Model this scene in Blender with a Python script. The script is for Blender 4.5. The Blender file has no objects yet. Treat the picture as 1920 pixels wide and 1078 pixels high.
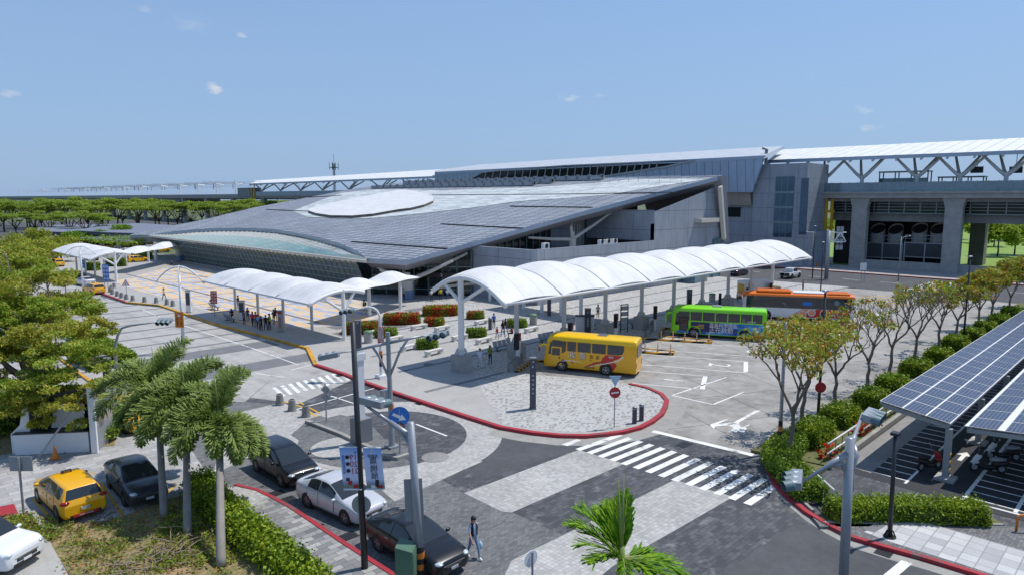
import bpy, bmesh, math, random
import numpy as np
from mathutils import Vector, Matrix
from mathutils.geometry import tessellate_polygon
random.seed(7); RNG=np.random.default_rng(7)
SC=bpy.context.scene; COL=SC.collection; PI=math.pi; R=math.radians
# ---- survey: points of the ground plan measured in the photograph (pixel of the 1920 px wide photo -> metres) ----
H=14.0; F=1280.; PT=math.atan((539-372)/1280.); S2=2**-.5
def ray(px,py):
    a=(px-960)/F; b=-(py-539)/F
    c,s=math.cos(PT),math.sin(PT)
    x,y,z=a,c+b*s,-s+b*c
    return ((x+y)*S2,(y-x)*S2,z)
def P(px,py,z=0.):
    r=ray(px,py); t=(z-H)/r[2]; return Vector((r[0]*t,r[1]*t,z))
def onX(px,py,X):
    r=ray(px,py); t=X/r[0]; return Vector((X,r[1]*t,H+r[2]*t))
def onY(px,py,Y):
    r=ray(px,py); t=Y/r[1]; return Vector((r[0]*t,Y,H+r[2]*t))
def V(*a): return Vector(a)
# ---- materials ----
def lin(c):
    c/=255.; return c/12.92 if c<=.04045 else ((c+.055)/1.055)**2.4
def S(r,g,b): return (lin(r),lin(g),lin(b))
class NT:
    def __init__(s,name):
        s.m=bpy.data.materials.new(name); s.m.use_nodes=True; s.t=s.m.node_tree; s.N=s.t.nodes; s.L=s.t.links
        s.b=s.N['Principled BSDF']
    def n(s,typ,**k):
        x=s.N.new(typ)
        for a,v in k.items():
            if a in x.inputs.keys(): x.inputs[a].default_value=v
            else: setattr(x,a,v)
        return x
    def l(s,a,b): s.L.new(a,b)
    def coord(s,rot=0,scale=(1,1,1)):
        tc=s.n('ShaderNodeTexCoord'); mp=s.n('ShaderNodeMapping'); mp.inputs['Rotation'].default_value=(0,0,rot); mp.inputs['Scale'].default_value=scale
        s.l(tc.outputs['Object'],mp.inputs['Vector']); return mp.outputs['Vector']
    def noise(s,vec,scale,detail=4,rough=.6):
        x=s.n('ShaderNodeTexNoise'); x.inputs['Scale'].default_value=scale; x.inputs['Detail'].default_value=detail; x.inputs['Roughness'].default_value=rough
        if vec is not None: s.l(vec,x.inputs['Vector'])
        return x.outputs['Fac']
    def ramp(s,fac,stops,const=False):
        x=s.n('ShaderNodeValToRGB'); e=x.color_ramp.elements
        while len(e)<len(stops): e.new(.5)
        for i,(p,c) in enumerate(stops):
            e[i].position=p; e[i].color=(*c,1) if len(c)==3 else c
        if const: x.color_ramp.interpolation='CONSTANT'
        s.l(fac,x.inputs['Fac']); return x.outputs['Color']
    def mix(s,fac,a,b,mode='MIX'):
        x=s.n('ShaderNodeMix'); x.data_type='RGBA'; x.blend_type=mode
        for v,i in ((fac,0),(a,6),(b,7)):
            if isinstance(v,(int,float)): x.inputs[i].default_value=v
            elif isinstance(v,tuple): x.inputs[i].default_value=(*v,1)
            else: s.l(v,x.inputs[i])
        return x.outputs[2]
    def col(s,c): s.l(c,s.b.inputs['Base Color'])
    def bump(s,h,st=.3,d=.02):
        x=s.n('ShaderNodeBump'); x.inputs['Strength'].default_value=st; x.inputs['Distance'].default_value=d
        s.l(h,x.inputs['Height']); s.l(x.outputs['Normal'],s.b.inputs['Normal'])
def mat(name,c,rough=.6,metal=0.,var=.12,sc=2.,coat=0.,bump=0.,emit=0.,trans=0.,spec=.5):
    t=NT(name); b=t.b
    b.inputs['Roughness'].default_value=rough; b.inputs['Metallic'].default_value=metal; b.inputs['Coat Weight'].default_value=coat
    b.inputs['Coat Roughness'].default_value=.06; b.inputs['Specular IOR Level'].default_value=spec
    if trans: b.inputs['Transmission Weight'].default_value=trans
    if var:
        v=t.coord(); f=t.noise(v,sc,5,.65); f2=t.noise(v,sc*7,3,.6)
        k=t.mix(.35,f,f2)
        t.col(t.ramp(k,[(.3,tuple(x*(1-var) for x in c)),(.7,tuple(min(1,x*(1+var)) for x in c))]))
        if bump: t.bump(f2,bump)
    else: b.inputs['Base Color'].default_value=(*c,1)
    if emit: b.inputs['Emission Color'].default_value=(*c,1); b.inputs['Emission Strength'].default_value=emit
    return t.m
def leafmat(name,c1,c2,c3,sc=.6,trans=.25):
    t=NT(name); v=t.coord(); f=t.noise(v,sc,4,.7); g=t.noise(v,sc*9,2,.5); k=t.mix(.5,f,g)
    c=t.ramp(k,[(.36,c1),(.5,c2),(.64,c3)]); t.col(c); t.b.inputs['Roughness'].default_value=.55; t.b.inputs['Specular IOR Level'].default_value=.3
    tr=t.n('ShaderNodeBsdfTranslucent'); t.l(c,tr.inputs['Color']); mx=t.n('ShaderNodeMixShader'); mx.inputs[0].default_value=trans
    t.l(t.b.outputs[0],mx.inputs[1]); t.l(tr.outputs[0],mx.inputs[2]); t.l(mx.outputs[0],t.N['Material Output'].inputs['Surface'])
    return t.m
def paving(name,stops,mortar,w=.2,h=.1,gap=.006,rot=0.,cells=True,stain=.25,ssc=.25,offset=.5,rough=.8,mfac=.6,wave=None,dirt=None):
    """pavers: one random value per brick picks a colour of the ramp"""
    t=NT(name); v=t.coord(rot)
    br=t.n('ShaderNodeTexBrick'); br.offset=offset; br.inputs['Scale'].default_value=1.; br.inputs['Brick Width'].default_value=w; br.inputs['Row Height'].default_value=h
    br.inputs['Mortar Size'].default_value=gap; br.inputs['Mortar Smooth'].default_value=.2; br.inputs['Bias'].default_value=0.
    br.inputs['Color1'].default_value=(0,0,0,1); br.inputs['Color2'].default_value=(1,1,1,1); br.inputs['Mortar'].default_value=(.5,.5,.5,1)
    t.l(v,br.inputs['Vector'])
    fac=br.outputs['Color']
    if wave:
        wv=t.n('ShaderNodeTexWave'); wv.inputs['Scale'].default_value=wave[0]; wv.inputs['Distortion'].default_value=wave[1]; wv.inputs['Detail'].default_value=1.
        wv.bands_direction=wave[2]; t.l(t.coord(0),wv.inputs['Vector']); fac=t.mix(wave[3],fac,wv.outputs['Fac'])
    c=t.ramp(fac,stops,True)
    c=t.mix(t.ramp(br.outputs['Fac'],[(0,(0,0,0)),(1,(mfac,)*3)]),c,mortar)
    n=t.noise(t.coord(0),ssc,6,.7); n2=t.noise(t.coord(0),ssc*14,3,.6)
    c=t.mix(1.,c,t.ramp(t.mix(.3,n,n2),[(.3,(1-stain,)*3),(.7,(1+stain*.4,)*3)]),'MULTIPLY')
    if dirt:
        d=t.ramp(t.noise(t.coord(0,(1,1,1)),dirt[1],7,.75),[(dirt[2],(0,0,0)),(dirt[2]+.12,(1,1,1))]); c=t.mix(t.mix(1.,d,(dirt[3],)*3,'MULTIPLY'),c,dirt[0])
    t.col(c); t.b.inputs['Roughness'].default_value=rough; t.bump(br.outputs['Fac'],.25,-.01)
    return t.m
# ---- mesh builder ----
class MB:
    def __init__(s): s.v=[]; s.f=[]; s.m=[]
    def add(s,vs,fs,m=0):
        o=len(s.v); s.v+=[tuple(x) for x in vs]; s.f+=[tuple(i+o for i in f) for f in fs]; s.m+=[m]*len(fs); return s
    def quad(s,a,b,c,d,m=0): return s.add([a,b,c,d],[(0,1,2,3)],m)
    def box(s,x0,y0,z0,x1,y1,z1,m=0):
        return s.add([(x0,y0,z0),(x1,y0,z0),(x1,y1,z0),(x0,y1,z0),(x0,y0,z1),(x1,y0,z1),(x1,y1,z1),(x0,y1,z1)],
            [(0,3,2,1),(4,5,6,7),(0,1,5,4),(1,2,6,5),(2,3,7,6),(3,0,4,7)],m)
    def bar(s,a,b,w,h,m=0,up=(0,0,1)):
        a=Vector(a);b=Vector(b);d=(b-a).normalized();u=Vector(up)
        if abs(d.dot(u))>.98: u=Vector((1,0,0))
        x=d.cross(u).normalized()*w/2; y=x.cross(d).normalized()*h/2
        vs=[p+i*x+j*y for p in (a,b) for i,j in ((-1,-1),(1,-1),(1,1),(-1,1))]
        return s.add(vs,[(0,1,2,3),(7,6,5,4),(0,4,5,1),(1,5,6,2),(2,6,7,3),(3,7,4,0)],m)
    def cyl(s,a,b,r0,r1=None,n=10,m=0,caps=True):
        r1=r0 if r1 is None else r1
        a=Vector(a);b=Vector(b);d=(b-a).normalized();u=Vector((0,0,1)) if abs(d.z)<.95 else Vector((1,0,0))
        x=d.cross(u).normalized();y=d.cross(x)
        vs=[];fs=[]
        for p,r in((a,r0),(b,r1)):
            for i in range(n):
                t=2*PI*i/n; vs.append(p+(x*math.cos(t)+y*math.sin(t))*r)
        for i in range(n): fs.append((i,i+n,(i+1)%n+n,(i+1)%n))
        if caps: fs+= [tuple(range(n)),tuple(range(2*n-1,n-1,-1))]
        return s.add(vs,fs,m)
    def tube(s,pts,r,n=8,m=0):
        pts=[Vector(p) for p in pts]; rs=r if isinstance(r,(list,tuple)) else [r]*len(pts)
        vs=[];fs=[];pu=None
        for k,p in enumerate(pts):
            d=(pts[min(k+1,len(pts)-1)]-pts[max(k-1,0)]).normalized()
            if pu is None: pu=Vector((0,0,1)) if abs(d.z)<.9 else Vector((1,0,0))
            x=d.cross(pu).normalized(); y=x.cross(d).normalized(); pu=y
            for i in range(n):
                t=2*PI*i/n; vs.append(p+(x*math.cos(t)+y*math.sin(t))*rs[k])
        for k in range(len(pts)-1):
            for i in range(n): fs.append((k*n+i,k*n+(i+1)%n,(k+1)*n+(i+1)%n,(k+1)*n+i))
        fs+=[tuple(range(n-1,-1,-1)),tuple(range((len(pts)-1)*n,len(pts)*n))]
        return s.add(vs,fs,m)
    def ell(s,c,r,nu=12,nv=8,m=0,v0=-PI/2,v1=PI/2):
        vs=[];fs=[]
        for j in range(nv+1):
            t=v0+(v1-v0)*j/nv
            for i in range(nu):
                a=2*PI*i/nu; vs.append((c[0]+r[0]*math.cos(t)*math.cos(a),c[1]+r[1]*math.cos(t)*math.sin(a),c[2]+r[2]*math.sin(t)))
        for j in range(nv):
            for i in range(nu): fs.append((j*nu+i,j*nu+(i+1)%nu,(j+1)*nu+(i+1)%nu,(j+1)*nu+i))
        return s.add(vs,fs,m)
    def poly(s,pts,z=None,m=0):
        pts=[Vector((p[0],p[1],p[2] if z is None else z)) for p in pts]
        for t in tessellate_polygon([[Vector((p.x,p.y,0)) for p in pts]]):
            a,b,c=t
            n=(pts[b]-pts[a]).cross(pts[c]-pts[a])
            s.add([pts[a],pts[b],pts[c]] if n.z>=0 else [pts[a],pts[c],pts[b]],[(0,1,2)],m)
        return s
    def prism(s,pts,z0,z1,m=0,ms=None,bottom=False):
        pts=[(p[0],p[1]) for p in pts]; n=len(pts); ms=m if ms is None else ms
        ar=sum(pts[i][0]*pts[(i+1)%n][1]-pts[(i+1)%n][0]*pts[i][1] for i in range(n))
        if ar<0: pts=pts[::-1]
        s.poly([(x,y,0) for x,y in pts],z1,m)
        if bottom: 
            for t in tessellate_polygon([[Vector((x,y,0)) for x,y in pts]]):
                a,b,c=[Vector((*pts[i],z0)) for i in t]; k=(b-a).cross(c-a)
                s.add([a,b,c] if k.z<0 else [a,c,b],[(0,1,2)],m)
        for i in range(n):
            a=pts[i];b=pts[(i+1)%n]; s.quad((*a,z0),(*b,z0),(*b,z1),(*a,z1),ms)
        return s
    def strip(s,pts,w,z0,z1,m=0,mfun=None):
        """a kerb: polyline swept with a rectangular section"""
        pts=[Vector((p[0],p[1])) for p in pts]; n=len(pts); L=[];Rr=[]
        for i in range(n):
            d=Vector((0,0))
            if i>0: d+=(pts[i]-pts[i-1]).normalized()
            if i<n-1: d+=(pts[i+1]-pts[i]).normalized()
            d.normalize(); k=Vector((-d.y,d.x))*w/2; L.append(pts[i]+k); Rr.append(pts[i]-k)
        for i in range(n-1):
            mm=m if mfun is None else mfun(i)
            a,b,c,d=Rr[i],Rr[i+1],L[i+1],L[i]
            s.add([(*a,z0),(*b,z0),(*c,z0),(*d,z0),(*a,z1),(*b,z1),(*c,z1),(*d,z1)],[(4,5,6,7),(0,1,5,4),(2,3,7,6)]+([(3,0,4,7)] if i==0 else [])+([(1,2,6,5)] if i==n-2 else []),mm)
        return s
    def xform(s,M):
        s.v=[tuple(M@Vector(p)) for p in s.v]; return s
    def build(s,name,mats,parent=None,smooth=False,loc=None,rz=0.):
        me=bpy.data.meshes.new(name); me.from_pydata(s.v,[],s.f)
        for m in (mats if isinstance(mats,(list,tuple)) else [mats]): me.materials.append(m)
        me.polygons.foreach_set('material_index',np.array(s.m,dtype=np.int32))
        if smooth:
            me.shade_smooth()
            if smooth is not True: me.set_sharp_from_angle(angle=R(smooth))
        o=bpy.data.objects.new(name,me); COL.objects.link(o)
        if parent: o.parent=parent
        if loc is not None: o.location=loc
        if rz: o.rotation_euler=(0,0,rz)
        return o
def npmesh(name,verts,faces,mats,parent=None,mi=None,smooth=False,nrm=None):
    """big meshes straight from arrays; faces all of one size"""
    me=bpy.data.meshes.new(name); nv=len(verts); nf,k=faces.shape
    me.vertices.add(nv); me.vertices.foreach_set('co',verts.astype(np.float32).ravel())
    me.loops.add(nf*k); me.loops.foreach_set('vertex_index',faces.astype(np.int32).ravel())
    me.polygons.add(nf); me.polygons.foreach_set('loop_start',np.arange(0,nf*k,k,dtype=np.int32))
    for m in (mats if isinstance(mats,(list,tuple)) else [mats]): me.materials.append(m)
    if mi is not None: me.polygons.foreach_set('material_index',mi.astype(np.int32))
    me.update(calc_edges=True); me.validate()
    if smooth: me.shade_smooth()
    o=bpy.data.objects.new(name,me); COL.objects.link(o)
    if parent: o.parent=parent
    return o
def tag(o,label=None,cat=None,group=None,kind=None):
    for k,v in(('label',label),('category',cat),('group',group),('kind',kind)):
        if v: o[k]=v
    return o
def thing(name,label,cat,loc=(0,0,0),rz=0.,group=None):
    o=bpy.data.objects.new(name,None); COL.objects.link(o); o.empty_display_size=.3
    o.location=loc; o.rotation_euler=(0,0,rz); return tag(o,label,cat,group)
def ground(name,mb,m): return tag(mb.build(name,m),kind='structure')
def kids(o): return [c for c in o.children]
def dup(root,loc,rz,label=None,group=None,scale=None):
    def cp(o,par):
        c=o.copy(); COL.objects.link(c)
        if par is not None: c.parent=par
        for ch in kids(o): cp(ch,c)
        return c
    r=cp(root,None); r.location=loc; r.rotation_euler=(0,0,rz)
    if scale: r.scale=(scale,)*3
    if label: r['label']=label
    if group: r['group']=group
    return r
_TX={}
def text(body,size,m,parent=None,M=Matrix(),name='lettering',align='CENTER',ext=.0,sx=1.):
    """raised lettering as mesh; M places its plane (x right, y up)"""
    key=(body,align,ext)
    if key not in _TX:
        cu=bpy.data.curves.new('t','FONT'); cu.body=body; cu.align_x=align; cu.align_y='CENTER'; cu.extrude=ext; cu.resolution_u=3
        o=bpy.data.objects.new('t',cu); COL.objects.link(o); bpy.context.view_layer.update()
        dg=bpy.context.evaluated_depsgraph_get(); me=bpy.data.meshes.new_from_object(o.evaluated_get(dg)); bpy.data.objects.remove(o)
        _TX[key]=me
    me=_TX[key].copy(); me.name=name; me.transform(M@Matrix.Diagonal((size*sx,size,size,1)))
    me.materials.clear(); me.materials.append(m)
    o=bpy.data.objects.new(name,me); COL.objects.link(o)
    if parent: o.parent=parent
    return o
def frame(o,right,up):
    """matrix for a plane at o with given right/up vectors"""
    r=Vector(right).normalized(); u=Vector(up).normalized(); n=r.cross(u)
    return Matrix(((r.x,u.x,n.x,o[0]),(r.y,u.y,n.y,o[1]),(r.z,u.z,n.z,o[2]),(0,0,0,1)))
# ---- shared materials ----
M={}
M['white']=mat('white_paint',(.78,.78,.77),.45,var=.05)
M['fabric']=mat('white_membrane',(.68,.68,.675),.6,var=.07,sc=.9)
M['post']=mat('painted_steel_post',(.62,.63,.63),.45,var=.08)
M['conc']=mat('concrete',(.36,.355,.34),.85,var=.22,sc=.8,bump=.1)
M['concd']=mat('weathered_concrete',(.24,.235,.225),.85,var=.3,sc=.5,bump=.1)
M['galv']=mat('galvanised_steel',(.33,.355,.385),.4,.35,var=.12)
M['dark']=mat('dark_steel',(.035,.037,.042),.45,.2,var=.15)
M['black']=mat('black_rubber',(.018,.018,.018),.7,var=.2)
M['grey']=mat('grey_panel',(.20,.215,.235),.5,.1,var=.1,sc=.5)
M['glass']=mat('dark_glass',(.012,.018,.02),.04,var=0,spec=.8)
M['carglass']=mat('car_glass',(.035,.042,.05),.04,.25,var=0,spec=.8)
M['silver']=mat('bright_metal',(.55,.56,.57),.25,.9,var=.05)
M['red']=mat('red_paint',(.42,.02,.025),.45,var=.15)
M['yellow']=mat('yellow_paint',(.62,.36,.02),.5,var=.12)
M['orange']=mat('orange_paint',(.66,.2,.02),.45,var=.1)
M['blue']=mat('blue_sign_paint',(.02,.16,.55),.4,var=.05)
M['wpl']=mat('white_plastic',(.75,.76,.77),.4,var=.04)
# ================= ground, roads, markings =================
def pg(pts,z=0.): return [P(x,y,z) for x,y in pts]
G={}
G['land']=mat('far_land',(.10,.13,.06),.95,var=.35,sc=.02)
G['asph']=paving('dark_pavers',[(0,S(70,72,77)),(.35,S(80,82,87)),(.7,S(90,92,96))],S(45,46,50),.4,.2,.012,R(0),stain=.35,ssc=.12,dirt=(S(160,160,158),.9,.55,.45))
G['tar']=mat('asphalt',S(78,79,82),.9,var=.3,sc=.35,bump=.15)
G['lightp']=paving('light_pavers',[(0,S(176,174,170)),(.4,S(186,184,180)),(.75,S(166,165,162))],S(110,110,108),.2,.2,.01,0,stain=.3,ssc=.3,offset=0.)
G['midp']=paving('mid_grey_pavers',[(0,S(112,113,114)),(.4,S(124,125,125)),(.75,S(100,101,104))],S(70,70,72),.24,.12,.012,0,stain=.4,ssc=.4)
t=NT('lane_concrete'); n=t.noise(t.coord(0,(1.6,.12,1.)),.5,6,.7); n2=t.noise(t.coord(),.5,6,.7)
t.col(t.ramp(t.mix(.5,n,n2),[(.34,S(124,122,119)),(.5,S(164,162,158)),(.64,S(178,176,172))])); t.b.inputs['Roughness'].default_value=.85; G['lane']=t.m
G['stripe']=mat('dark_paving_band',S(112,113,116),.85,var=.18,sc=.8)
G['bay']=None
t=NT('stained_bay_concrete'); v=t.coord(); n=t.noise(v,.16,8,.72); n2=t.noise(v,.9,6,.7)
c=t.ramp(t.mix(.45,n,n2),[(.32,S(104,100,95)),(.48,S(146,143,138)),(.62,S(168,166,162))])
br=t.n('ShaderNodeTexBrick'); br.offset=0.; br.inputs['Scale'].default_value=1.; br.inputs['Brick Width'].default_value=5.; br.inputs['Row Height'].default_value=5.; br.inputs['Mortar Size'].default_value=.03
t.l(t.coord(R(26)),br.inputs['Vector']); c=t.mix(br.outputs['Fac'],c,S(84,82,80)); t.col(c); t.b.inputs['Roughness'].default_value=.88; t.bump(n2,.15); G['bay']=t.m
G['plz']=mat('plaza_concrete',S(164,162,158),.85,var=.14,sc=.5)
G['speck']=paving('speckled_pavers',[(0,S(184,183,179)),(.55,S(176,175,172)),(.74,S(136,135,133))],S(158,158,155),.24,.12,.012,0,stain=.15,ssc=.15,mfac=.5)
G['colour']=paving('coloured_pavers',[(0,S(160,170,196)),(.3,S(196,190,182)),(.52,S(218,184,134)),(.72,S(206,194,176)),(.86,S(222,178,118))],S(150,146,140),1.5,.55,.02,R(90),stain=.12,ssc=.3,mfac=.5,wave=(.16,2.,'X',.42))
G['walk']=paving('sidewalk_pavers',[(0,S(150,150,148)),(.3,S(128,128,128)),(.6,S(166,165,162)),(.85,S(112,112,114))],S(70,70,70),.62,.31,.014,R(0),stain=.22,ssc=.8)
G['walk2']=paving('white_square_pavers',[(0,S(196,196,195)),(.4,S(182,182,183)),(.8,S(168,168,170))],S(118,118,118),.6,.6,.022,0,stain=.18,ssc=.5,offset=0.)
G['park']=paving('parking_pavers',[(0,S(172,170,168)),(.4,S(160,159,158)),(.8,S(180,179,176))],S(112,112,110),.9,.45,.016,0,stain=.35,ssc=.5)
def worn(name,c,under,lo,sc=1.6,rough=.7):
    t=NT(name); n=t.noise(t.coord(),sc,8,.75); n2=t.noise(t.coord(),.6,4); f=t.ramp(t.mix(.35,n,n2),[(lo,(0,0,0)),(lo+.07,(1,1,1))])
    t.col(t.mix(f,under,t.ramp(n2,[(.3,tuple(x*.85 for x in c)),(.7,tuple(min(1,x*1.1) for x in c))]))); t.b.inputs['Roughness'].default_value=rough; return t.m
G['mark']=worn('road_paint',S(222,222,218),S(128,128,126),.39)
G['ymark']=mat('yellow_road_paint',S(205,160,50),.7,var=.2,sc=1.5)
G['redk']=worn('red_kerb_paint',S(160,40,52),S(112,78,76),.40,2.2)
G['yelk']=worn('yellow_kerb_paint',S(206,152,34),S(128,110,70),.41,2.2)
G['kerb']=mat('kerb_stone',S(150,148,142),.85,var=.25,sc=1.)
t=NT('hazard_stripes'); v=t.coord(R(0)); w=t.n('ShaderNodeTexWave'); w.inputs['Scale'].default_value=.62; w.wave_profile='SAW'; w.bands_direction='DIAGONAL'; t.l(v,w.inputs['Vector'])
t.col(t.ramp(w.outputs['Fac'],[(0,S(30,28,26)),(.5,S(214,160,50))],True)); t.b.inputs['Roughness'].default_value=.7; G['haz']=t.m
t=NT('dry_grass'); v=t.coord(); n=t.noise(v,.7,7,.75); n2=t.noise(v,7.,4,.7)
t.col(t.ramp(t.mix(.5,n,n2),[(.34,S(72,88,44)),(.46,S(110,112,66)),(.54,S(150,126,92)),(.66,S(176,150,116))])); t.b.inputs['Roughness'].default_value=.95; t.bump(n2,.6,.05); G['grass']=t.m
G['lawn']=leafmat('lawn',S(110,140,50),S(130,160,60),S(150,170,80),.3,.1)
def q(mb,pts,z,m=0): mb.poly(pg(pts),z,m)
mb=MB(); mb.poly([(-1500,-1500),(4500,-1500),(4500,4500),(-1500,4500)] and [(-1500.,-1500.,0),(4500.,-1500.,0),(4500.,4500.,0),(-1500.,4500.,0)],-.06); ground('ground',mb,G['land'])
# the road of dark pavers, one sheet under the junction and lanes
mb=MB(); mb.poly([(-30,2,0),(40,-40,0),(60,-30,0),(46,12,0),(140,12,0),(140,34,0),(70,42,0),(31,42,0),(31,130,0),(12,230,0),(-14,230,0),(8,60,0)],0.); ground('road',mb,G['asph'])
mb=MB(); q(mb,[(1330,1090),(1500,975),(1600,1024),(1900,1110),(1700,1500),(1200,1500)],.004); q(mb,[(880,905),(1085,842),(1010,812),(905,790),(905,830)],.004); ground('asphalt_patch',mb,G['tar'])
# light lanes to the left
mb=MB(); mb.poly([P(188,556),P(235,570),P(300,576),P(345,590),P(480,628),P(577,654),P(592,686),P(660,712),P(560,757),P(470,745),P(520,700),P(440,770),(9.,45,0),(-4,60,0),(-10,200,0),(31,200,0),(29.,118,0)],.004); ground('road_lane',mb,G['lane'])
mb=MB()
for a,b,c,d in (((420,668),(595,690),(560,700),(400,690)),((520,705),(640,712),(600,735),(500,735)),((455,690),(577,655),(540,650),(420,680))): pass
for y0 in (53.5,61.5,66.,70.,74.,78.5,83.,88.,93.,98.,103.,108.,114.): mb.box(17.6,y0,.0,29.9,y0+(2.9 if y0<62 else .55),.009,0); mb.box(4 if y0>60 else 14,y0+1,.0,15.4,y0+1.55,.009,0)
ground('paving_stripe',mb,G['stripe'])
# light bands and rings of the junction
def arc(cx,cy,r,a0,a1,n=24): return [(cx+r*math.cos(R(a0+(a1-a0)*i/n)),cy+r*math.sin(R(a0+(a1-a0)*i/n))) for i in range(n+1)]
def ring(mb,c,r0,r1,a0,a1,z,n=40):
    o=arc(*c,r1,a0,a1,n); i=arc(*c,r0,a0,a1,n)
    for k in range(n): mb.quad((*i[k],z),(*o[k],z),(*o[k+1],z),(*i[k+1],z))
rc=P(720,818); RC=(rc.x,rc.y)
mb=MB(); ring(mb,RC,4.9,7.0,0,360,.008,60)
q(mb,[(870,924),(960,890),(1085,843),(1170,869),(960,960),(940,958)],.008); q(mb,[(935,1100),(960,1050),(1265,899),(1375,931),(1150,1060),(1090,1110)],.008)
q(mb,[(700,905),(880,850),(905,865),(870,880),(740,940)],.012)
ground('light_paving_band',mb,G['lightp']); mb=MB(); q(mb,[(425,778),(530,754),(600,787),(545,800),(480,850),(400,890)],.010); ground('light_paving_band',mb,G['lightp'])
mb=MB(); q(mb,[(440,752),(560,760),(640,800),(720,840),(800,880),(870,925),(960,960),(1060,1005),(960,1052),(940,1110),(700,1110),(395,900),(330,800),(300,760)],.006); ground('grey_paving',mb,G['midp']); mb=MB(); q(mb,[(572,792),(640,777),(690,790),(735,838),(700,868),(640,862),(575,835),(545,815)],.0095); ground('grey_paving',mb,G['midp'])
mb=MB(); ring(mb,(P(640,838).x,P(640,838).y),0.02,1.7,0,360,.012); ground('round_paving_patch',mb,G['lightp'])
# bus bays
mb=MB(); mb.poly([P(985,704),P(1180,722),P(1250,752),P(1240,790),P(1222,806),P(1412,856),P(1446,850),(37.5,15.8,0),(112,15.8,0),(113.5,30,0),(112,44,0),(95,40,0),(36.,39.,0)],.008); ground('bus_bay',mb,G['bay'])
# ---- road markings ----
def lerp(a,b,t): return a+(b-a)*t
mb=MB()
n0,n1=P(1079,841.5),P(1408,947.5); f0,f1=P(1158,813.5),P(1468,908)
def zebra(n0,n1,f0,f1,k,duty,z):
    for i in range(k):
        a=i/(k-1.+duty); b=(i+duty)/(k-1.+duty)
        p=[lerp(n0,n1,a),lerp(n0,n1,b),lerp(f0,f1,b),lerp(f0,f1,a)]; mb.poly([(w.x,w.y,0) for w in p],z)
zebra(n0,n1,f0,f1,14,.5,.016); q(mb,[(1053,833),(1064,836),(1090,825),(1081,823)],.016)
zebra(P(510,727),P(640,697),P(528,744),P(657,712),10,.5,.016)
ground('crosswalk',mb,G['mark'])
def pline(pts,w,z=.016):
    mb.strip([P(x,y) for x,y in pts],w,z-.004,z)
mb=MB()
pline([(1224,808),(1412,853)],.42)
for pts in ([(249+18,580),(300,594)],[(305,597),(480,655)],[(480,655),(560,684)],[(545,694),(640,668)],[(480,700),(533,707)],[(553,768),(760,712)],[(620,742),(700,768)],[(780,795),(838,817)],[(568,868),(616,883)],[(1260,741),(1362,707)],[(1260,741),(1337,758)],[(1337,758),(1394,735)],[(400,520),(470,530)]): pline(pts,.13)
# bay rectangles and numbers, parallel to the buses
e=V(.44,-.898,0); fv=V(.898,.44,0)
A=[V(38.1+6.9*k,37.7,0) for k in range(9)]
def bayline(a,b,w=.12): mb.strip([a,b],w,.012,.016)
for k in range(7):
    o=A[k]
    for s_,L in ((.25,14.6),(4.25,14.6)): bayline(o+fv*s_+e*.8,o+fv*s_+e*L)
    bayline(o+fv*.25+e*14.5,o+fv*4.25+e*14.5,.35)
ground('road_marking',mb,G['mark'])
for k in range(5):
    p=A[k]+fv*2.2+e*12.3
    o=text(str(k+1),2.6,G['mark'],None,frame((p.x,p.y,.018),-fv,e),'bay_number'); tag(o,kind='structure')
mb=MB()  # two-headed arrow
def arrowpoly(pts): q(mb,pts,.016)
arrowpoly([(1427,769),(1415,770),(1376,791),(1362,793),(1335,796),(1332,800),(1343,799),(1366,797),(1372,801),(1386,800),(1385,792)])
q(mb,[(1331,796),(1338,804),(1344,796),(1366,786),(1360,786)],.025); q(mb,[(1366,796),(1375,803),(1365,810),(1395,810),(1406,795),(1390,801),(1384,794)],.0205)
q(mb,[(1690,1050),(1711,1056),(1660,1100),(1635,1095)],.016)
ground('road_arrow',mb,G['mark'])
mb=MB()
for k in range(5): mb.strip([P(1605+k*12,558+k*4),P(1660+k*12,555+k*4)],.35,.012,.016)
pline([(968,703),(1090,711),(1180,718)],.14); pline([(530,752),(570,764),(620,800),(660,826)],.15,.02); pline([(560,753),(600,775)],.12,.02)
ground('yellow_road_marking',mb,G['ymark'])
# ---- plaza (raised 0.12) ----
ZP=.12
edge=[(192,550),(237,566),(300,572),(345,587),(400,606),(480,626),(577,652),(592,683),(645,700),(680,714),(740,735),(870,778),(940,800),(1000,810),(1050,815),(1100,816),(1140,812),(1170,808),(1200,800),(1222,789),(1240,775),(1248,760),(1250,750),(1240,738),(1215,727),(1180,719),(975,702)]
EP=[P(x,y,ZP) for x,y in edge]
saw=[]
for k in range(0,8):
    o=A[k]
    saw.append(o+V(0,0,0)); saw.append(o+fv*4.6)
    L=5.5 if k==0 else 8.2
    saw.append(o+fv*4.6+e*L); saw.append(o+fv*5.75+e*L)
saw=[s_ for s_ in saw]
far=[V(100,39,0),V(113.5,38,0),V(112,60,0),V(118,75,0),V(118,160,0),V(60,180,0),V(48,215,0),V(30.5,215,0)]
pts=[(p.x,p.y) for p in EP[:-1]]+[(s_.x,s_.y) for s_ in saw]+[(s_.x,s_.y) for s_ in far]
mb=MB(); mb.prism(pts,0,ZP); ground('plaza',mb,G['plz'])
mb=MB()
mb.poly([*[P(*p) for p in ((792,580),(858,640),(880,690),(905,735),(940,798),(1000,807),(1050,812),(1100,813),(1170,805),(1218,787),(1240,772),(1246,752),(1236,739),(1212,728),(1180,721))],*[s_-e*.0 for s_ in saw],V(100,39.2,0),V(113.3,38.2,0),V(111.8,60,0),V(64,60,0),V(64,72,0),V(56,80,0)],ZP+.004)
ground('speckled_paving',mb,G['speck'])
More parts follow.
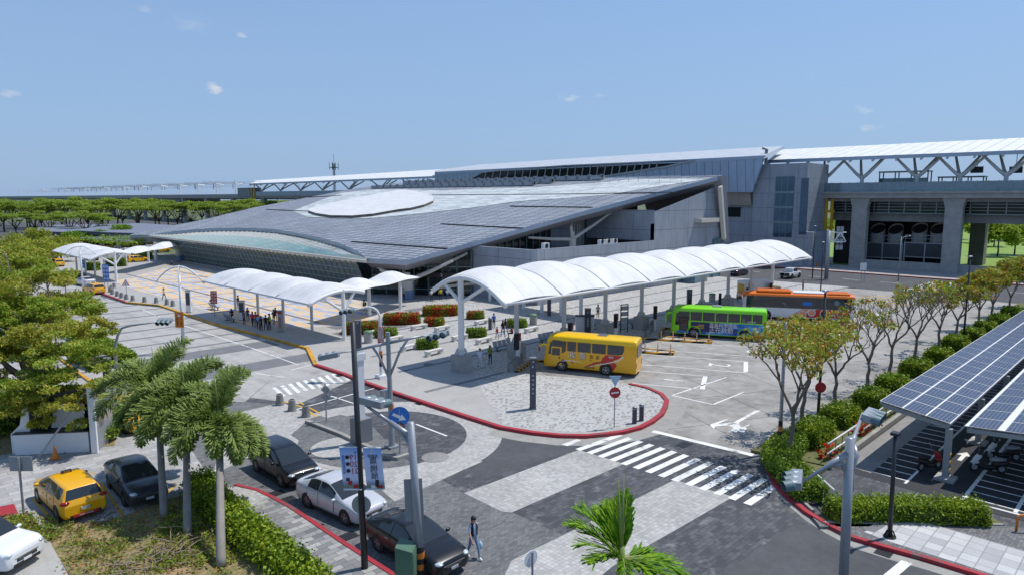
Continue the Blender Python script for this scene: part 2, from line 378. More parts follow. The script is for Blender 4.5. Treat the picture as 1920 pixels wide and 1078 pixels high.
cpts=[(33.,98),(32.5,112),(33,128),(47,145),(52,140),(52.5,82),(49,77.5)]+arc(40.6,74.5,8.4,20,-130,16)+[(31.9,73)]
mb=MB(); mb.poly([(x,y,0) for x,y in cpts],ZP+.004); ground('coloured_paving',mb,G['colour'])
mb=MB()
def band(x0,y0,x1,y1,z=ZP+.008): mb.box(x0,y0,ZP-.02,x1,y1,z)
for y0 in (59.,63.2,67.5): band(36.5 if y0<60 else 50.,y0,54,y0+(1.9 if y0>60 else .5))
for y0,x0,x1 in ((44.3,31.5,111),(38.2,29.5,37.5),(50.4,33,111),(55.4,48,111)): band(x0,y0,x1,y0+.42)
for y0 in (84.,92.,100.,108.,116.,124.,132.): band(32.2,y0,53,y0+.35,ZP+.0075)
band(36,60.,44,62.5); band(37.5,64,50,66.2)
for x0 in (38.,46.4): band(x0,69.,x0+.5,139,ZP+.01)
ground('plaza_band',mb,G['stripe'])
# kerbs
def kerb(name,pts,m,z1=.17,w=.3,label=None):
    mb=MB(); mb.strip(pts,w,-.01,z1); return ground(name,mb,m)
kp=[P(x,y,.15) for x,y in edge]
kerb('red_kerb',kp[0:2],G['redk']); kerb('yellow_kerb',kp[1:8],G['yelk'],.2,.34); kerb('red_kerb',kp[7:26],G['redk'],.2,.32)
def dens(pts,L=.45):
    o=[]
    for i in range(len(pts)-1):
        n=max(1,int((pts[i+1]-pts[i]).length/L))
        for k in range(n): o.append(pts[i].lerp(pts[i+1],k/n))
    return o+[pts[-1]]
mb=MB()
for k in range(0,8):
    i=4*k; mb.strip([saw[i]+fv*.1,saw[i+1]],.28,-.01,.2); mb.strip([saw[i+1],saw[i+2]],.26,-.01,.2); mb.strip([saw[i+2],saw[i+3]],.26,-.01,.2)
    if k<7: mb.strip([saw[i+3],saw[i+4]],.26,-.01,.2)
ground('striped_bay_kerb',mb,G['haz'])
# gutter strip of pale concrete round the plaza tip
mb=MB(); gp=[V(p.x,p.y,0) for p in kp[12:25]]; ctr=V(P(1080,770).x,P(1080,770).y,0)
mb.strip([p+(p-ctr).normalized()*.75 for p in gp],1.2,.0,.014); ground('gutter',mb,G['kerb'])
# ---- left foreground: sidewalk, parking pavers, grass ----
lk=[(395,908),(440,908),(482,918),(512,932),(545,950),(590,980),(640,1014),(690,1046),(740,1078),(800,1115)]
lkp=[P(x,y,.12) for x,y in lk]
mb=MB(); mb.prism([(p.x,p.y) for p in lkp]+[(P(690,1180).x,P(690,1180).y),(P(420,940).x,P(420,940).y)],0,.12); ground('sidewalk',mb,G['walk'])
mb=MB(); q(mb,[(400,913),(478,921),(506,934),(470,955),(430,950)],.125); ground('light_sidewalk',mb,G['lightp'])
kerb('red_kerb',lkp[1:],G['redk'],.15,.2)
mb=MB(); q(mb,[(-250,860),(20,845),(150,830),(210,790),(160,735),(150,730),(210,705),(240,730),(330,800),(400,905),(430,950),(330,955),(300,985),(110,990),(50,960),(-250,1010)],.008); ground('parking',mb,G['park'])
mb=MB(); q(mb,[(150,734),(165,722),(210,734),(210,760),(150,790)],.012); ground('ramp_paving',mb,G['lightp'])
mb=MB(); q(mb,[(30,1010),(95,985),(210,975),(300,940),(420,905),(440,945),(560,1010),(700,1110),(560,1250),(100,1250),(130,1078),(88,1010)],.02); q(mb,[(-60,985),(40,962),(100,990),(30,1012),(-60,1012)],.018); q(mb,[(150,795),(220,780),(215,835),(160,840)],.02); q(mb,[(-200,800),(20,760),(150,760),(150,835),(20,850),(-200,880)],.018); ground('dry_grass',mb,G['grass'])
mb=MB(); q(mb,[(40,1008),(88,1006),(135,1090),(120,1250),(-200,1250),(-200,1010)],.024); ground('concrete_drive',mb,G['lane'])
mb=MB(); q(mb,[(-30,955),(26,944),(36,966),(-30,985)],.014); ground('red_paint_patch',mb,G['redk'])
mb=MB()
pline([(62,935),(108,985)],.12); pline([(190,905),(235,975)],.12); pline([(80,900),(180,886)],.1); pline([(310,925),(330,910)],.12)
ground('yellow_road_marking',mb,G['ymark'])
mb=MB(); mb.strip([P(62,962),P(80,990),P(112,995)],.2,0,.14); ground('kerb',mb,G['kerb'])
mb=MB(); mb.strip([P(0,770),P(80,650),P(168,715),P(205,738)],.25,0,.13); ground('yellow_kerb',mb,G['yelk'])
# ---- median hedge kerb on the left lanes; sidewalks beyond ----
mb=MB(); mb.prism([(16.6,62),(17.5,62),(18,108),(15.6,108)],0,.15); ground('median',mb,G['kerb'])
# ---- right foreground: corner sidewalk, planting strip, scooter park ----
rk=[(1462,826),(1446,838),(1438,856),(1440,878),(1453,905),(1478,930),(1512,958),(1548,980),(1600,1006),(1660,1024),(1720,1040),(1800,1064),(1900,1095)]
rkp=[P(x,y,.13) for x,y in rk]
mb=MB(); mb.prism([(p.x,p.y) for p in rkp[3:]]+[(42,-8),(34.5,4.6),(28.8,10.2),(32.,13.0),(32.2,14.)],0,.13); ground('sidewalk',mb,G['midp'])
mb=MB(); q(mb,[(1620,1002),(1690,970),(1960,1050),(1960,1110),(1900,1095),(1800,1062),(1720,1037),(1660,1018)],.136); ground('white_sidewalk',mb,G['walk2'])
mb=MB(); q(mb,[(1672,970),(1690,962),(1700,966),(1640,1003),(1618,998)],.143); ground('paving_stripe',mb,G['stripe'])
kerb('red_kerb',rkp[:],G['redk'],.17,.24)
mb=MB(); gp=[V(p.x,p.y,0) for p in rkp[3:]]; mb.strip([p+V(-.42,-.42,0) for p in gp],.6,0,.012); ground('gutter',mb,G['kerb'])
mb=MB(); mb.prism([(35.2,16.4),(112,15.9),(112,12.5),(35.9,12.5)],0,.15); mb.prism([(p.x,p.y) for p in rkp[0:6]]+[(33.5,12.45),(35.7,12.45),(35.2,16.2)],0,.149); mb.prism([(29.3,10.4),(31.,10.85),(35.9,6.4),(34.6,4.7)],0,.148); ground('planting_soil',mb,mat('planted_soil',S(96,98,58),.95,var=.4,sc=.9,bump=.3))
mb=MB(); mb.strip([V(35.8,12.4,0),V(112,12.4,0)],.25,0,.32); mb.strip([V(29.3,10.2,0),V(34.5,4.7,0)],.14,0,.18); mb.strip([V(32.2,13.4,0),V(30.1,11.0,0)],.14,0,.18); ground('kerb',mb,G['kerb'])
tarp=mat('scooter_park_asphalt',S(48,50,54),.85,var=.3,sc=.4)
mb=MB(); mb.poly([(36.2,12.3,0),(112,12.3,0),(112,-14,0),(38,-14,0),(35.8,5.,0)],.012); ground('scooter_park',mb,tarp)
mb=MB(); mb.poly([(37,12.2,0),(90,12.2,0),(90,10.7,0),(36.8,10.7,0)],.016); ground('gutter',mb,G['concd'] if 'concd' in G else M['concd'])
mb=MB()
for k in range(40):
    x=37.+k*.95; mb.box(x,9.1,.01,x+.09,10.7,.022)
mb.box(36.6,9.0,.01,80,9.12,.023)
for (ya,yb) in ((2.6,4.6),(4.6,6.6)):
    for k in range(46):
        x=36.9+k*.95; mb.box(x,ya,.01,x+.08,yb,.022)
for y in (2.6,4.6,6.6): mb.box(36.6,y-.08,.01,80,y+.08,.0235)
for k in range(46):
    for (ya,yb) in ((-4.6,-2.6),(-2.6,-.6)): mb.box(36.9+k*.95,ya,.01,36.98+k*.95,yb,.022)
for y in (-.6,-2.6,-4.6): mb.box(36.6,y-.08,.01,80,y+.08,.0235)
mb.box(36.4,-12,.01,36.55,7,.0225)
for x,y,d in ((42.6,7.9,1),(46.5,8.2,-1)):
    mb.box(x-.6,y-.1,.01,x+.5,y+.1,.022); mb.poly([(x+d*.4,y-.35,0),(x+d*1.1,y,0),(x+d*.4,y+.35,0)],.0215)
ground('parking_bay_line',mb,G['mark'])
# ---- far road beyond the plaza ----
mb=MB(); mb.poly([(113.6,-30,0),(136,-30,0),(136,78,0),(119,78,0),(112.5,60,0),(113.6,38,0)],.012); ground('far_road',mb,G['tar'])
mb=MB()
for y in range(-20,70,6): mb.box(125,y,.01,125.2,y+3,.02)
for k in range(9): mb.box(116+k*1.9,27,.01,116.9+k*1.9,31.,.021)
ground('crosswalk',mb,G['mark'])
mb=MB(); mb.box(136,-60,0,150,90,.16); ground('pavement',mb,G['lane'])
mb=MB(); mb.box(135.7,-60,0,136,90,.2); ground('red_kerb',mb,G['redk'])
mb=MB(); mb.poly([(152,-120,0),(600,-200,0),(600,60,0),(152,90,0)],.0); ground('lawn',mb,G['lawn'])
mb=MB(); mb.poly([(-60,130,0),(12,150,0),(12,215,0),(150,230,0),(150,480,0),(-60,480,0)],.004); ground('car_park',mb,G['tar'])
# manholes and drains as plain ground fittings
def disc(name,px,py,r,m,z=.02):
    c=P(px,py); mb=MB(); mb.cyl((c.x,c.y,z-.02),(c.x,c.y,z),r,n=20); return ground(name,mb,m)
disc('manhole_cover',816,857,.75,M['concd'],.022); disc('manhole_cover',803,685,.42,M['dark'],ZP+.012)
for px,py,z in ((513,926,.03),(534,938,.03),(648,1007,.03),(1660,1033,.03),(792,755,.03),(1283,833,.03),(640,703,.03)):
    c=P(px,py); mb=MB()
    for k in range(7): mb.box(c.x-.45+k*.13,c.y-.25,.0,c.x-.37+k*.13,c.y+.25,z)
    mb.box(c.x-.5,c.y-.3,0,c.x+.5,c.y+.3,z-.012); ground('drain_grate',mb,M['dark'])
# ================= station hall =================
def zr(x): return 5.7+.2127*(x-53.5)
def roofhit(px,py,dz=0.):
    r=ray(px,py); k=.2127; t=(5.7+dz-53.5*k-H)/(r[2]-k*r[0]); return V(r[0]*t,r[1]*t,H+r[2]*t)
t=NT('roof_metal_tiles'); v=t.coord(R(90)); br=t.n('ShaderNodeTexBrick'); br.offset=0.; br.inputs['Scale'].default_value=1.; br.inputs['Brick Width'].default_value=2.4; br.inputs['Row Height'].default_value=.95; br.inputs['Mortar Size'].default_value=.13; br.inputs['Mortar Smooth'].default_value=.3
br.inputs['Color1'].default_value=(0,0,0,1); br.inputs['Color2'].default_value=(1,1,1,1); t.l(v,br.inputs['Vector'])
c=t.ramp(br.outputs['Color'],[(0,S(140,146,155)),(.5,S(149,155,164)),(1,S(158,163,171))]); c=t.mix(br.outputs['Fac'],c,S(70,75,84))
c=t.mix(1.,c,t.ramp(t.noise(t.coord(),.08,4),[(.3,(.85,)*3),(.7,(1.05,)*3)]),'MULTIPLY'); t.col(c)
t.b.inputs['Roughness'].default_value=.6; t.b.inputs['Metallic'].default_value=.0; M['roof']=t.m
t=NT('translucent_roof_panels'); v=t.coord(R(90)); br=t.n('ShaderNodeTexBrick'); br.offset=.5; br.inputs['Scale'].default_value=1.; br.inputs['Brick Width'].default_value=3.2; br.inputs['Row Height'].default_value=.95; br.inputs['Mortar Size'].default_value=.05
br.inputs['Color1'].default_value=(0,0,0,1); br.inputs['Color2'].default_value=(1,1,1,1); t.l(v,br.inputs['Vector'])
n=t.noise(t.coord(0,(.25,1.,1.)),.55,6,.7)
c=t.ramp(t.mix(.7,br.outputs['Color'],n),[(.25,S(164,172,172)),(.45,S(188,195,195)),(.66,S(212,217,217))]); c=t.mix(br.outputs['Fac'],c,S(110,116,118)); t.col(c); t.b.inputs['Roughness'].default_value=.55; M['roofl']=t.m
def seams(name,c,period,axis,dark,rough=.5,metal=.2,rot=0.):
    t=NT(name); w=t.n('ShaderNodeTexBrick'); w.offset=0.; w.inputs['Scale'].default_value=1.; w.inputs['Brick Width'].default_value=period; w.inputs['Row Height'].default_value=400.; w.inputs['Mortar Size'].default_value=.05*period/1.5
    t.l(t.coord(rot if axis=='X' else R(90)),w.inputs['Vector']); n=t.noise(t.coord(0,(1,1,.3)),.5,5,.7)
    t.col(t.mix(w.outputs['Fac'],t.ramp(n,[(.3,tuple(x*.86 for x in c)),(.7,tuple(min(1,x*1.1) for x in c))]),dark)); t.b.inputs['Roughness'].default_value=rough; t.b.inputs['Metallic'].default_value=metal; return t.m
M['roofw']=seams('white_standing_seam_roof',S(226,226,222),2.4,'Y',S(150,152,154),.5,0.)
M['fabric']=seams('seamed_white_membrane',(.68,.68,.675),2.12,'X',(.56,.56,.56),.6,0.)
M['siding']=seams('blue_grey_siding',S(172,190,214),1.9,'Y',S(104,116,134),.4,.3)
M['cglass']=mat('curtain_glass',(.34,.36,.34),.03,.75,var=.15,sc=.7)
M['iglass']=mat('entrance_glass',(.02,.03,.032),.04,.25,var=.2,sc=.6)
M['mull']=mat('facade_frame_metal',S(120,140,142),.4,.3,var=.1)
t=NT('grey_wall_panels'); br=t.n('ShaderNodeTexBrick'); br.offset=0.; br.inputs['Scale'].default_value=1.; br.inputs['Brick Width'].default_value=6.; br.inputs['Row Height'].default_value=3.; br.inputs['Mortar Size'].default_value=.03
tc=t.n('ShaderNodeTexCoord'); sx=t.n('ShaderNodeSeparateXYZ'); cb=t.n('ShaderNodeCombineXYZ'); t.l(tc.outputs['Object'],sx.inputs[0]); ad=t.n('ShaderNodeMath'); t.l(sx.outputs[0],ad.inputs[0]); t.l(sx.outputs[1],ad.inputs[1]); t.l(ad.outputs[0],cb.inputs[0]); t.l(sx.outputs[2],cb.inputs[1]); t.l(cb.outputs[0],br.inputs['Vector'])
n=t.noise(t.coord(0,(1,1,.35)),.6,6,.7); c=t.ramp(n,[(.3,S(136,142,152)),(.7,S(162,167,176))]); t.col(t.mix(br.outputs['Fac'],c,S(84,88,96))); t.b.inputs['Roughness'].default_value=.5; M['wall']=t.m
M['soffit']=mat('grey_soffit_panel',S(150,150,156),.5,.1,var=.08,sc=.3)
M['fascia']=mat('metal_fascia',S(160,172,190),.3,.5,var=.08,sc=.3)
M['cream']=mat('cream_steel',S(196,192,182),.5,var=.08)
M['sky_gl']=mat('skylight_glass',S(104,134,146),.1,.25,var=.35,sc=.5)
M['stripey']=seams('skylight_louvres',S(196,206,206),1.25,'Y',S(120,92,80),.3,.1)
M['rust']=mat('stained_metal',S(150,140,132),.6,.2,var=.3,sc=.4)
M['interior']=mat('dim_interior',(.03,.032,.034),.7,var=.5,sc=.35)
hall=thing('station_hall','low station hall with sloping grey tiled roof, white oval disc and leaning glass front','station')
arcp=[(53.1,82.0),(55.5,87.8),(58.2,96.9),(60.5,107.8),(62.0,118.1),(63.3,129.4),(63.2,140.9),(61.8,151.6),(59.6,161.1),(56.2,168.1),(52.9,171.2)]
outline=[(54.,73.8),(82.,67.5),(111.,59.),(111.,158.),(103,168),(90,173.5),(81,178),(68,177),(53.,182.5),(51.2,181)]+[(x,y) for x,y in arcp[::-1]]
mb=MB(); mb.poly([(x,y,zr(x)) for x,y in outline])
mb.build('roof',M['roof'],hall)
mb=MB()
cx,cy=84.,112.
n=len(outline)
for i in range(n):
    a=outline[i]; b=outline[(i+1)%n]
    za,zb=zr(a[0]),zr(b[0])
    mb.quad((*a,za-.62),(*b,zb-.62),(*b,zb+.03),(*a,za+.03),0)
    def inn(p,d): 
        k=Vector((cx-p[0],cy-p[1])).normalized()*d; return (p[0]+k.x,p[1]+k.y)
    ia,ib=inn(a,3.0),inn(b,3.0)
    mb.quad((*a,za-.62),(*ia,zr(ia[0])-2.0),(*ib,zr(ib[0])-2.0),(*b,zb-.62),1)
mb.poly([(*inn(p,3.0),zr(inn(p,3.0)[0])-2.0) for p in outline],None,1)
mb.build('roof_edge',[M['fascia'],M['soffit']],hall)
mb=MB()
Lp=[(548,396),(575,407),(640,410),(700,409),(770,403),(830,396),(900,388),(970,378),(1060,372),(1140,366),(1240,349),(1330,336),(1190,336),(1140,342),(1000,352),(900,354),(830,358),(745,355),(690,357),(640,362),(590,380)]
mb.poly([roofhit(x,y,.05) for x,y in Lp]); mb.build('roof_light_panels',M['roofl'],hall)
for a,b in (((812,366),(1090,364)),((958,387),(1110,389)),((660,453),(838,466)),((828,420),(980,428)),((580,396.5),(500,393)),((1090,364),(1260,361)),((560,371),(640,367))):
    p,q_=roofhit(*a,.07),roofhit(*b,.07); mb=MB(); mb.bar(p,q_,.5,.12); mb.build('roof_gutter',M['dark'],hall)
dp=[(578,395),(583,390),(620,381),(690,367),(748,356.5),(775,358),(800,364),(813,371),(812,377),(795,384),(770,390),(745,393),(700,401),(660,404.5),(620,404),(592,400)]
mb=MB(); up=[roofhit(x,y,.55) for x,y in dp]; k=len(up)
mb.poly(up,None,0)
for i in range(k):
    a,b=up[i],up[(i+1)%k]; mb.quad(a,a-V(0,0,.6),b-V(0,0,.6),b,1); mb.quad(a,b,b-V(0,0,.6),a-V(0,0,.6),1)
mb.build('white_roof_disc',[M['fabric'],M['rust']],hall)
mb=MB()
for i,(yy0,yy1,x0,dz) in enumerate(((84,150,109,.5),(95,140,106.6,.35),(98,158,104.4,.3))):
    mb.box(x0,yy0,zr(x0)+.1,x0+1.,yy1,zr(x0)+.5+dz,0)
    for y in np.arange(yy0,yy1,3.): mb.box(x0-.1,y,zr(x0)+.3,x0+.5,y+.5,zr(x0)+.7+dz,1)
mb.build('roof_vents',[M['galv'],M['grey']],hall)
mb=MB()
for y in np.arange(64.,84.,2.2): mb.cyl((105.5,y,zr(105.5)),(105.5,y,zr(105.5)+1.1),.04,n=5)
mb.cyl((105.5,64,zr(105.5)+1.1),(105.5,84,zr(105.5)+1.1),.04,n=5); mb.build('roof_railing',M['silver'],hall)
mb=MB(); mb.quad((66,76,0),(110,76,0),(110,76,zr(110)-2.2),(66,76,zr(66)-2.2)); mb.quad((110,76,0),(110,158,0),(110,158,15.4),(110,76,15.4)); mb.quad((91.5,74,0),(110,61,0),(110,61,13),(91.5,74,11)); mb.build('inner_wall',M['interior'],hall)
# folded end of the roof
mb=MB(); a,b,c_,d=(111.3,58.6,17.9),(111.3,76,17.9),(115.2,74,5.5),(115.2,59.6,6.2)
mb.quad(a,b,c_,d,0); o=V(-1.4,.2,-.1); mb.quad(Vector(a)+o,Vector(d)+o,Vector(c_)+o,Vector(b)+o,1); mb.quad(a,d,Vector(d)+o,Vector(a)+o,1); mb.quad(d,c_,Vector(c_)+o,Vector(d)+o,1)
mb.build('roof_fold',[M['siding'],M['soffit']],hall)
# skylight over the glass front
mb=MB(); f0=[(52.6,y) for y in np.linspace(81.8,171,len(arcp))]
for i in range(len(arcp)-1):
    a,b=f0[i],f0[i+1]; c_,d=arcp[i+1],arcp[i]
    za=5.42; zc,zd=max(5.5,zr(c_[0])-.75),max(5.5,zr(d[0])-.75)
    m=lambda p,q_,t_:(p[0]+(q_[0]-p[0])*t_,p[1]+(q_[1]-p[1])*t_,p[2]+(q_[2]-p[2])*t_)
    A0,B0,C0,D0=(*a,za),(*b,za),(*c_,zc),(*d,zd)
    A1,B1=m(A0,D0,.6),m(B0,C0,.6)
    mb.quad(A0,A1,B1,B0,0) if False else mb.quad(A0,B0,B1,A1,0); mb.quad(A1,B1,C0,D0,1)
for i in range(60):
    tt=i/59.*(len(arcp)-1.001); j=int(tt); fr=tt-j
    a=V(*f0[j],0).lerp(V(*f0[j+1],0),fr); c_=V(*arcp[j],0).lerp(V(*arcp[j+1],0),fr); a.z=5.5; c_.z=max(5.6,zr(c_.x)-.68); mb.bar(a,c_,.16,.12,2)
mb.build('skylight',[seams('turquoise_skylight',S(112,184,196),1.25,'Y',S(220,226,226),.12,.05),M['stripey'],M['cream']],hall)
mb=MB(); mb.box(52.35,81.3,5.08,52.75,171.5,5.46); mb.build('skylight_fascia',M['cream'],hall)
# leaning glass facade
mb=MB(); mb.quad((55,84.6,.35),(55,157,.35),(53,157,5.2),(53,84.6,5.2)) 
mb.f=[f[::-1] for f in mb.f]; mb.build('glass_facade',M['cglass'],hall)
mb=MB()
for y in np.arange(84.6,157.2,1.52): mb.bar((54.95,y,.3),(52.95,y,5.2),.10,.12,0,(0,1,0))
for z in (.3,.95,1.9,2.85,3.8,4.7): 
    x=55-(z-.35)/4.85*2-.05; mb.bar((x,84.6,z),(x,157.2,z),.09,.1)
mb.build('facade_frame',M['mull'],hall)
mb=MB(); mb.box(54.7,84.4,.1,55.3,157.5,.36); mb.build('facade_base',M['conc'],hall)
# entrance glass
EA,EB=V(55.6,84.4,0),V(64.4,72.6,0); ed=(EB-EA).normalized()
mb=MB(); mb.quad((*EA.xy,.12),(*EB.xy,.12),(*EB.xy,6.6),(*EA.xy,5.0)); mb.build('entrance_glass',M['iglass'],hall)
mb=MB()
for k in range(8):
    p=EA.lerp(EB,k/7); mb.bar(p+V(-.05,-.05,.12),p+V(-.05,-.05,5.0+1.6*k/7),.14,.14,0)
for z in (1.0,2.9,4.3): mb.bar(EA+V(-.06,-.06,z),EB+V(-.06,-.06,z),.1,.12)
mb.build('entrance_frame',M['mull'],hall)
mb=MB(); a=EA.lerp(EB,.45)+V(-.3,-.25,0); b=EA.lerp(EB,.97)+V(-.3,-.25,0); mb.bar(a+V(0,0,3.1),b+V(0,0,3.1),.2,.7,0); nb=mb.build('entrance_sign_board',M['dark'],hall)
nrm=Vector((ed.y,-ed.x,0)); nrm=nrm if nrm.x<0 else -nrm
text('2',.62,M['white'],nb,frame(a.lerp(b,.5)+nrm*.12+V(0,0,3.1),ed,(0,0,1)))
# walls on the bus side
mb=MB()
mb.box(64.7,60,0,91.8,60.5,7.3); mb.box(64.7,60.5,0,65.2,73,7.3); mb.box(64.7,60.,7.3,91.8,60.3,7.42)
mb.prism([(91.8,60.2),(113.2,60.2),(113.2,60.9),(91.8,60.9)],0,10.0)
xs=(91.8,97,102,107,112.6)
for i in range(4): mb.quad((xs[i],60.2,10),(xs[i+1],60.2,10),(xs[i+1],60.2,zr(xs[i+1])-1.9),(xs[i],60.2,zr(xs[i])-1.9))
mb.quad((91.8,60.2,7.3),(91.8,60.2,zr(91.8)-1.7),(91.8,74.2,zr(91.8)-1.7),(91.8,74.2,7.3))
mb.build('wall',M['wall'],hall)
mb=MB(); mb.box(64.9,60.5,5.9,91.8,74.2,6.1); mb.build('terrace_floor',M['concd'],hall)
mb=MB()
for i in range(6):
    x0=64.9+i*4.5;x1=x0+4.5; mb.quad((x0,74,6.1),(x1,74,6.1),(x1,74,zr(x1)-1.8),(x0,74,zr(x0)-1.8),0 if i>=4 else 1)
for x in np.arange(65,83,1.5): mb.box(x,73.8,6.1,x+.12,73.95,zr(x)-1.8,2)
for x in (84.4,85.1,85.7,): mb.cyl((x+4,73.6,6.1),(x+4,73.6,zr(x+4)-1.9),.16,n=8,m=3)
mb.build('terrace_wall',[M['wall'],M['iglass'],M['mull'],M['cream']],hall)
mb=MB(); mb.box(110.2,59.85,0,112.8,60.15,6.9); mb.build('corner_window',M['sky_gl'],hall)
mb=MB(); mb.box(104,58.9,9.9,110,60.1,10.6); mb.build('wall_ledge',M['cream'],hall)
mb=MB(); mb.box(100,57.5,0,104,60,2.6); mb.build('plant_box',M['sky_gl'],hall)
mb=MB(); mb.box(70,59.7,.9,99,60,1.25); mb.build('wall_rail',M['mull'],hall)
# branching columns
def strut_column(name,x,y,z0,zs,r,tips,band=True,parent=hall):
    mb=MB(); mb.cyl((x,y,z0),(x,y,zs),r,n=20,m=0)
    if band: mb.cyl((x,y,z0),(x,y,z0+1.3),r+.03,n=20,m=1)
    mb.cyl((x,y,zs),(x,y,zs+1.1),.35,n=10,m=2)
    for tx,ty,tz in tips: mb.tube([(x,y,zs-.1),Vector((x,y,zs-.1)).lerp(Vector((tx,ty,tz)),.5)+V(0,0,-.1),(tx,ty,tz)],[.3,.24,.18],8,2)
    return mb.build(name,[M['cream'],mat('blue_column_band',S(110,135,165),.5),M['cream']],parent,35)
strut_column('branching_column',56.3,76.8,.12,2.7,.8,[(55.2,84,4.6),(53.6,79.5,4.2),(64.5,73.0,6.4),(60,71.5,5.5),(57.5,80,5.0)])
strut_column('branching_column',54.6,158.6,.12,2.8,.8,[(51.5,165,4.1),(54,163,4.6),(58,160,5.0)])
strut_column('branching_column',82.6,69.2,6.1,7.7,.6,[(75,71.5,8.1),(91.5,68.2,11.8),(81.5,68.6,9.7),(84.5,71,10.3)],False)
mb=MB(); mb.cyl((51.8,165.5,.1),(51.8,165.5,4.0),.35,n=12); mb.build('column',M['white'],hall)
mb=MB(); mb.bar((110.6,60.5,8),(108.2,61,14.5),.35,.35); mb.bar((109.8,58.9,16),(113.2,59.6,6.8),.6,.9); mb.build('end_strut',M['cream'],hall)
# air conditioners on the terrace
def acunit(x,y,h,label):
    t_=thing('air_conditioner',label,'air conditioner',(x,y,6.1),0,'air conditioners on the station terrace')
    mb=MB(); mb.box(-.55,-.25,.3,.55,.25,h+.3); mb.box(-.5,-.2,0,-.4,.2,.3); mb.box(.4,-.2,0,.5,.2,.3); mb.build('casing',M['wpl'],t_)
    for k in range(1 if h<1.4 else 2):
        mb=MB(); mb.cyl((0,-.29,.3+.5+k*.7),(0,-.24,.3+.5+k*.7),.32,n=16); f=mb.build('fan_grille',M['dark'],t_)
    return t_
acunit(68.6,62.2,1.6,'largest white air conditioner on the terrace, standing alone left of the branching column')
for i,x in enumerate((81.4,83.,84.6)): acunit(x,62.6,1.45,('first','middle','last')[i]+' of three white two-fan air conditioners right of the terrace column')
# ================= viaduct station behind =================
tower=thing('station_tower','tall grey panelled stair tower with glass window strip beside the raised platform','tower',(0,0,0))
mb=MB(); mb.box(140,56.2,0,151,67.4,21); mb.box(140.6,67.4,0,151,82,15.4); mb.box(140.3,54.6,0,150,56.2,7.2); mb.build('wall',M['wall'],tower)
mb=MB()
a=onX(1455,332,139.9); b=onX(1484,445,139.9); mb.box(139.85,b.y,b.z,139.99,a.y,a.z,0)
for z in np.linspace(b.z,a.z,5)[1:-1]: mb.box(139.8,b.y,z-.3,139.84,a.y,z+.1,1)
for i in range(1,3):
    y=b.y+(a.y-b.y)*i/3; mb.box(139.79,y-.05,b.z,139.85,y+.05,a.z,1)
a=onX(1503,335,139.9); b=onX(1511,440,139.9); mb.box(139.84,b.y,b.z,140.0,a.y,a.z,0)
mb.build('window',[mat('tower_glass',S(70,92,108),.08,.3,var=.3,sc=.6),M['mull']],tower)
a=onX(1354,389,140.5); b=onX(1388,407,140.5); mb=MB(); mb.box(140.4,b.y,b.z,140.6,a.y,a.z); mb.build('window',M['iglass'],tower)
mb=MB()
for z in (7.5,11.,13.8): mb.box(150.2,54.3,z,150.6,56.1,z+.5)
mb.box(150.1,54.5,7.2,150.5,55.0,14.2); mb.box(150.1,55.7,7.2,150.5,56.15,14.2); mb.build('yellow_frame',M['yellow'],tower)
con=thing('concourse','upper station concourse with blue-grey slanted siding, lens-shaped window and pale roof','station')
mb=MB(); e0=onX(815,323,137.6); e1=onX(1433,292,137.6); b0=onX(815,340,138.6); b1=onX(1410,361,138.6)
mb.quad(e0,b0+V(0,0,-4),b1,e1); mb.f=[f for f in mb.f]; mb.quad(e1,b1,b1+V(0.6,0,0),e1+V(.6,0,0)); mb.quad(e1+V(.6,0,0),b1+V(.6,0,0),b0+V(.6,0,-4),e0+V(.6,0,0)); mb.build('siding',M['siding'],con)
mb=MB(); r1=onX(1471,274,160); r1b=onX(1300,284,160); r2=onX(1100,296,160); r3=onX(900,309,160); r4=onX(815,320,152)
mb.poly([e0,e1,r1,r1b,r2,r3,r4]); u=V(0,0,-.7); rr=[e0,e1,r1,r1b,r2,r3,r4]
for i in range(7): mb.quad(rr[i]+u,rr[(i+1)%7]+u,rr[(i+1)%7],rr[i],1)
mb.poly([p+u for p in rr],None,1); mb.build('roof',[seams('pale_grey_seam_roof',S(196,200,204),1.6,'Y',S(120,126,134),.45,.15),M['fascia']],con)
mb=MB(); wp=[onX(x,y,139.9) for x,y in ((878,334),(900,323),(960,317),(1060,311),(1180,306),(1302,301),(1250,313),(1200,322),(1150,330),(1090,338))]
nrm=(b1-e1).cross(e0-e1).normalized(); 
def onsid(px,py,off):
    r=Vector(ray(px,py)); nn=nrm if nrm.x<0 else -nrm; o=Vector((0,0,H)); t_=((e1+nn*off-o).dot(nn))/r.dot(nn); return o+r*t_
wp=[onsid(x,y,.06) for x,y in ((884,336),(905,324),(960,318),(1060,311),(1180,306),(1302,301),(1250,313),(1200,322),(1150,330),(1090,338))]
def vpoly(mb,pts,m=0):
    ts=tessellate_polygon([[Vector((p.y,p.z,0)) for p in pts]])
    for a,b,c in ts:
        n=(pts[b]-pts[a]).cross(pts[c]-pts[a]); mb.add([pts[a],pts[b],pts[c]] if n.x<0 else [pts[a],pts[c],pts[b]],[(0,1,2)],m)
vpoly(mb,wp); mb.build('window',M['iglass'],con)
mb=MB()
for x in range(910,1240,14):
    yt=float(np.interp(x,[884,905,960,1060,1180,1302],[336,324,318,311,306,301])); yb=float(np.interp(x,[884,1090,1150,1200,1250,1302],[336,338,330,322,313,301]))
    mb.bar(onsid(x+2,yt,.12),onsid(x-2,yb,.12),.28,.15,0,(1,0,0))
pl_=[(905,324),(960,318),(1060,311),(1180,306),(1240,303.5)]
for a,b in zip(pl_,pl_[1:]): mb.bar(onsid(*a,.12),onsid(*b,.12),.3,.2,0,(1,0,0))
mb.build('mullion',M['galv'],con)
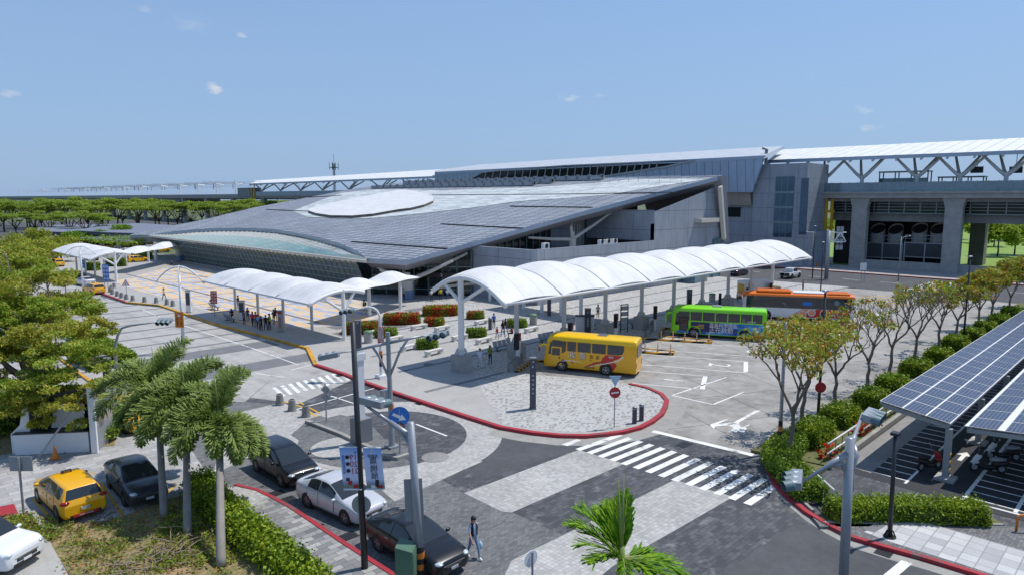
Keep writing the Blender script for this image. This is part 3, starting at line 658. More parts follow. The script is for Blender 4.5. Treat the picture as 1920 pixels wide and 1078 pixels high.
mb=MB(); mb.bar(onsid(1302,301,.15),onsid(1250,313,.15),.4,.2,0,(1,0,0)); mb.bar(onsid(1252,312.7,.15),onsid(1090,338,.15),.4,.2,0,(1,0,0)); mb.build('window_sill',M['galv'],con)
mb=MB(); a,b=onX(1354,361,139.2),onX(1406,361,139.2); mb.quad(a,a+V(.5,0,-2.8),b+V(.5,-.3,-2.8),b); mb.build('stained_panel',M['rust'],con)
mb=MB(); c_=onX(1437,286,142); mb.tube([c_+V(0,0,-2.5),c_+V(0,0,.6),c_+V(-.1,.8,.9)],.35,8); mb.build('roof_pipe',M['grey'],con)
vd=thing('viaduct','long grey concrete railway viaduct on square columns with glass platform railing','viaduct')
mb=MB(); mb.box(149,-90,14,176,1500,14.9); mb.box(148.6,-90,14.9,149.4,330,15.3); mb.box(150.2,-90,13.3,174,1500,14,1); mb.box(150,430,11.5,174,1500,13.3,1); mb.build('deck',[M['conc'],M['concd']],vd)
rg_=mat('pale_rail_glass',S(120,140,150),.1,.2,var=.15,sc=.4)
mb=MB(); mb.box(148.7,175,15.3,148.8,330,17.1,0); mb.build('far_railing',rg_,vd)
mb=MB(); mb.box(148.7,-90,15.3,148.8,56,17.1,0)
for y in np.arange(-90,56,1.7): mb.box(148.6,y,15.2,148.85,y+.1,17.2,1)
mb.box(148.58,-90,15.3,148.9,56,15.65,2); mb.build('platform_railing',[rg_,M['galv'],M['sky_gl']],vd)
mb=MB(); mb.box(148.9,330,14.9,149.5,1500,16.0); mb.build('parapet',M['conc'],vd)
for i,y in enumerate(list(np.arange(-50.5,60,16.6))+list(np.arange(180,760,35))):
    mb=MB(); mb.box(149.6,y-1.45,0,151.2,y+1.45,12.2); mb.add([(149.6,y-1.45,12.2),(151.2,y-1.45,12.2),(151.2,y+1.45,12.2),(149.6,y+1.45,12.2),(149.4,y-1.9,14),(151.4,y-1.9,14),(151.4,y+1.9,14),(149.4,y+1.9,14)],[(0,1,5,4),(1,2,6,5),(2,3,7,6),(3,0,4,7)]); mb.build('column',M['conc'],vd)
for y in np.arange(-50.5,60,16.6):
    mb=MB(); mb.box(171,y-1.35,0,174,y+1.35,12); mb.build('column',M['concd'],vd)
mb=MB(); mb.box(152.6,-90,11.,153,56,13.4,0); mb.box(152.2,-90,10.9,153.4,56,11.1,1)
for y in np.arange(-90,56,2.8): mb.box(152.5,y,11.,152.62,y+.14,13.4,2)
for z in (11.6,12.2,12.8): mb.box(152.5,-90,z,152.6,56,z+.08,2)
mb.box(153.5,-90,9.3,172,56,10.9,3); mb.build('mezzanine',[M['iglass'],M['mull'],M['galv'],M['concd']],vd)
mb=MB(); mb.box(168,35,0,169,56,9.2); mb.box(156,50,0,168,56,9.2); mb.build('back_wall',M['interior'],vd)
# platform roofs
def platroof(name,label,pts_near,pts_far,x0,x1):
    t_=thing(name,label,'platform roof')
    a,b=onX(*pts_near[0],x0),onX(*pts_near[1],x0); c_,d=onX(*pts_far[1],x1),onX(*pts_far[0],x1)
    mb=MB(); mb.quad(a,b,c_,d) 
    n=(mb and (b-a).cross(d-a)); 
    if n.z<0: mb.f=[f[::-1] for f in mb.f]
    mb.build('roof_sheet',M['roofw'],t_)
    u=V(0,0,-.6); mb=MB(); mb.bar(a+u*.5,b+u*.5,.3,.7,0); mb.quad(a+u,b+u,c_+u,d+u,1); mb.quad(d+u,c_+u,c_,d,0); mb.quad(a+u,a,d,d+u,0)
    for k in range(14):
        tt=k/13; mb.bar(a.lerp(b,tt)+u*1.4,d.lerp(c_,tt)+u*1.4,.35,.5,2)
    mb.build('roof_underside',[M['fascia'],M['grey'],M['post']],t_)
    return t_,a,b
pr,a,b=platroof('platform_roof','white seamed roof over the raised platform right of the tower',((1440,301),(2060,277)),((1466,281),(2060,252)),149,170)
def ytree(parent,x,y,z0,zs,zt,w=4.2,m='post'):
    mb=MB(); mb.tube([(x,y,z0),(x,y,zs)],[.42,.36],10)
    for dy,dx in ((w,0),(-w,0),(w*.5,5),(-w*.5,5)):
        mb.tube([(x,y,zs-.6),(x+dx*.25,y+dy*.3,zs+.5),(x+dx,y+dy,zt)],[.36,.3,.22],8)
    mb.build('branching_post',M[m],parent,40)
for px in (1546,1616,1719,1800,1886,1975): 
    p=onX(px,340,152); ytree(pr,152,p.y,15,18.6,22.2)
pl_,a,b=platroof('platform_roof','long low white roof over the far platform left of the concourse',((468,345),(842,330)),((482,339),(842,317)),149,166)
for px in (491,526,564,605,655,715,775): 
    p=onX(px,360,152); ytree(pl_,152,p.y,15,18,20.8,6.5)
for i,(px,w_) in enumerate(((1692,9),(1800,7.5))):
    p=onX(px,352,158); t_=thing('platform_shelter',('large grey framed lift shelter on the platform behind the branching post','low dark waiting shelter on the platform near the seated passengers')[i],'shelter',(158,p.y,15))
    h=(4.3,3.0)[i]; mb=MB()
    for y in np.linspace(-w_/2,w_/2,4): mb.box(-.1,y-.1,0,.1,y+.1,h); mb.box(2.4,y-.1,0,2.6,y+.1,h)
    mb.box(-.2,-w_/2-.2,h,2.8,w_/2+.2,h+.25); mb.build('frame',M['mull'],t_)
    mb=MB(); mb.box(-.03,-w_/2,.3,.03,w_/2,h-1.2); mb.build('pane',M['sky_gl'],t_)
for i,px in enumerate((1832,1905)):
    p=onX(px,318,156); t_=thing('platform_screen','black hanging information screen under the platform roof, '+('nearer the tower' if i==0 else 'near the photo edge'),'screen',tuple(p)); mb=MB(); mb.box(-.2,-1.,-.7,.2,1.,.5); mb.build('panel',M['dark'],t_); mb=MB(); mb.cyl((0,0,.5),(0,0,4),.06,n=6); mb.build('hanger',M['galv'],t_)
# cooling towers under the viaduct
for i,(xa,xb) in enumerate(((1620,1690),(1697,1772))):
    a=onX(xa,455,156); b=onX(xb,488,156); 
    ct=thing('cooling_unit',('left','right')[i]+' grey louvred cooling unit with two round fan cowls under the viaduct','cooling unit',(156,b.y,0))
    w_=a.y-b.y; z0,z1=b.z+.3,a.z
    mb=MB(); mb.box(0,0,z0,4,w_,z1); mb.build('louvre_box',seams('louvres_%d'%i,S(140,144,152),.5,'Y',S(70,74,82),.6,.1),ct)
    mb=MB()
    for y in (0,w_/2,w_):
        mb.box(-.12,y-.12,0,.0,y+.12,z1+.1)
    for z in (z0,z1): mb.box(-.14,-.1,z-.1,.02,w_+.1,z+.1)
    for y in np.linspace(0,w_,5): mb.box(-.08,y-.04,z1,-.02,y+.04,z1+1.6)
    mb.box(-.08,0,z1+1.5,-.02,w_,z1+1.6); mb.box(-.08,0,z1+.8,-.02,w_,z1+.88); mb.build('frame',M['galv'],ct)
    for k in range(2):
        y=w_*(.27+.46*k); mb=MB(); n=20; r=w_*.19; vs=[];fs=[]
        for zz in (0,1):
            for q_ in range(n):
                an=2*PI*q_/n; vs.append((2+r*math.cos(an),y+r*math.sin(an),z1+(.0 if zz==0 else 3.0+1.0*math.cos(an)*1.1)))
        fs=[(q_,(q_+1)%n,(q_+1)%n+n,q_+n) for q_ in range(n)]; mb.add(vs,fs,0); mb.add([(v_[0],v_[1],v_[2]-.35) for v_ in vs[n:]],[tuple(range(n))],1)
        mb.build('fan_cowl',[M['conc'],M['dark']],ct,40)
mb=MB(); mb.box(150,20,0,150.3,48,1.6); tag(mb.build('low_wall',M['conc']),'low concrete wall along the road in front of the cooling units','wall')
# ventilated mast
an=thing('radio_mast','thin dark lattice radio mast with antennas rising behind the far platform roof','mast',tuple(onX(627,345,185))); an.scale=(.62,.62,1.)
mb=MB()
for dx,dy in ((-.7,-.7),(.7,-.7),(.7,.7),(-.7,.7)): mb.bar((dx,dy,-4),(dx*.7,dy*.7,10),.25,.25)
for z in range(-4,10,2): mb.bar((-.7,-.7,z),(.7,.7,z+2),.15,.15); mb.bar((.7,-.7,z),(-.7,.7,z+2),.15,.15)
mb.build('lattice',M['dark'],an)
mb=MB(); mb.box(-2.6,-2.6,8,2.6,2.6,8.3); 
for dx,dy in ((-2.6,-2.6),(2.6,-2.6),(2.6,2.6),(-2.6,2.6),(0,2.6),(0,-2.6)): mb.cyl((dx,dy,7),(dx,dy,10.6),.18,n=6)
mb.cyl((0,0,10),(0,0,15),.12,n=6); mb.build('antenna',M['dark'],an)
# ================= tensile walkway canopies =================
def canopy(name,label,n,axis,loc,pitch=6.35,wl=3.5,wr=5.2,zt=7.95,brick=True,colr=.27,k=.082,w0=.55,bulge=.5):
    """barrel-vaulted membrane in n bays; local +X runs along it, front column at the origin"""
    t_=thing(name,label,'canopy',loc,axis)
    def z(w): return zt-k*(w-w0)**2
    NU,NW=10,22; mb=MB()
    for b in range(n):
        vs=[]
        for i in range(NU+1):
            s=i/NU; bul=bulge*(4*s*(1-s))
            for j in range(NW+1):
                w=-wl+(wl+wr)*j/NW; ed=1-abs((w-w0)/(wr+.8))**2.2; vs.append((b*pitch+s*pitch,-w,z(w)+bul*max(0,ed)))
        fs=[(i*(NW+1)+j,(i+1)*(NW+1)+j,(i+1)*(NW+1)+j+1,i*(NW+1)+j+1) for i in range(NU) for j in range(NW)]
        mb.add(vs,[f[::-1] for f in fs],0)
    L=n*pitch
    memb=mb.build('membrane',[M['fabric']],t_,50)
    for x in (0,L):
        mb=MB(); mb.tube([(x,-w,z(w)-.22) for w in np.linspace(-wl,wr,17)],.2,8); mb.build('end_arch',M['white'],t_,True)
    for b in range(1,n): mb=MB(); mb.tube([(b*pitch,-w,z(w)+.02) for w in np.linspace(-wl,wr,13)],.1,6); mb.build('rib',M['post'],t_,True)
    for w in (-wl,wr): mb=MB(); mb.tube([(x,-w,z(w)-.05) for x in np.linspace(0,L,n*2+1)],.12,6); mb.build('edge_tube',M['post'],t_,True)
    for b in range(n+1):
        x=b*pitch; big=b==0; r=colr if big else colr*.78
        zc=z(0)-(.05 if big else .35); z0=ZP+(1.35 if brick else 0)
        mb=MB(); mb.cyl((x,0,z0),(x,0,zc),r*.95 if big else r,r*.9 if big else r,n=18)
        for s in (-1,1):
            w=(.56*wr if s>0 else -.6*wl); zz=z(w)-.25
            mb.tube([(x,0,zc-(2.2 if big else 1.3)),(x,-w,zz)],.15 if big else .08,8)
        mb.build('column',M['white'] if big else M['post'],t_,40)
        if brick:
            h=1.35; s=.62 if big else .6
            mb=MB(); mb.box(x-s,-s,ZP,x+s,s,ZP+h); 
            pb=mb.build('pedestal',M['conc'],t_)
            mb=MB()
            for q_ in range(10):
                a=2*PI*q_/10; mb.bar((x+math.cos(a)*(r+.02),math.sin(a)*(r+.02),ZP+h+.5),(x+math.cos(a)*(r+.25),math.sin(a)*(r+.25),ZP+h),.03,.14)
            mb.build('base_fin',M['post'],pb)
    return t_
canopy('walkway_canopy','long white barrel-vaulted membrane canopy over the bus bays, nearest to the yellow coach',9,0,(35.4,41.2,0))
canopy('walkway_canopy','white barrel-vaulted canopy of four bays over the queue beside the yellow kerb',4,R(90),(35.1,58.5,0),zt=5.25,wl=3.8,wr=2.4,brick=False,colr=.2,k=.07,w0=.1,bulge=.32)
canopy('walkway_canopy','far left white barrel-vaulted canopy behind the blue bus sign',4,R(90),(33.4,127,0),zt=5.25,wl=3.8,wr=2.4,brick=False,colr=.22,k=.07,w0=.1,bulge=.32)
def saddle(label,x0,y0,x1,y1,w,zlo,zhi,posts):
    t_=thing('saddle_canopy',label,'canopy',(x0,y0,0))
    d=V(x1-x0,y1-y0,0); L=d.length; d.normalize(); nrm=V(-d.y,d.x,0); mb=MB(); NU,NW=24,8; vs=[]
    for i in range(NU+1):
        s=i/NU
        for j in range(NW+1):
            q_=(j/NW-.5)*2; zz=zlo+(zhi-zlo)*(.5-.5*math.cos(s*2*PI*(2 if L>9 else 1)))*(1-q_*q_*.85)+.25*(1-q_*q_)
            p=d*(L*s)+nrm*(q_*w/2); vs.append((p.x,p.y,zz))
    mb.add(vs,[(i*(NW+1)+j,i*(NW+1)+j+1,(i+1)*(NW+1)+j+1,(i+1)*(NW+1)+j) for i in range(NU) for j in range(NW)]); mb.build('membrane',M['fabric'],t_,True)
    for px,py in posts:
        p=P(px,py,ZP); mb=MB(); mb.cyl((p.x-x0,p.y-y0,ZP),(p.x-x0,p.y-y0,zlo+.2),.22,n=10); mb.bar((p.x-x0-1,p.y-y0,zlo),(p.x-x0+1,p.y-y0,zlo+.1),.12,.12); mb.build('post',M['white'],t_,40)
saddle('small white wavy canopy between the queue canopy and the branching column',39.5,67.,53.5,73.5,4.4,3.7,4.6,((693,592),(751,580)))
saddle('small white wavy canopy at far left by the parked taxis',38.5,141,55,161,4.4,3.7,4.5,((237,499),(279,492)))
saddle('grey-white walkway canopy running from the bus bays to the station wall',62.,45.5,62.,62.,5.,4.4,5.6,((919,565),(982,579),(1016,587),(1052,592),(1089,596)))
# ================= vehicles =================
def paint(name,c,metal=.0,rough=.28): return mat(name,c,rough,metal,var=0,coat=.3)
PA={'yellow':paint('taxi_yellow_paint',S(232,172,14)),'grey':paint('dark_grey_car_paint',S(74,74,80),.5),'black':paint('black_car_paint',S(26,27,31),.2),'silver':paint('silver_car_paint',S(196,198,203),.15),'white':paint('white_car_paint',S(226,228,230)),'red':paint('red_car_paint',S(150,24,30)),'blue':paint('blue_car_paint',S(60,80,120),.3)}
M['head']=mat('headlamp_lens',S(210,218,224),.08,.3,var=.2,sc=9.); M['tail']=mat('tail_lamp_lens',S(150,16,18),.15,var=.1); M['rim']=mat('alloy_rim',S(150,152,156),.3,.7,var=.1); M['plate']=mat('licence_plate',S(222,224,226),.5,var=.03)
def cr(p0,p1,p2,p3,t,k=.36):
    m1=(p2-p0)*k; m2=(p3-p1)*k; t2=t*t;t3=t2*t
    return (2*t3-3*t2+1)*p1+(t3-2*t2+t)*m1+(-2*t3+3*t2)*p2+(t3-t2)*m2
class Loft:
    def __init__(s,secs): s.g=np.array(secs,dtype=float)      # [station][point][xyz]
    def ev(s,t,u):
        g=s.g; n,m=g.shape[:2]; i=min(max(int(t),0),n-2); ft=t-i; j=min(max(int(u),0),m-2); fu=u-j
        def row(a):
            r=g[a]; return cr(r[max(j-1,0)],r[j],r[j+1],r[min(j+2,m-1)],fu,.3)
        return Vector(cr(row(max(i-1,0)),row(i),row(i+1),row(min(i+2,n-1)),ft))
    def patch(s,mb,t0,t1,u0,u1,nt,nu,off=0.,m=0):
        vs=[]
        for a in range(nt+1):
            for b in range(nu+1):
                t=t0+(t1-t0)*a/nt; u=u0+(u1-u0)*b/nu; p=s.ev(t,u)
                if off:
                    d=.02; n_=(s.ev(min(t+d,s.g.shape[0]-1),u)-s.ev(max(t-d,0),u)).cross(s.ev(t,min(u+d,s.g.shape[1]-1))-s.ev(t,max(u-d,0)))
                    if n_.length>1e-9: p=p+n_.normalized()*off*s.sg
                vs.append(p)
        mb.add(vs,[((a)*(nu+1)+b,(a)*(nu+1)+b+1,(a+1)*(nu+1)+b+1,(a+1)*(nu+1)+b) for a in range(nt) for b in range(nu)],m)
    sg=-1
CARS={'sedan':([(2.32,.38,.60,.62,.68,.48,.69),(2.24,.25,.78,.70,.77,.62,.79),(1.98,.2,.87,.78,.87,.70,.90),(1.5,.19,.89,.86,.96,.74,.99),(1.15,.19,.89,.90,1.01,.77,1.04),(.1,.19,.89,.94,1.40,.60,1.445),(-.5,.19,.89,.97,1.445,.59,1.48),(-1.05,.19,.89,.99,1.39,.57,1.42),(-1.9,.2,.88,1.02,1.12,.68,1.15),(-2.12,.22,.86,1.0,1.10,.66,1.13),(-2.28,.3,.8,.92,1.04,.6,1.06),(-2.33,.4,.72,.7,.84,.55,.86)],
   dict(ws=(4.05,4.97),rg=(7.08,7.95),sides=((4.5,5.9),(5.98,7.3)),wx=(1.38,-1.34),r=.325)),
 'mpv':([(2.22,.35,.66,.6,.66,.5,.67),(2.14,.24,.8,.7,.78,.62,.8),(1.88,.2,.86,.82,.9,.7,.93),(1.4,.2,.88,.92,1.0,.76,1.03),(.3,.2,.89,.97,1.48,.62,1.52),(-.6,.2,.89,.99,1.55,.64,1.58),(-1.5,.2,.88,1.01,1.51,.62,1.55),(-1.98,.22,.87,1.03,1.45,.6,1.48),(-2.22,.25,.85,1.0,1.04,.74,1.05),(-2.31,.35,.8,.75,.8,.7,.81)],
   dict(ws=(3.05,3.97),rg=(7.1,7.93),sides=((3.35,4.55),(4.63,5.6),(5.68,6.6)),wx=(1.36,-1.36),r=.32)),
 'suv':([(2.25,.4,.66,.7,.76,.5,.77),(2.18,.28,.82,.8,.9,.66,.92),(1.9,.25,.9,.94,1.02,.74,1.04),(1.1,.25,.92,1.02,1.1,.78,1.13),(.3,.25,.92,1.05,1.6,.66,1.64),(-.6,.25,.92,1.07,1.66,.66,1.7),(-1.6,.25,.91,1.09,1.6,.64,1.64),(-1.95,.28,.9,1.1,1.5,.62,1.53),(-2.2,.3,.87,1.05,1.1,.76,1.12),(-2.28,.42,.82,.85,.9,.72,.91)],
   dict(ws=(3.05,3.97),rg=(7.08,7.93),sides=((3.35,4.55),(4.63,5.6),(5.68,6.6)),wx=(1.35,-1.35),r=.36))}
def secs(st):
    out=[]
    for x,zb,w,zs,zt,wt,zc in st:
        h=[(0,zb),(.86*w,zb),(w*.985,zb+.16),(w,zb+(zs-zb)*.6),(.97*w,zs),(wt,zt),(wt*.55,zt+(zc-zt)*.8),(0,zc)]
        out.append([(x,-y,z) for y,z in h]+[(x,y,z) for y,z in h[-2::-1]])
    return out
def wheel(root,x,y,r,side,rim='rim',tw=.2):
    mb=MB(); n=22
    prof=[(r*.62,tw*.5),(r*.93,tw*.5),(r,tw*.36),(r,-tw*.5)]
    vs=[];fs=[]
    for pr,py in prof:
        for i in range(n): a=2*PI*i/n; vs.append((x+pr*math.cos(a),y+side*py,r+pr*math.sin(a)))
    for k in range(3):
        for i in range(n): fs.append((k*n+i,k*n+(i+1)%n,(k+1)*n+(i+1)%n,(k+1)*n+i))
    mb.add(vs,fs); t_=mb.build('wheel',M['black'],root,30)
    mb=MB(); rr=r*.64; mb.cyl((x,y+side*(tw*.5-.06),r),(x,y+side*(tw*.5-.045),r),rr,n=20,m=1)
    for k in range(5):
        a=2*PI*k/5+.3; mb.bar((x,y+side*(tw*.5-.02),r),(x+rr*math.cos(a),y+side*(tw*.5-.02),r+rr*math.sin(a)),.07,.03,0,(0,1,0))
    mb.cyl((x,y+side*(tw*.5-.05),r),(x,y+side*(tw*.5),r),r*.14,n=10)
    for k in range(20):
        a=2*PI*k/20;b=2*PI*(k+1)/20; mb.quad(*[(x+q_*math.cos(c),y+side*(tw*.5+.002),r+q_*math.sin(c)) for q_,c in ((rr*.9,a),(rr*1.0,a),(rr*1.0,b),(rr*.9,b))])
    mb.build('rim',[M[rim],M['dark']],t_)
def make_car(kind,colour,label,cat='car',taxi=False,group=None,plate=None,rim='rim'):
    st,q_=CARS[kind]; root=thing({'yellow':'taxi'}.get(colour,'parked_car') if taxi else 'parked_car',label,cat,group=group)
    lf=Loft(secs(st)); n=len(st)-1; mb=MB()
    lf.patch(mb,0,n,0,14,n*5,42)
    w=st[4][2]; r=q_['r']
    for x in q_['wx']:
        for s in (-1,1): mb.cyl((x,s*(w-.12),r+.02),(x,s*(w+.004),r+.02),r*1.17,n=24,m=1)
    for e_ in (0,n):
        vs=[lf.ev(e_,u) for u in np.linspace(0,14,30)]; mb.add(vs,[tuple(range(30))] if e_==0 else [tuple(range(29,-1,-1))])
    x1=st[0][0]; zf=st[1][3]
    # lower bumper, grille
    mb.box(x1-.12,-.55,.30,x1+.015,.55,.42,1); mb.box(x1-.1,-.42,.47,x1+.012,.42,.58,1)
    xr=st[-1][0]; mb.box(xr-.02,-.6,.28,xr+.2,.6,.40,1)
    for s in (-1,1): mb.box(-1.05,s*(w-.03)-.02,.19,1.05,s*(w-.03)+.02,.24,1)
    body=mb.build('body',[PA[colour],M['black']],root,45)
    body.data.flip_normals() if False else None
    def glass(name,*a):
        mb=MB(); lf.patch(mb,*a); return mb.build(name,M['carglass'],root,True)
    glass('windshield',q_['ws'][0],q_['ws'][1],5.06,8.94,8,12,.012); glass('rear_window',q_['rg'][0],q_['rg'][1],5.1,8.9,8,12,.012)
    for a,b in q_['sides'][:2]:
        for u0,u1,sd in ((2.2,4.02,-1),(9.98,11.8,1)):
            mb=MB(); lf.patch(mb,a-.02,b+.02,u0,u1,12,8,.003); dr=mb.build('door',M['black'],root,True); mb=MB(); lf.patch(mb,a+.012,b-.012,u0+.03,u1-.03,12,8,.007); mb.build('door_skin',PA[colour],dr,True)
    for a,b in q_['sides']:
        for u0,u1 in ((4.12,4.88),(9.12,9.88)): glass('side_window',a,b,u0,u1,8,5,.012)
    for s in (-1,1):
        mb=MB(); mb.ell((x1-.24,s*(st[1][2]-.16),zf+.03),(.27,.19,.085),12,6); mb.build('headlight',M['head'],root,True)
        mb=MB(); mb.ell((xr+.13,s*(st[-2][2]-.12),st[-2][3]-.04),(.14,.2,.1),12,6); mb.build('taillight',M['tail'],root,True)
        mx=1.0 if kind=='sedan' else 1.05
        mb=MB(); mb.ell((mx-.22,s*(w+.1),st[4][3]+.1 if kind=='sedan' else 1.07),(.07,.12,.075),10,6); mb.build('mirror',PA[colour],root,True)
        mb=MB(); 
        for xx in (.28,-.72): mb.box(xx-.09,s*(w+.005)-.012,.80,xx+.09,s*(w+.005)+.012,.825)
        mb.build('door_handle',M['silver'] if colour!='yellow' else M['dark'],root)
        for x in q_['wx']: wheel(root,x,s*(w-.09),r,s,rim)
    mb=MB(); mb.box(x1-.03,-.5,.60,x1+.012,.5,.635); mb.box(x1-.03,-.34,.535,x1+.016,.34,.55); mb.build('grille_bar',M['silver'],root)
    mb=MB(); mb.box(x1+.016,-.17,.40,x1+.03,.17,.50); p1=mb.build('licence_plate',M['plate'],root)
    mb=MB(); mb.box(xr-.035,-.17,.56,xr-.015,.17,.68); p2=mb.build('licence_plate',M['plate'],root)
    if plate:
        text(plate,.105,M['dark'],p1,frame((x1+.034,0,.45),(0,1,0),(0,0,1))); text(plate,.105,M['dark'],p2,frame((xr-.039,0,.62),(0,-1,0),(0,0,1)))
    if taxi:
        mb=MB(); mb.box(-.1,-.2,st[5][6]-.01,.08,.2,st[5][6]+.09); sg=mb.build('roof_sign',M['dark'],root); text('TAXI',.11,M['yellow'],sg,frame((-.103,0,st[5][6]+.04),(0,-1,0),(0,0,1)))
    return root
def wheels_at(pf,pr,side,hw=.8):
    a,b=P(*pf),P(*pr); d=(a-b); d.z=0; d.normalize(); left=V(-d.y,d.x,0)
    c=(a+b)/2+left*(-hw if side=='L' else hw); c.z=.024
    return c,math.atan2(d.y,d.x)
def put(o,c,rz): o.location=c; o.rotation_euler=(0,0,rz); return o
def car_at(o,pf,pr,side): return put(o,*wheels_at(pf,pr,side))
tx=car_at(make_car('mpv','yellow','yellow taxi wagon with dark rear window, parked beside the grass, seen from behind','taxi',True,plate='TDC-0500'),(73,940),(112,977),'L')
gs=car_at(make_car('sedan','grey','dark grey sedan facing the grass, right of the parked yellow taxi wagon','car',plate='TDM-2112'),(236,948),(207,913),'R')
mb=MB(); mb.box(-2.36,-.5,.30,-2.34,.5,.42); st_=mb.build('bumper_sticker',M['red'],tx); text('TAXI 55688',.11,M['white'],st_,frame((-2.366,0,.36),(0,-1,0),(0,0,1)))
bm=car_at(make_car('mpv','black','black minivan parked at the red kerb behind the silver sedan','van',rim='rim'),(528,912),(484,884),'R')
ss=car_at(make_car('sedan','silver','silver sedan at the red kerb between the black minivan and black sedan','car'),(650,984),(577,950),'R')
bs=car_at(make_car('sedan','black','black sedan at the red kerb, nearest the camera, beside the green cabinet','car',plate='ZN-5029'),(795,1084),(707,1030),'R')
wc=car_at(make_car('suv','white','white car cut off by the lower left photo edge, on bare concrete','car'),(-16,1082),(-134,1066),'R')
yv=car_at(make_car('suv','yellow','yellow taxi van half hidden behind the palm crowns','taxi',True),(240,815),(209,790),'R')
def far_taxi(px,py,rz,kind,label,group='taxis waiting at the far end of the station'):
    o=dup(tx if kind=='mpv' else yv,P(px,py,.02),rz,label,group); return o
ft=dup(tx,P(176,550,.02),R(96),'yellow taxi driving away beside the first grey bollards, seen from behind')
far_taxi(258,492,R(10),'mpv','yellow taxi behind the small wavy canopy at far left, side on'); far_taxi(302,473,R(185),'mpv','yellow taxi left of the leaning glass front, side on')
far_taxi(290,466,R(170),'suv','yellow taxi van just behind the taxi left of the glass front'); far_taxi(250,464,R(20),'mpv','yellow taxi farthest in the row behind the wavy canopy')
far_taxi(118,478,R(60),'mpv','yellow taxi beneath the left end of the far left canopy'); far_taxi(106,500,R(96),'suv','yellow taxi van left of the far canopy posts, half behind foliage'); far_taxi(205,467,R(20),'mpv','yellow taxi behind the middle of the far left canopy')
dup(ss,P(160,535,.02),R(96),'silver sedan in the lane just ahead of the yellow taxi driving away'); o=dup(bs,P(143,524,.02),R(96),'black sedan with red tail lamps in the lane beside the far left canopy')
o=dup(bm,P(118,524,.02),R(100),'black minivan stopped in the lane left of the far left canopy'); dup(gs,P(172,682,.02),R(96),'dark sedan partly hidden by the big spreading tree beside the hedge median')
dup(gs,P(1385,516,.02),R(0),'dark sedan on the far road behind the end of the bus canopy')
# far car park rows (a few pixels each)
cols=[bs,ss,gs,wc,tx]; k=0
for r_,y in enumerate((176,190,204,219,236,254)):
    for c_ in range(7):
        x=16+c_*5.2+random.uniform(-.4,.4)
        if random.random()<.2: continue
        dup(cols[(k*7+r_)%4],(x,y,.02),R(90)+random.choice((0,PI)),'car parked in the open rows far behind the left canopy','cars in the far car park'); k+=1
for c_ in range(16):
    dup(cols[(c_*3)%4],(48+c_*3.4,205+random.uniform(-.5,.5)+(c_%2)*22,.02),R(90),'car parked in the dim rows beside the low dark garage','cars beside the garage')
# ---- pickup, truck ----
def boxpart(root,name,m,boxes,smooth=False,bev=.0):
    mb=MB()
    for b in boxes: mb.box(*b)
    o=mb.build(name,m,root,smooth)
    if bev:
        md=o.modifiers.new('Bevel','BEVEL'); md.width=bev; md.segments=2; md.limit_method='ANGLE'
    return o
pk=thing('pickup_truck','white pickup truck with black arches on the far road beside the canopy end','pickup',P(1482,521,.02),R(0))
st=[(2.55,.5,.7,.85,.95,.55,.97),(2.45,.4,.86,.95,1.05,.7,1.08),(1.6,.4,.93,1.08,1.14,.78,1.17),(1.15,.4,.93,1.12,1.2,.8,1.22),(.45,.4,.93,1.15,1.74,.66,1.78),(-.5,.4,.93,1.15,1.76,.66,1.8),(-.8,.4,.93,1.15,1.7,.66,1.72),(-.9,.4,.93,1.12,1.16,.85,1.16),(-2.5,.45,.92,1.12,1.16,.85,1.16),(-2.6,.5,.88,1.0,1.05,.8,1.05)]
lf=Loft(secs(st)); mb=MB(); lf.patch(mb,0,9,0,14,40,42)
for x in (1.6,-1.5):
    for s in (-1,1): mb.cyl((x,s*.8,.45),(x,s*.96,.45),.5,n=24,m=1)
mb.box(-2.5,-.75,1.1,-.95,.75,1.19,1); mb.build('body',[PA['white'],M['black']],pk,45)
for a in ((3.05,3.95,5.06,8.94),(4.0-.55,4.5,4.15,4.9),(4.55,5.5,4.15,4.9),(3.45,4.5,9.1,9.85),(4.55,5.5,9.1,9.85)):
    mb=MB(); lf.patch(mb,*a,8,8,.015); mb.build('window',M['carglass'],pk,True)
for x in (1.6,-1.5):
    for s in (-1,1): wheel(pk,x,s*.86,.38,s)
tk=thing('box_truck','white box truck with yellow logo squares parked behind the orange-roofed bus','truck',P(1425,565,.13),R(-30))
boxpart(tk,'cargo_box',M['wpl'],[(-3.0,-1.0,.85,1.1,1.0,2.9)],bev=.04)
boxpart(tk,'cab',mat('cream_cab_paint',S(216,200,150),.4,var=.05),[(1.2,-.9,.45,2.7,.9,2.1)],bev=.18)
boxpart(tk,'windshield',M['carglass'],[(2.66,-.78,1.2,2.73,.78,1.95)],bev=.02); boxpart(tk,'side_window',M['carglass'],[(1.5,-.93,1.2,2.4,-.89,1.9)]); boxpart(tk,'chassis',M['dark'],[(-3,-.6,.4,2.4,.6,.84)])
boxpart(tk,'logo',M['yellow'],[(-2.6,-1.02,2.0,-1.8,-1.0,2.6),(-2.8,-1.02,1.4,-1.7,-1.0,1.8)]); boxpart(tk,'logo',M['yellow'],[(-3.02,-.7,1.2,-3.0,.7,2.5)])
for x in (1.9,-1.9):
    for s in (-1,1): wheel(tk,x,s*.85,.36,s)
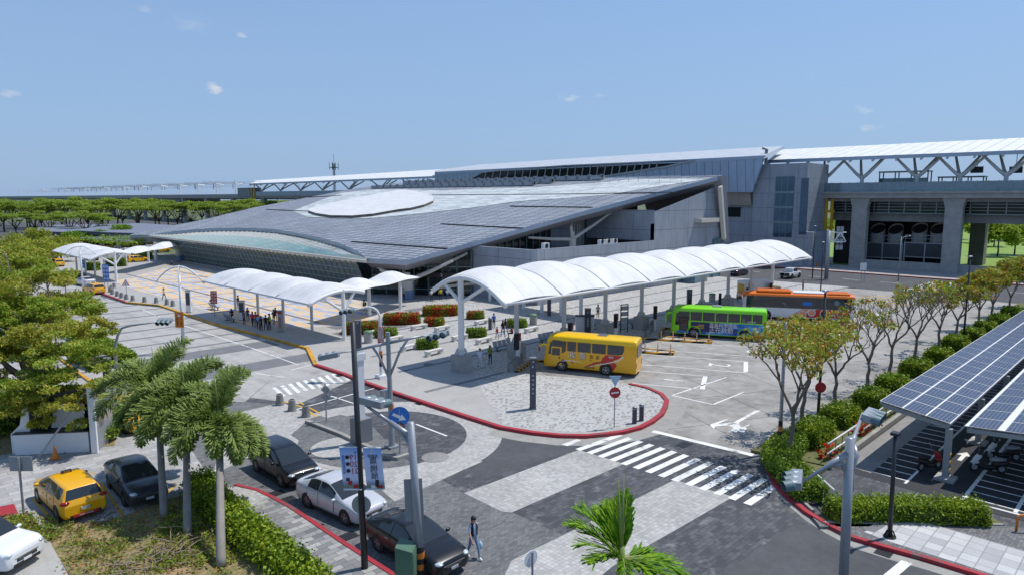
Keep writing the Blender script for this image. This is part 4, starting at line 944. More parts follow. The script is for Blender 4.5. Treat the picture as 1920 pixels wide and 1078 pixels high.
# ---- buses: local +X is the front, the side y>0 (left) faces the camera ----
def bus_shell(root,L,w,h,m_body,m_roof,zw=1.75,front=.35):
    """shell lofted along x with rounded roof edges and corners; roof cap is its own part"""
    def sec(x,k,dz=0): 
        return [(x,-s*0,0) for s in ()]+[(x,y*k,z) for y,z in ((-w*.97,.32),(-w,.7),(-w,zw),(-w*.975,h-.42+dz),(-w*.9,h-.12+dz),(-w*.6,h+dz),(0,h+.05+dz),(w*.6,h+dz),(w*.9,h-.12+dz),(w*.975,h-.42+dz),(w,zw),(w,.7),(w*.97,.32))]
    xs=[(L/2,.86,-.5),(L/2-.05,.93,-.2),(L/2-.25,.985,-.05),(L/2-.8,1,0),(0,1,0),(-L/2+.4,1,0),(-L/2+.08,.985,-.03),(-L/2,.94,-.12)]
    S_=[]
    for x,k,dz in xs:
        ss_=sec(x,k,dz); S_.append(ss_)
    # raked front
    for i in range(3):
        S_[i]=[(p[0]-max(0,p[2]-1.1)*front,p[1],p[2]) for p in S_[i]]
    lf=Loft(S_); lf.sg=-1
    mb=MB(); lf.patch(mb,0,7,0,12,28,36)
    for e_ in (0,7):
        vs=[lf.ev(e_,u) for u in np.linspace(0,12,25)]; mb.add(vs,[tuple(range(25))] if e_==0 else [tuple(range(24,-1,-1))])
    b=mb.build('body',m_body,root,40)
    mb=MB(); lf.patch(mb,.8,6.9,2.9,9.1,28,22,.02); mb.build('roof',m_roof,root,40)
    return lf
def sideplate(root,name,m,pts,y,th=.012,parent=None):
    """flat panel on the side y: polygon in (x,z)"""
    s=1 if y>0 else -1; mb=MB(); P3=[Vector((x,z,0)) for x,z in pts]
    for a,b,c in tessellate_polygon([P3]):
        t_=[(pts[i][0],y+s*th,pts[i][1]) for i in (a,b,c)]
        n=(Vector(t_[1])-Vector(t_[0])).cross(Vector(t_[2])-Vector(t_[0])); mb.add(t_ if n.y*s>0 else t_[::-1],[(0,1,2)])
    k=len(pts)
    for i in range(k):
        a,b=pts[i],pts[(i+1)%k]; mb.quad((a[0],y-.01*s,a[1]),(b[0],y-.01*s,b[1]),(b[0],y+s*th,b[1]),(a[0],y+s*th,a[1]))
    return mb.build(name,m,parent or root)
def smooth_pts(pts,n=6,closed=False):
    o=[]; pts=[np.array(p,float) for p in pts]; k=len(pts)
    for i in range(k-1):
        for j in range(n): o.append(tuple(cr(pts[max(i-1,0)],pts[i],pts[i+1],pts[min(i+2,k-1)],j/n,.5)))
    return o+[tuple(pts[-1])]
def bus_wheels(root,xs,w,r=.46):
    for x in xs:
        for s in (-1,1):
            mb=MB(); mb.cyl((x,s*(w-.2),r+.05),(x,s*(w+.012),r+.05),r*1.22,n=26); mb.build('wheel_arch',M['black'],root)
            wheel(root,x,s*(w-.1),r,s,'rim',.26)
def side_windows(root,w,spans,z0,z1,frame_m=None,m='carglass'):
    for a,b in spans:
        for s in (1,-1):
            sideplate(root,'window',M[m],[(a,z0),(b,z0),(b,z1),(a,z1)],s*w,.016)
bhead=math.atan2(.898,-.44)
def front_glass(root,L,w,z0,z1,front,m='carglass'):
    xb=L/2-(z0-1.1)*front+.03; xt=L/2-(z1-1.1)*front-.03
    mb=MB(); n=8
    vs=[]
    for i in range(n+1):
        y=-w*.88+2*w*.88*i/n; c=-.16*(y/w)**4
        vs+= [(xb+c,y,z0),(xt+c-.02,y*.97,z1)]
    mb.add(vs,[(2*i,2*i+2,2*i+3,2*i+1) for i in range(n)]); mb.build('windshield',M[m],root,True)
    for s in (-1,1):
        sideplate(root,'front_quarter_window',M[m],[(L/2-.42,z0),(L/2-1.0,z0),(L/2-1.0,z1-.1),(L/2-.42-(z1-z0)*front*.8,z1-.1)],s*w*.992,.02)
# yellow coach
yl=paint('coach_yellow_paint',S(240,176,10)); yr=paint('coach_sunlit_yellow',S(244,196,8)); crd=paint('coach_red_paint',S(190,22,24)); bro=mat('dark_lettering',S(60,44,36),.5,var=0)  # roof yellow: the coach paint with sunlit brightening put into its colour
yb=thing('yellow_coach','yellow coach with red and silver swoosh in the first bus bay','bus')
L,w,h=7.7,1.15,2.95; bus_shell(yb,L,w,h,yl,yr,1.7,.22); front_glass(yb,L,w,1.35,2.45,.22)
side_windows(yb,w,[(1.05,1.78),(-.18,.92),(-1.42,-.3)],1.72,2.5)
for s in (1,-1): sideplate(yb,'window',M['carglass'],smooth_pts([(-1.55,1.72),(-2.4,1.72),(-2.75,1.8),(-2.88,2.1),(-2.88,2.5),(-1.55,2.5)],1),s*w,.016)
for s in (1,-1):
    sideplate(yb,'front_window',M['carglass'],[(3.2,1.62),(2.15,1.5),(1.9,1.72),(1.88,2.5),(3.05,2.55)],s*w,.014)
    d=sideplate(yb,'door',yl,[(3.2,.45),(2.25,.45),(2.25,2.0),(3.12,2.0)],s*(w+.012),.01); sideplate(yb,'door_window',M['carglass'],[(3.1,1.28),(2.4,1.28),(2.4,1.88),(3.05,1.88)],s*(w+.024),.008,d)
    mb=MB(); mb.box(2.38,s*(w+.04)-.02,1.05,2.5,s*(w+.04)+.02,1.15); mb.build('handle',M['dark'],d)
    pts=smooth_pts([(-2.9,1.6),(-2.0,1.35),(-.8,1.0),(.2,.62),(.2,.56),(-.8,.9),(-1.2,.98),(-1.5,.9),(-1.9,.32),(-2.1,.32),(-1.95,.9),(-1.6,1.16),(-2.4,1.42),(-2.9,1.66)],3)
    sideplate(yb,'red_swoosh',crd,smooth_pts([(-2.75,1.68),(-2.4,1.4),(-1.7,1.15),(-.6,.82),(.3,.52),(-.5,.98),(-1.0,1.1),(-1.2,1.45),(-1.5,1.68)],3),s*w,.012)
    sideplate(yb,'red_panel',crd,[(-1.05,.95),(-2.0,1.25),(-2.35,.9),(-2.0,.36),(-1.75,.36),(-1.6,.8)],s*w,.010)
    sideplate(yb,'silver_swoosh',M['silver'],smooth_pts([(-2.8,1.68),(-2.4,1.34),(-1.7,1.08),(-.6,.76),(.35,.48),(-.6,.70),(-1.7,1.0),(-2.5,1.26),(-2.92,1.68)],3),s*w,.018)
    sideplate(yb,'silver_swoosh',M['silver'],smooth_pts([(2.6,.75),(1.9,.95),(1.0,.95),(.4,.82),(1.0,.9),(1.9,.88),(2.6,.68)],3),s*w,.014)
    sideplate(yb,'brown_swoosh',bro,smooth_pts([(2.1,.96),(1.5,.9),(1.3,.62),(1.35,.86),(1.6,.96)],3),s*w,.013)
sg=(0,-1,0)
for ch,x,z,sz in (('政',1.38,1.38,.62),('泰',.5,1.38,.62),('旅',-.25,1.38,.34),('遊',-.75,1.38,.34)):
    if sz>.5: text(ch,sz*1.06,bro,yb,frame((x-.03,w+.018,z-.035),(-1,0,0),(0,0,1)))
    text(ch,sz,M['silver'] if sz>.5 else bro,yb,frame((x,w+.024,z),(-1,0,0),(0,0,1)))
text('TEL:',.14,bro,yb,frame((-.2,w+.02,1.13),(-1,0,0),(0,0,1))); text('專線',.2,M['white'],yb,frame((-1.85,w+.026,1.5),(-1,0,0),(0,0,1))); text('旅遊交通',.2,bro,yb,frame((-.1,w+.02,.5),(-1,0,0),(0,0,1)))
bus_wheels(yb,(2.25,-1.45),w,.43)
for s in (1,-1):
    mb=MB(); mb.tube([(3.3,s*1.0,2.0),(3.85,s*1.15,2.12),(4.15,s*1.25,1.95)],.1,8); mm=mb.build('mirror_arm',yr,yb,True); mb=MB(); mb.ell((4.17,s*1.25,1.72),(.1,.09,.2),8,6); mb.build('mirror',M['red'],mm,True)
    mb=MB(); mb.box(-3.86,s*.95-.12,.75,-3.8,s*.95+.12,1.15); mb.build('taillight',M['tail'],yb); mb=MB(); mb.ell((3.72,s*.85,.72),(.12,.2,.12),10,6); mb.build('headlight',M['head'],yb,True)
boxpart(yb,'roof_hatch',M['silver'],[(-1.3,-.4,2.98,-.5,.4,3.08)],bev=.03); boxpart(yb,'bumper',M['red'],[(3.7,-1.0,.35,3.9,1.0,.5)],bev=.05); boxpart(yb,'rear_window',M['carglass'],[(-3.9,-.9,1.6,-3.83,.9,2.5)])
fp=P(1017,694,0); rp=P(1190,707,0)
def bus_place(o,front,rear,L,w):
    a,b=P(*front),P(*rear); d=(a-b); d.z=0; d.normalize(); c=(a+b)/2+V(d.y,-d.x,0)*w; c.z=.012; put(o,c,math.atan2(d.y,d.x)); return (a-b).length
bus_place(yb,(1020,692),(1190,709),L,w)
# green city bus
gr=paint('lime_green_paint',S(132,222,28)); navy=mat('dark_blue_wrap',S(30,42,96),.4,var=.4,sc=.7)
t=NT('blue_water_wrap'); n=t.noise(t.coord(0,(.5,.5,1.)),1.1,5,.65); t.col(t.ramp(n,[(.35,S(24,44,110)),(.5,S(36,110,190)),(.62,S(120,190,225)),(.7,S(40,90,170))])); t.b.inputs['Roughness'].default_value=.35; wrap=t.m
gb=thing('green_city_bus','lime green bus with dark blue advert wrap in the bus bay behind the yellow coach','bus')
L,w,h=9.2,1.2,3.05; bus_shell(gb,L,w,h,gr,gr,1.75,.12); front_glass(gb,L,w,1.2,2.55,.12)
for s in (1,-1):
    sideplate(gb,'advert_wrap',navy,[(2.6,.42),(-.2,.42),(-.2,1.62),(2.6,1.62)],s*w,.012); sideplate(gb,'advert_wrap',wrap,[(-.2,.42),(-4.3,.42),(-4.3,1.62),(-.2,1.62)],s*w,.012)
    sideplate(gb,'advert_wrap',wrap,[(4.0,.4),(-4.3,.4),(-4.3,.62),(4.0,.66)],s*w,.017)
    d=sideplate(gb,'door',M['dark'],[(3.75,.5),(2.85,.5),(2.85,2.05),(3.75,2.05)],s*w,.016); sideplate(gb,'door_window',M['carglass'],[(3.65,.8),(2.95,.8),(2.95,1.95),(3.65,1.95)],s*(w+.014),.006,d)
    for a,b in ((2.3,1.85),(2.2,1.55)): pass
side_windows(gb,w,[(2.75,3.85),(1.55,2.65),(.3,1.45),(-.9,.2),(-2.1,-1.0),(-3.2,-2.2),(-4.2,-3.3)],1.74,2.62)
text('嘉義科學園區',.5,M['white'],gb,frame((-.55,w+.026,1.33),(-1,0,0),(0,0,1)),sx=.9); text('正在啟動',.62,M['white'],gb,frame((-.35,w+.026,.86),(-1,0,0),(0,0,1)),sx=.95)
boxpart(gb,'yellow_lines',M['yellow'],[(1.3,w+.01,1.28,1.9,w+.025,1.36),(1.3,w+.01,1.12,2.15,w+.025,1.2),(1.3,w+.01,.96,2.3,w+.025,1.04)])
text('全車禁菸',.2,M['white'],gb,frame((-3.2,w+.03,1.86),(-1,0,0),(0,0,1)))
bus_wheels(gb,(2.3,-2.6),w,.46)
for x in (2.3,-2.6):
    mb=MB(); mb.tube([(x+.66*math.cos(a),w+.02,.5+.66*math.sin(a)) for a in np.linspace(-.1,PI+.1,14)],.05,6); mb.build('arch_trim',gr,gb,True)
for s in (1,-1):
    mb=MB(); mb.tube([(4.3,s*1.0,2.35),(4.85,s*1.25,2.45),(5.1,s*1.3,2.2)],.09,8); mm=mb.build('mirror_arm',gr,gb,True); mb=MB(); mb.ell((5.1,s*1.3,1.8),(.09,.12,.42),8,6); mb.build('mirror',gr,mm,True)
    mb=MB(); mb.ell((4.5,s*.9,.8),(.14,.18,.14),10,6); mb.build('headlight',M['head'],gb,True); mb=MB(); mb.box(-4.66,s*1.-.1,.8,-4.6,s*1.+.1,1.4); mb.build('taillight',M['tail'],gb)
boxpart(gb,'roof_hatch',M['galv'],[(-.3,-.45,3.08,.6,.45,3.18)],bev=.03); boxpart(gb,'rear_window',M['carglass'],[(-4.68,-1,1.8,-4.58,1,2.6)])
bus_place(gb,(1264,630),(1428,640),L,w)
# orange-roofed city bus
orr=paint('orange_roof_paint',S(240,120,10)); wb=paint('white_bus_paint',S(216,218,224)); salmon=mat('salmon_decor',S(226,150,110),.4,var=.05); rdd=mat('red_decor',S(196,30,30),.4,var=.05)
ob=thing('orange_roofed_bus','long white city bus with orange roof and red swirls beyond the green bus','bus')
L,w,h=12.,1.25,3.1; bus_shell(ob,L,w,h,wb,orr,1.5,.05); front_glass(ob,L,w,1.0,2.6,.05)
for s in (1,-1):
    sideplate(ob,'window_band',M['carglass'],[(5.4,1.42),(-5.75,1.42),(-5.75,2.72),(5.5,2.72)],s*w,.014)
    sideplate(ob,'red_decor',rdd,smooth_pts([(-5.7,1.4),(-5.7,.45),(-1.2,.45),(-.2,.6),(-1.4,1.1),(-2.2,1.4)],1),s*w,.012)
    for cx,cz,rr in ((-.6,.75,.42),(-1.6,1.0,.38),(-3.0,.95,.5),(-4.6,1.1,.34),(-5.3,.8,.42),(-3.8,.6,.3)):
        c_=arc(cx,cz,rr,0,360,20)[:-1]; c_=[(x,min(1.4,max(.45,z))) for x,z in c_]
        if cx>-2: sideplate(ob,'salmon_decor',salmon,c_,s*w,.018)
        mb=MB(); mb.tube([(x,s*(w+.03),z) for x,z in c_+[c_[0]]],.04,5); mb.build('white_ring',M['white'],ob)
    sideplate(ob,'salmon_decor',salmon,[(.8,.45),(-.6,.45),(-1.3,1.4),(-.6,1.4)],s*w,.011)
    boxpart(ob,'window_sticker',M['blue'],[(-1.6,s*(w+.02)-.005,1.8,-.6,s*(w+.02)+.005,2.2)]); mb=MB(); mb.cyl((-4.2,s*(w+.015),2.2),(-4.2,s*(w+.025),2.2),.28,n=16); mb.build('window_sticker',M['sky_gl'],ob)
    mb=MB(); mb.box(-6.06,s*1.05-.1,.5,-5.98,s*1.05+.1,.9); mb.build('taillight',M['tail'],ob)
    mb=MB(); mb.tube([(5.9,s*1.0,2.75),(6.3,s*1.25,2.85),(6.5,s*1.3,2.5)],.07,8); mm=mb.build('mirror_arm',orr,ob,True); mb=MB(); mb.ell((6.5,s*1.3,2.2),(.08,.12,.32),8,6); mb.build('mirror',M['dark'],mm,True)
bus_wheels(ob,(3.3,-2.9),w,.48)
boxpart(ob,'roof_fairing',orr,[(.6,-1.0,3.1,4.4,1.0,3.38)],bev=.12); boxpart(ob,'roof_fairing',orr,[(-5.6,-1.05,3.08,-3.2,1.05,3.26)],bev=.1); boxpart(ob,'roof_unit',M['wpl'],[(-3.1,-.9,3.1,.4,.9,3.24)],bev=.05)
bus_place(ob,(1386,596),(1604,606),L,w)
# scooters
def make_scooter(label,body,accent,seat='black'):
    root=thing('scooter',label,'scooter')
    for x in (.62,-.6):
        mb=MB(); n=16; vs=[]
        for k in range(n): 
            a=2*PI*k/n; vs.append((x+.19*math.cos(a),0,.25+.19*math.sin(a)))
        mb.tube(vs+[vs[0],vs[1]],.065,7); wt=mb.build('wheel',M['black'],root,True); mb=MB(); mb.cyl((x,-.03,.25),(x,.03,.25),.15,n=14); mb.build('rim',M['galv'],wt)
    mb=MB(); mb.tube([(.72,0,.3),(.62,0,.62),(.45,0,.85),(.38,0,.98)],[.06,.13,.14,.06],10); mb.build('front_shield',accent,root,True)
    mb=MB(); mb.ell((.62,0,.5),(.22,.09,.09),10,6); mb.build('mudguard',accent,root,True)
    mb=MB(); mb.tube([(.45,0,.42),(.2,0,.27),(-.1,0,.28),(-.3,0,.38)],[.12,.14,.15,.14],10); mb.tube([(-.15,0,.45),(-.5,0,.52),(-.85,0,.62)],[.15,.17,.06],10); mb.build('body',body,root,True)
    mb=MB(); mb.tube([(-.05,0,.68),(-.35,0,.73),(-.75,0,.76)],[.1,.14,.08],10); mb.build('seat',M['black'] if seat=='black' else M[seat],root,True)
    mb=MB(); mb.tube([(.38,-.32,1.0),(.4,0,.98),(.38,.32,1.0)],.022,6); mb.ell((.44,0,.96),(.09,.12,.08),8,6); mb.build('handlebar',M['dark'],root,True)
    for s in (-1,1):
        mb=MB(); mb.cyl((.4,s*.2,1.),(.36,s*.33,1.2),.01,n=5); mb.ell((.36,s*.35,1.24),(.02,.07,.05),8,6); mb.build('mirror',M['silver'],root,True)
    mb=MB(); mb.ell((-.86,0,.66),(.05,.08,.04),8,6); mb.build('taillight',M['tail'],root,True)
    mb=MB(); mb.bar((-.1,.1,.25),(-.05,.25,.0),.02,.02); mb.build('stand',M['dark'],root)
    return root
bkp=mat('black_scooter_plastic',S(28,28,30),.4,var=.1)
put(make_scooter('red and black scooter parked left of the solar roof post','x' and bkp,M['red']),P(1742,880,.02),R(40)-PI/2+R(25))
w_s=put(make_scooter('white and black scooter parked right of the solar roof post',bkp,M['wpl'],'galv'),P(1852,885,.02),PI-R(60))
put(dup(w_s,(0,0,0),0,'black scooter deep in the shade under the solar roof'),P(1880,862,.02),PI-R(60))
for i in range(9):
    dup(w_s,(155+i*1.6,22-i*1.2,.02),R(20+i*9),'scooter parked on the paving beyond the viaduct column','scooters beyond the viaduct')
# ================= people =================
HAIR=mat('black_hair',(.012,.01,.01),.6,var=.2); 
_C={}
def cm(c): 
    if c not in _C: _C[c]=mat('cloth_%d'%len(_C),S(*c),.8,var=.12,sc=6.)
    return _C[c]
SKIN=mat('skin',S(196,146,116),.5,var=.06,sc=8.); SHOE=cm((40,38,38))
def person(label,pos,face,shirt=(230,230,230),pants=(40,44,60),pose='stand',h=1.68,shoes=None,hair=True,longhair=False,vest=None,hat=None,seed=0,hands=False,group=None,bag=None,shorts=False,skirt=None):
    """one continuous skinned body; face = heading in degrees"""
    rn=random.Random(seed+sum(ord(c) for c in label)); k=h/1.7
    sw=rn.uniform(.05,.2); 
    J={'pel':(0,0,.95),'bel':(0,.0,1.08),'che':(.01,0,1.28),'nk':(0,0,1.45),'hd':(.02,0,1.50),'hd2':(.03,0,1.60),'top':(.02,0,1.70)}
    if pose=='walk': st_=.26
    else: st_=.03
    for s,n in((1,'L'),(-1,'R')):
        f=s*st_; J['hip'+n]=(0,.09*s,.92); J['kn'+n]=(f*.55+.03,.10*s,.50); J['an'+n]=(f-.03 if f<=0 else f,.10*s,.09+(.05 if f<0 and pose=='walk' else 0)); J['to'+n]=(f+.15,.11*s,.04+(.0 if f>=0 else .01))
        J['sh'+n]=(0,.17*s,1.39); a=-f*.8; J['el'+n]=(a*.5-.03,.24*s,1.13); J['wr'+n]=(a+.05,.26*s,.90); J['ha'+n]=(a+.08,.26*s,.81)
        if pose=='phone' or (pose=='phone1' and s==1): J['el'+n]=(.0,.23*s,1.12); J['wr'+n]=(.24,.12*s,1.16); J['ha'+n]=(.31,.07*s,1.20)
        if pose=='hip' and s==1: J['el'+n]=(-.12,.36*s,1.15); J['wr'+n]=(.05,.24*s,1.0); J['ha'+n]=(.09,.18*s,.98)
        if pose=='sit':
            J['hip'+n]=(0,.09*s,.50); J['kn'+n]=(.42,.12*s,.50); J['an'+n]=(.38,.12*s,.09); J['to'+n]=(.53,.13*s,.04)
            J['sh'+n]=(.1,.17*s,.96); J['el'+n]=(.22,.22*s,.72); J['wr'+n]=(.40,.10*s,.70); J['ha'+n]=(.46,.06*s,.72)
    if pose=='sit': J.update({'pel':(0,0,.53),'bel':(.03,0,.66),'che':(.09,0,.86),'nk':(.13,0,1.02),'hd':(.17,0,1.07),'hd2':(.22,0,1.15),'top':(.24,0,1.25)})
    rad={'pel':(.135,.15),'bel':(.115,.14),'che':(.115,.155),'nk':(.055,.06),'hd':(.055,.055),'hd2':(.10,.085),'top':(.07,.065),'hip':(.088,.088),'kn':(.058,.058),'an':(.042,.042),'to':(.036,.042),'sh':(.062,.062),'el':(.042,.042),'wr':(.03,.03),'ha':(.026,.04)}
    if skirt: rad['hip']=(.12,.12)
    E=[('pel','bel'),('bel','che'),('che','nk'),('nk','hd'),('hd','hd2'),('hd2','top')]
    for n in 'LR': E+=[('pel','hip'+n),('hip'+n,'kn'+n),('kn'+n,'an'+n),('an'+n,'to'+n),('che','sh'+n),('sh'+n,'el'+n),('el'+n,'wr'+n),('wr'+n,'ha'+n)]
    if hands:
        for n,s in (('L',1),('R',-1)):
            hx,hy,hz=J['ha'+n]; rad['ha']=(.022,.035)
            for q_ in range(4):
                o=(q_-1.5)*.019; ln=(.062,.075,.07,.055)[q_]
                J['f%d%s'%(q_,n)]=(hx+o,hy+.004*s,hz-.035); J['g%d%s'%(q_,n)]=(hx+o+.008,hy-.012*s,hz-.035-ln*.55); J['h%d%s'%(q_,n)]=(hx+o+.014,hy-.03*s,hz-.035-ln)
                E+=[('ha'+n,'f%d%s'%(q_,n)),('f%d%s'%(q_,n),'g%d%s'%(q_,n)),('g%d%s'%(q_,n),'h%d%s'%(q_,n))]
            J['t0'+n]=(hx+.04,hy-.02*s,hz+.0); J['t1'+n]=(hx+.055,hy-.03*s,hz-.04); E+=[('ha'+n,'t0'+n),('t0'+n,'t1'+n)]
    names=list(J); me=bpy.data.meshes.new('person'); me.from_pydata([tuple(c*k for c in J[n]) for n in names],[(names.index(a),names.index(b)) for a,b in E],[])
    o=bpy.data.objects.new('t',me); COL.objects.link(o); md=o.modifiers.new('s','SKIN'); sv=me.skin_vertices[0].data
    for i,n in enumerate(names):
        b=n if n in rad else (n[:-1] if n[:-1] in rad else None)
        r=rad[b] if b else ((.0105,.0105) if n[0] in 'fg' else (.0085,.0085) if n[0]=='h' else (.012,.012))
        sv[i].radius=(r[0]*k,r[1]*k); sv[i].use_root=(n=='pel')
    md.use_smooth_shade=True
    o.modifiers.new('u','SUBSURF').levels=2 if hands else 1
    bpy.context.view_layer.update(); bm_=bpy.data.meshes.new_from_object(o.evaluated_get(bpy.context.evaluated_depsgraph_get())); bpy.data.objects.remove(o)
    seg=[]
    reg={'hd':0,'hd2':0,'top':0}
    for a,b in E:
        r=1
        if b in('hd','hd2','top'): r=0
        if b[:2] in('kn','an') or b[:3]=='hip': r=2
        if b[:2]=='to': r=3
        if b[:2]=='an' and shorts: r=0
        if b[:2] in('ha','wr') or b[0] in 'fgh' and b!='hip' and b[:2] not in('ha','hd','hi') or b[0]=='t' and b[:2] in('t0','t1'): r=0
        if b=='bel': r=1
        seg.append((np.array(J[a])*k,np.array(J[b])*k,r,b))
    me=bm_; nf=len(me.polygons); cen=np.zeros(nf*3); me.polygons.foreach_get('center',cen); cen=cen.reshape(-1,3); best=np.full(nf,9.); mi=np.zeros(nf,int)
    for a,b,r,bn in seg:
        d=b-a; L2=max(1e-9,d@d); t_=np.clip(((cen-a)@d)/L2,0,1); dd=np.linalg.norm(cen-(a+t_[:,None]*d),axis=1)
        m_=dd<best; best[m_]=dd[m_]; mi[m_]=r
    waist=(.98 if pose!='sit' else .56)*k
    tors=(mi==1)&(cen[:,2]<waist)&(np.abs(cen[:,1])<.19*k); mi[tors]=2
    if skirt: mi[(cen[:,2]<waist)&(cen[:,2]>.35*k)&(np.abs(cen[:,1])<.2*k)]=2
    me.materials.clear()
    for m in (SKIN,cm(shirt),cm(pants),cm(shoes) if shoes else SHOE): me.materials.append(m)
    me.polygons.foreach_set('material_index',mi.astype(np.int32)); me.shade_smooth()
    root=bpy.data.objects.new('person',me); COL.objects.link(root); root.location=pos; root.rotation_euler=(0,0,R(face)); tag(root,label,'person',group)
    hx,hy,hz=[c*k for c in J['hd2']]
    if hair:
        mb=MB(); mb.ell((hx-.018,hy,hz+.03),(.118*k,.105*k,.118*k),12,8,0,-.15,PI/2); mb.ell((hx-.05,hy,hz-.02),(.085*k,.095*k,.13*k if not longhair else .2*k),10,8)
        if longhair: mb.tube([(hx-.09,hy,hz),(hx-.12,hy,hz-.2),(hx-.1,hy,hz-.36)],[.08,.085,.05],8)
        mb.build('hair',HAIR,root,True)
    if hat:
        mb=MB(); mb.ell((hx-.01,hy,hz+.04),(.125*k,.115*k,.11*k),12,6,0,0,PI/2); mb.ell((hx+.05,hy,hz+.045),(.16*k,.11*k,.012),12,4); mb.build('cap',cm(hat),root,True)
    # face: eyes, nose, mouth, ears
    mb=MB()
    for s in (-1,1): mb.ell((hx+.088*k,s*.034*k,hz+.005),(.012,.014,.009),6,4,1); mb.ell((hx+.005,s*.092*k,hz-.01),(.022,.012,.032),6,5,0)
    mb.ell((hx+.10*k,0,hz-.025),(.018,.013,.024),6,5,0); mb.ell((hx+.085*k,0,hz-.065),(.012,.026,.008),6,4,2)
    mb.build('face',[SKIN,HAIR,mat('lips',S(150,90,80),.5,var=0) if 'lips' not in M else M['lips']],root,True)
    if vest:
        mb=MB(); c=J['che']; n=14; vs=[]
        for z,rx,ry,ox in ((.98,.155,.175,0),(1.1,.145,.175,0),(1.28,.15,.19,.01),(1.40,.11,.17,.0),(1.455,.075,.09,-.01)):
            for q_ in range(n): a=2*PI*q_/n; vs.append(((ox+rx*math.cos(a))*k,ry*math.sin(a)*k,z*k))
        fs=[(i*n+j,i*n+(j+1)%n,(i+1)*n+(j+1)%n,(i+1)*n+j) for i in range(4) for j in range(n) if not (hands and j in(0,n-1))]
        mb.add(vs,fs); mb.build('vest',cm(vest),root,True)
    return root
def backpack(label,p,face,c,z=1.2):
    d=V(math.cos(R(face)),math.sin(R(face)),0); t_=thing('backpack',label,'backpack',p-d*.2+V(0,0,z),R(face)); mb=MB(); mb.ell((0,0,0),(.11,.16,.24),10,8); mb.build('bag',cm(c),t_,True); mb=MB()
    for s in (-1,1): mb.tube([(.08,s*.1,.2),(.24,s*.11,.14),(.3,s*.11,-.02),(.1,s*.12,-.15)],.018,5)
    mb.build('strap',cm(c),t_,True)
M['lips']=mat('lips',S(150,90,80),.5,var=0)
def at(px,py,z=ZP+.008): return P(px,py,z)
# the man crossing in the foreground
pm=P(888,1046,.02); person('man in a dark padded vest and pale jeans crossing the road with a plastic bag',pm,-95,(170,182,206),(120,146,172),'walk',1.72,(225,225,222),vest=(28,30,38),hands=True)
d=thing('plastic_bag','thin blue-white plastic bag of bottles carried by the man in the vest','bag',pm+V(.24,-.12,.5)); mb=MB(); mb.ell((0,0,0),(.08,.12,.17),10,8); mb.build('sack',mat('thin_plastic_film',S(170,200,220),.3,var=.3,sc=12.),d,True); mb=MB(); mb.tube([(0,-.03,.15),(0,0,.28),(0,.03,.15)],.008,5); mb.build('handle',M['wpl'],d)
person('woman in a white jacket and trousers walking under the bus canopy',at(900,689),-120,(214,222,236),(206,208,214),'walk',1.62,longhair=False)
person('woman in an olive green jumper and blue jeans with long hair under the canopy',at(919,683),-100,(120,132,30),(30,44,86),'phone1',1.62,longhair=True)
person('person in a bright blue jacket standing by the dark bollard near the benches',at(926,616),-110,(40,96,176),(24,26,34),'stand',1.66)
person('woman in black top and jeans walking with the child in red',at(943,630),-110,(26,26,30),(46,70,110),'walk',1.62,longhair=True)
person('woman in a black sleeveless top just right of the woman with the child',at(948,626),-100,(34,30,36),(50,78,130),'walk',1.6,longhair=True)
person('child in a red shirt and blue shorts walking between the flower beds',at(932,635),-105,(196,34,34),(50,110,170),'walk',1.2,shorts=True)
person('person in dark red sitting behind the second canopy column',at(961,633),140,(120,24,30),(30,40,60),'sit',1.65)
person('person in a white shirt standing at the station entrance',at(809,565),-100,(220,224,232),(30,34,56),'phone1',1.7,hat=(220,220,220))
person('person in a yellow raincoat standing at the station entrance',at(826,563),70,(206,190,24),(26,26,28),'stand',1.7)
person('person in a blue and white striped shirt at the station entrance',at(839,563),60,(196,202,214),(50,76,110),'phone1',1.7)
person('person in beige leaning by the branching column with the blue band',at(757,564),-90,(150,146,130),(24,24,28),'stand',1.7)
p=at(683,588); person('person in a yellow and green vest with black rucksack near the wavy canopy',p,150,(206,160,30),(186,188,190),'walk',1.7,vest=(24,110,60)); backpack('black rucksack on the back of the person in yellow and green',p,150,(20,20,22))
person('person walking beyond the canopy posts in black trousers and pale top',at(1121,597),-140,(190,176,166),(24,28,44),'walk',1.65,longhair=True)
person('person in a plum top walking near the station wall behind the canopy',at(932,563),-110,(150,110,120),(26,26,30),'walk',1.62)
p=at(1326,565) 
person('person in a grey shirt standing on the paving behind the orange bus',at(1505,546),-100,(112,104,108),(30,34,48),'phone',1.7)
person('person with crossed pale shawl walking alone on the coloured paving',at(308,563),-60,(206,176,150),(36,40,50),'walk',1.66,longhair=True)
p=at(356,585); person('person with a white bag standing by the tall notice panel left of the queue',p,-80,(40,40,46),(28,30,36),'stand',1.7); backpack('white shoulder bag of the person by the notice panel',p+V(.3,0,0),-80,(200,206,214),1.05)
person('person in black sitting on the metal bench beside the red sign',at(397,575),-110,(26,28,32),(30,34,40),'sit',1.7)
person('person in black bending over a phone on a seat left of the info panel',at(436,598),-140,(20,20,24),(26,26,30),'sit',1.7)
person('person in a dark jacket standing behind the white info panel',at(447,579),-60,(30,32,40),(28,30,36),'stand',1.7)
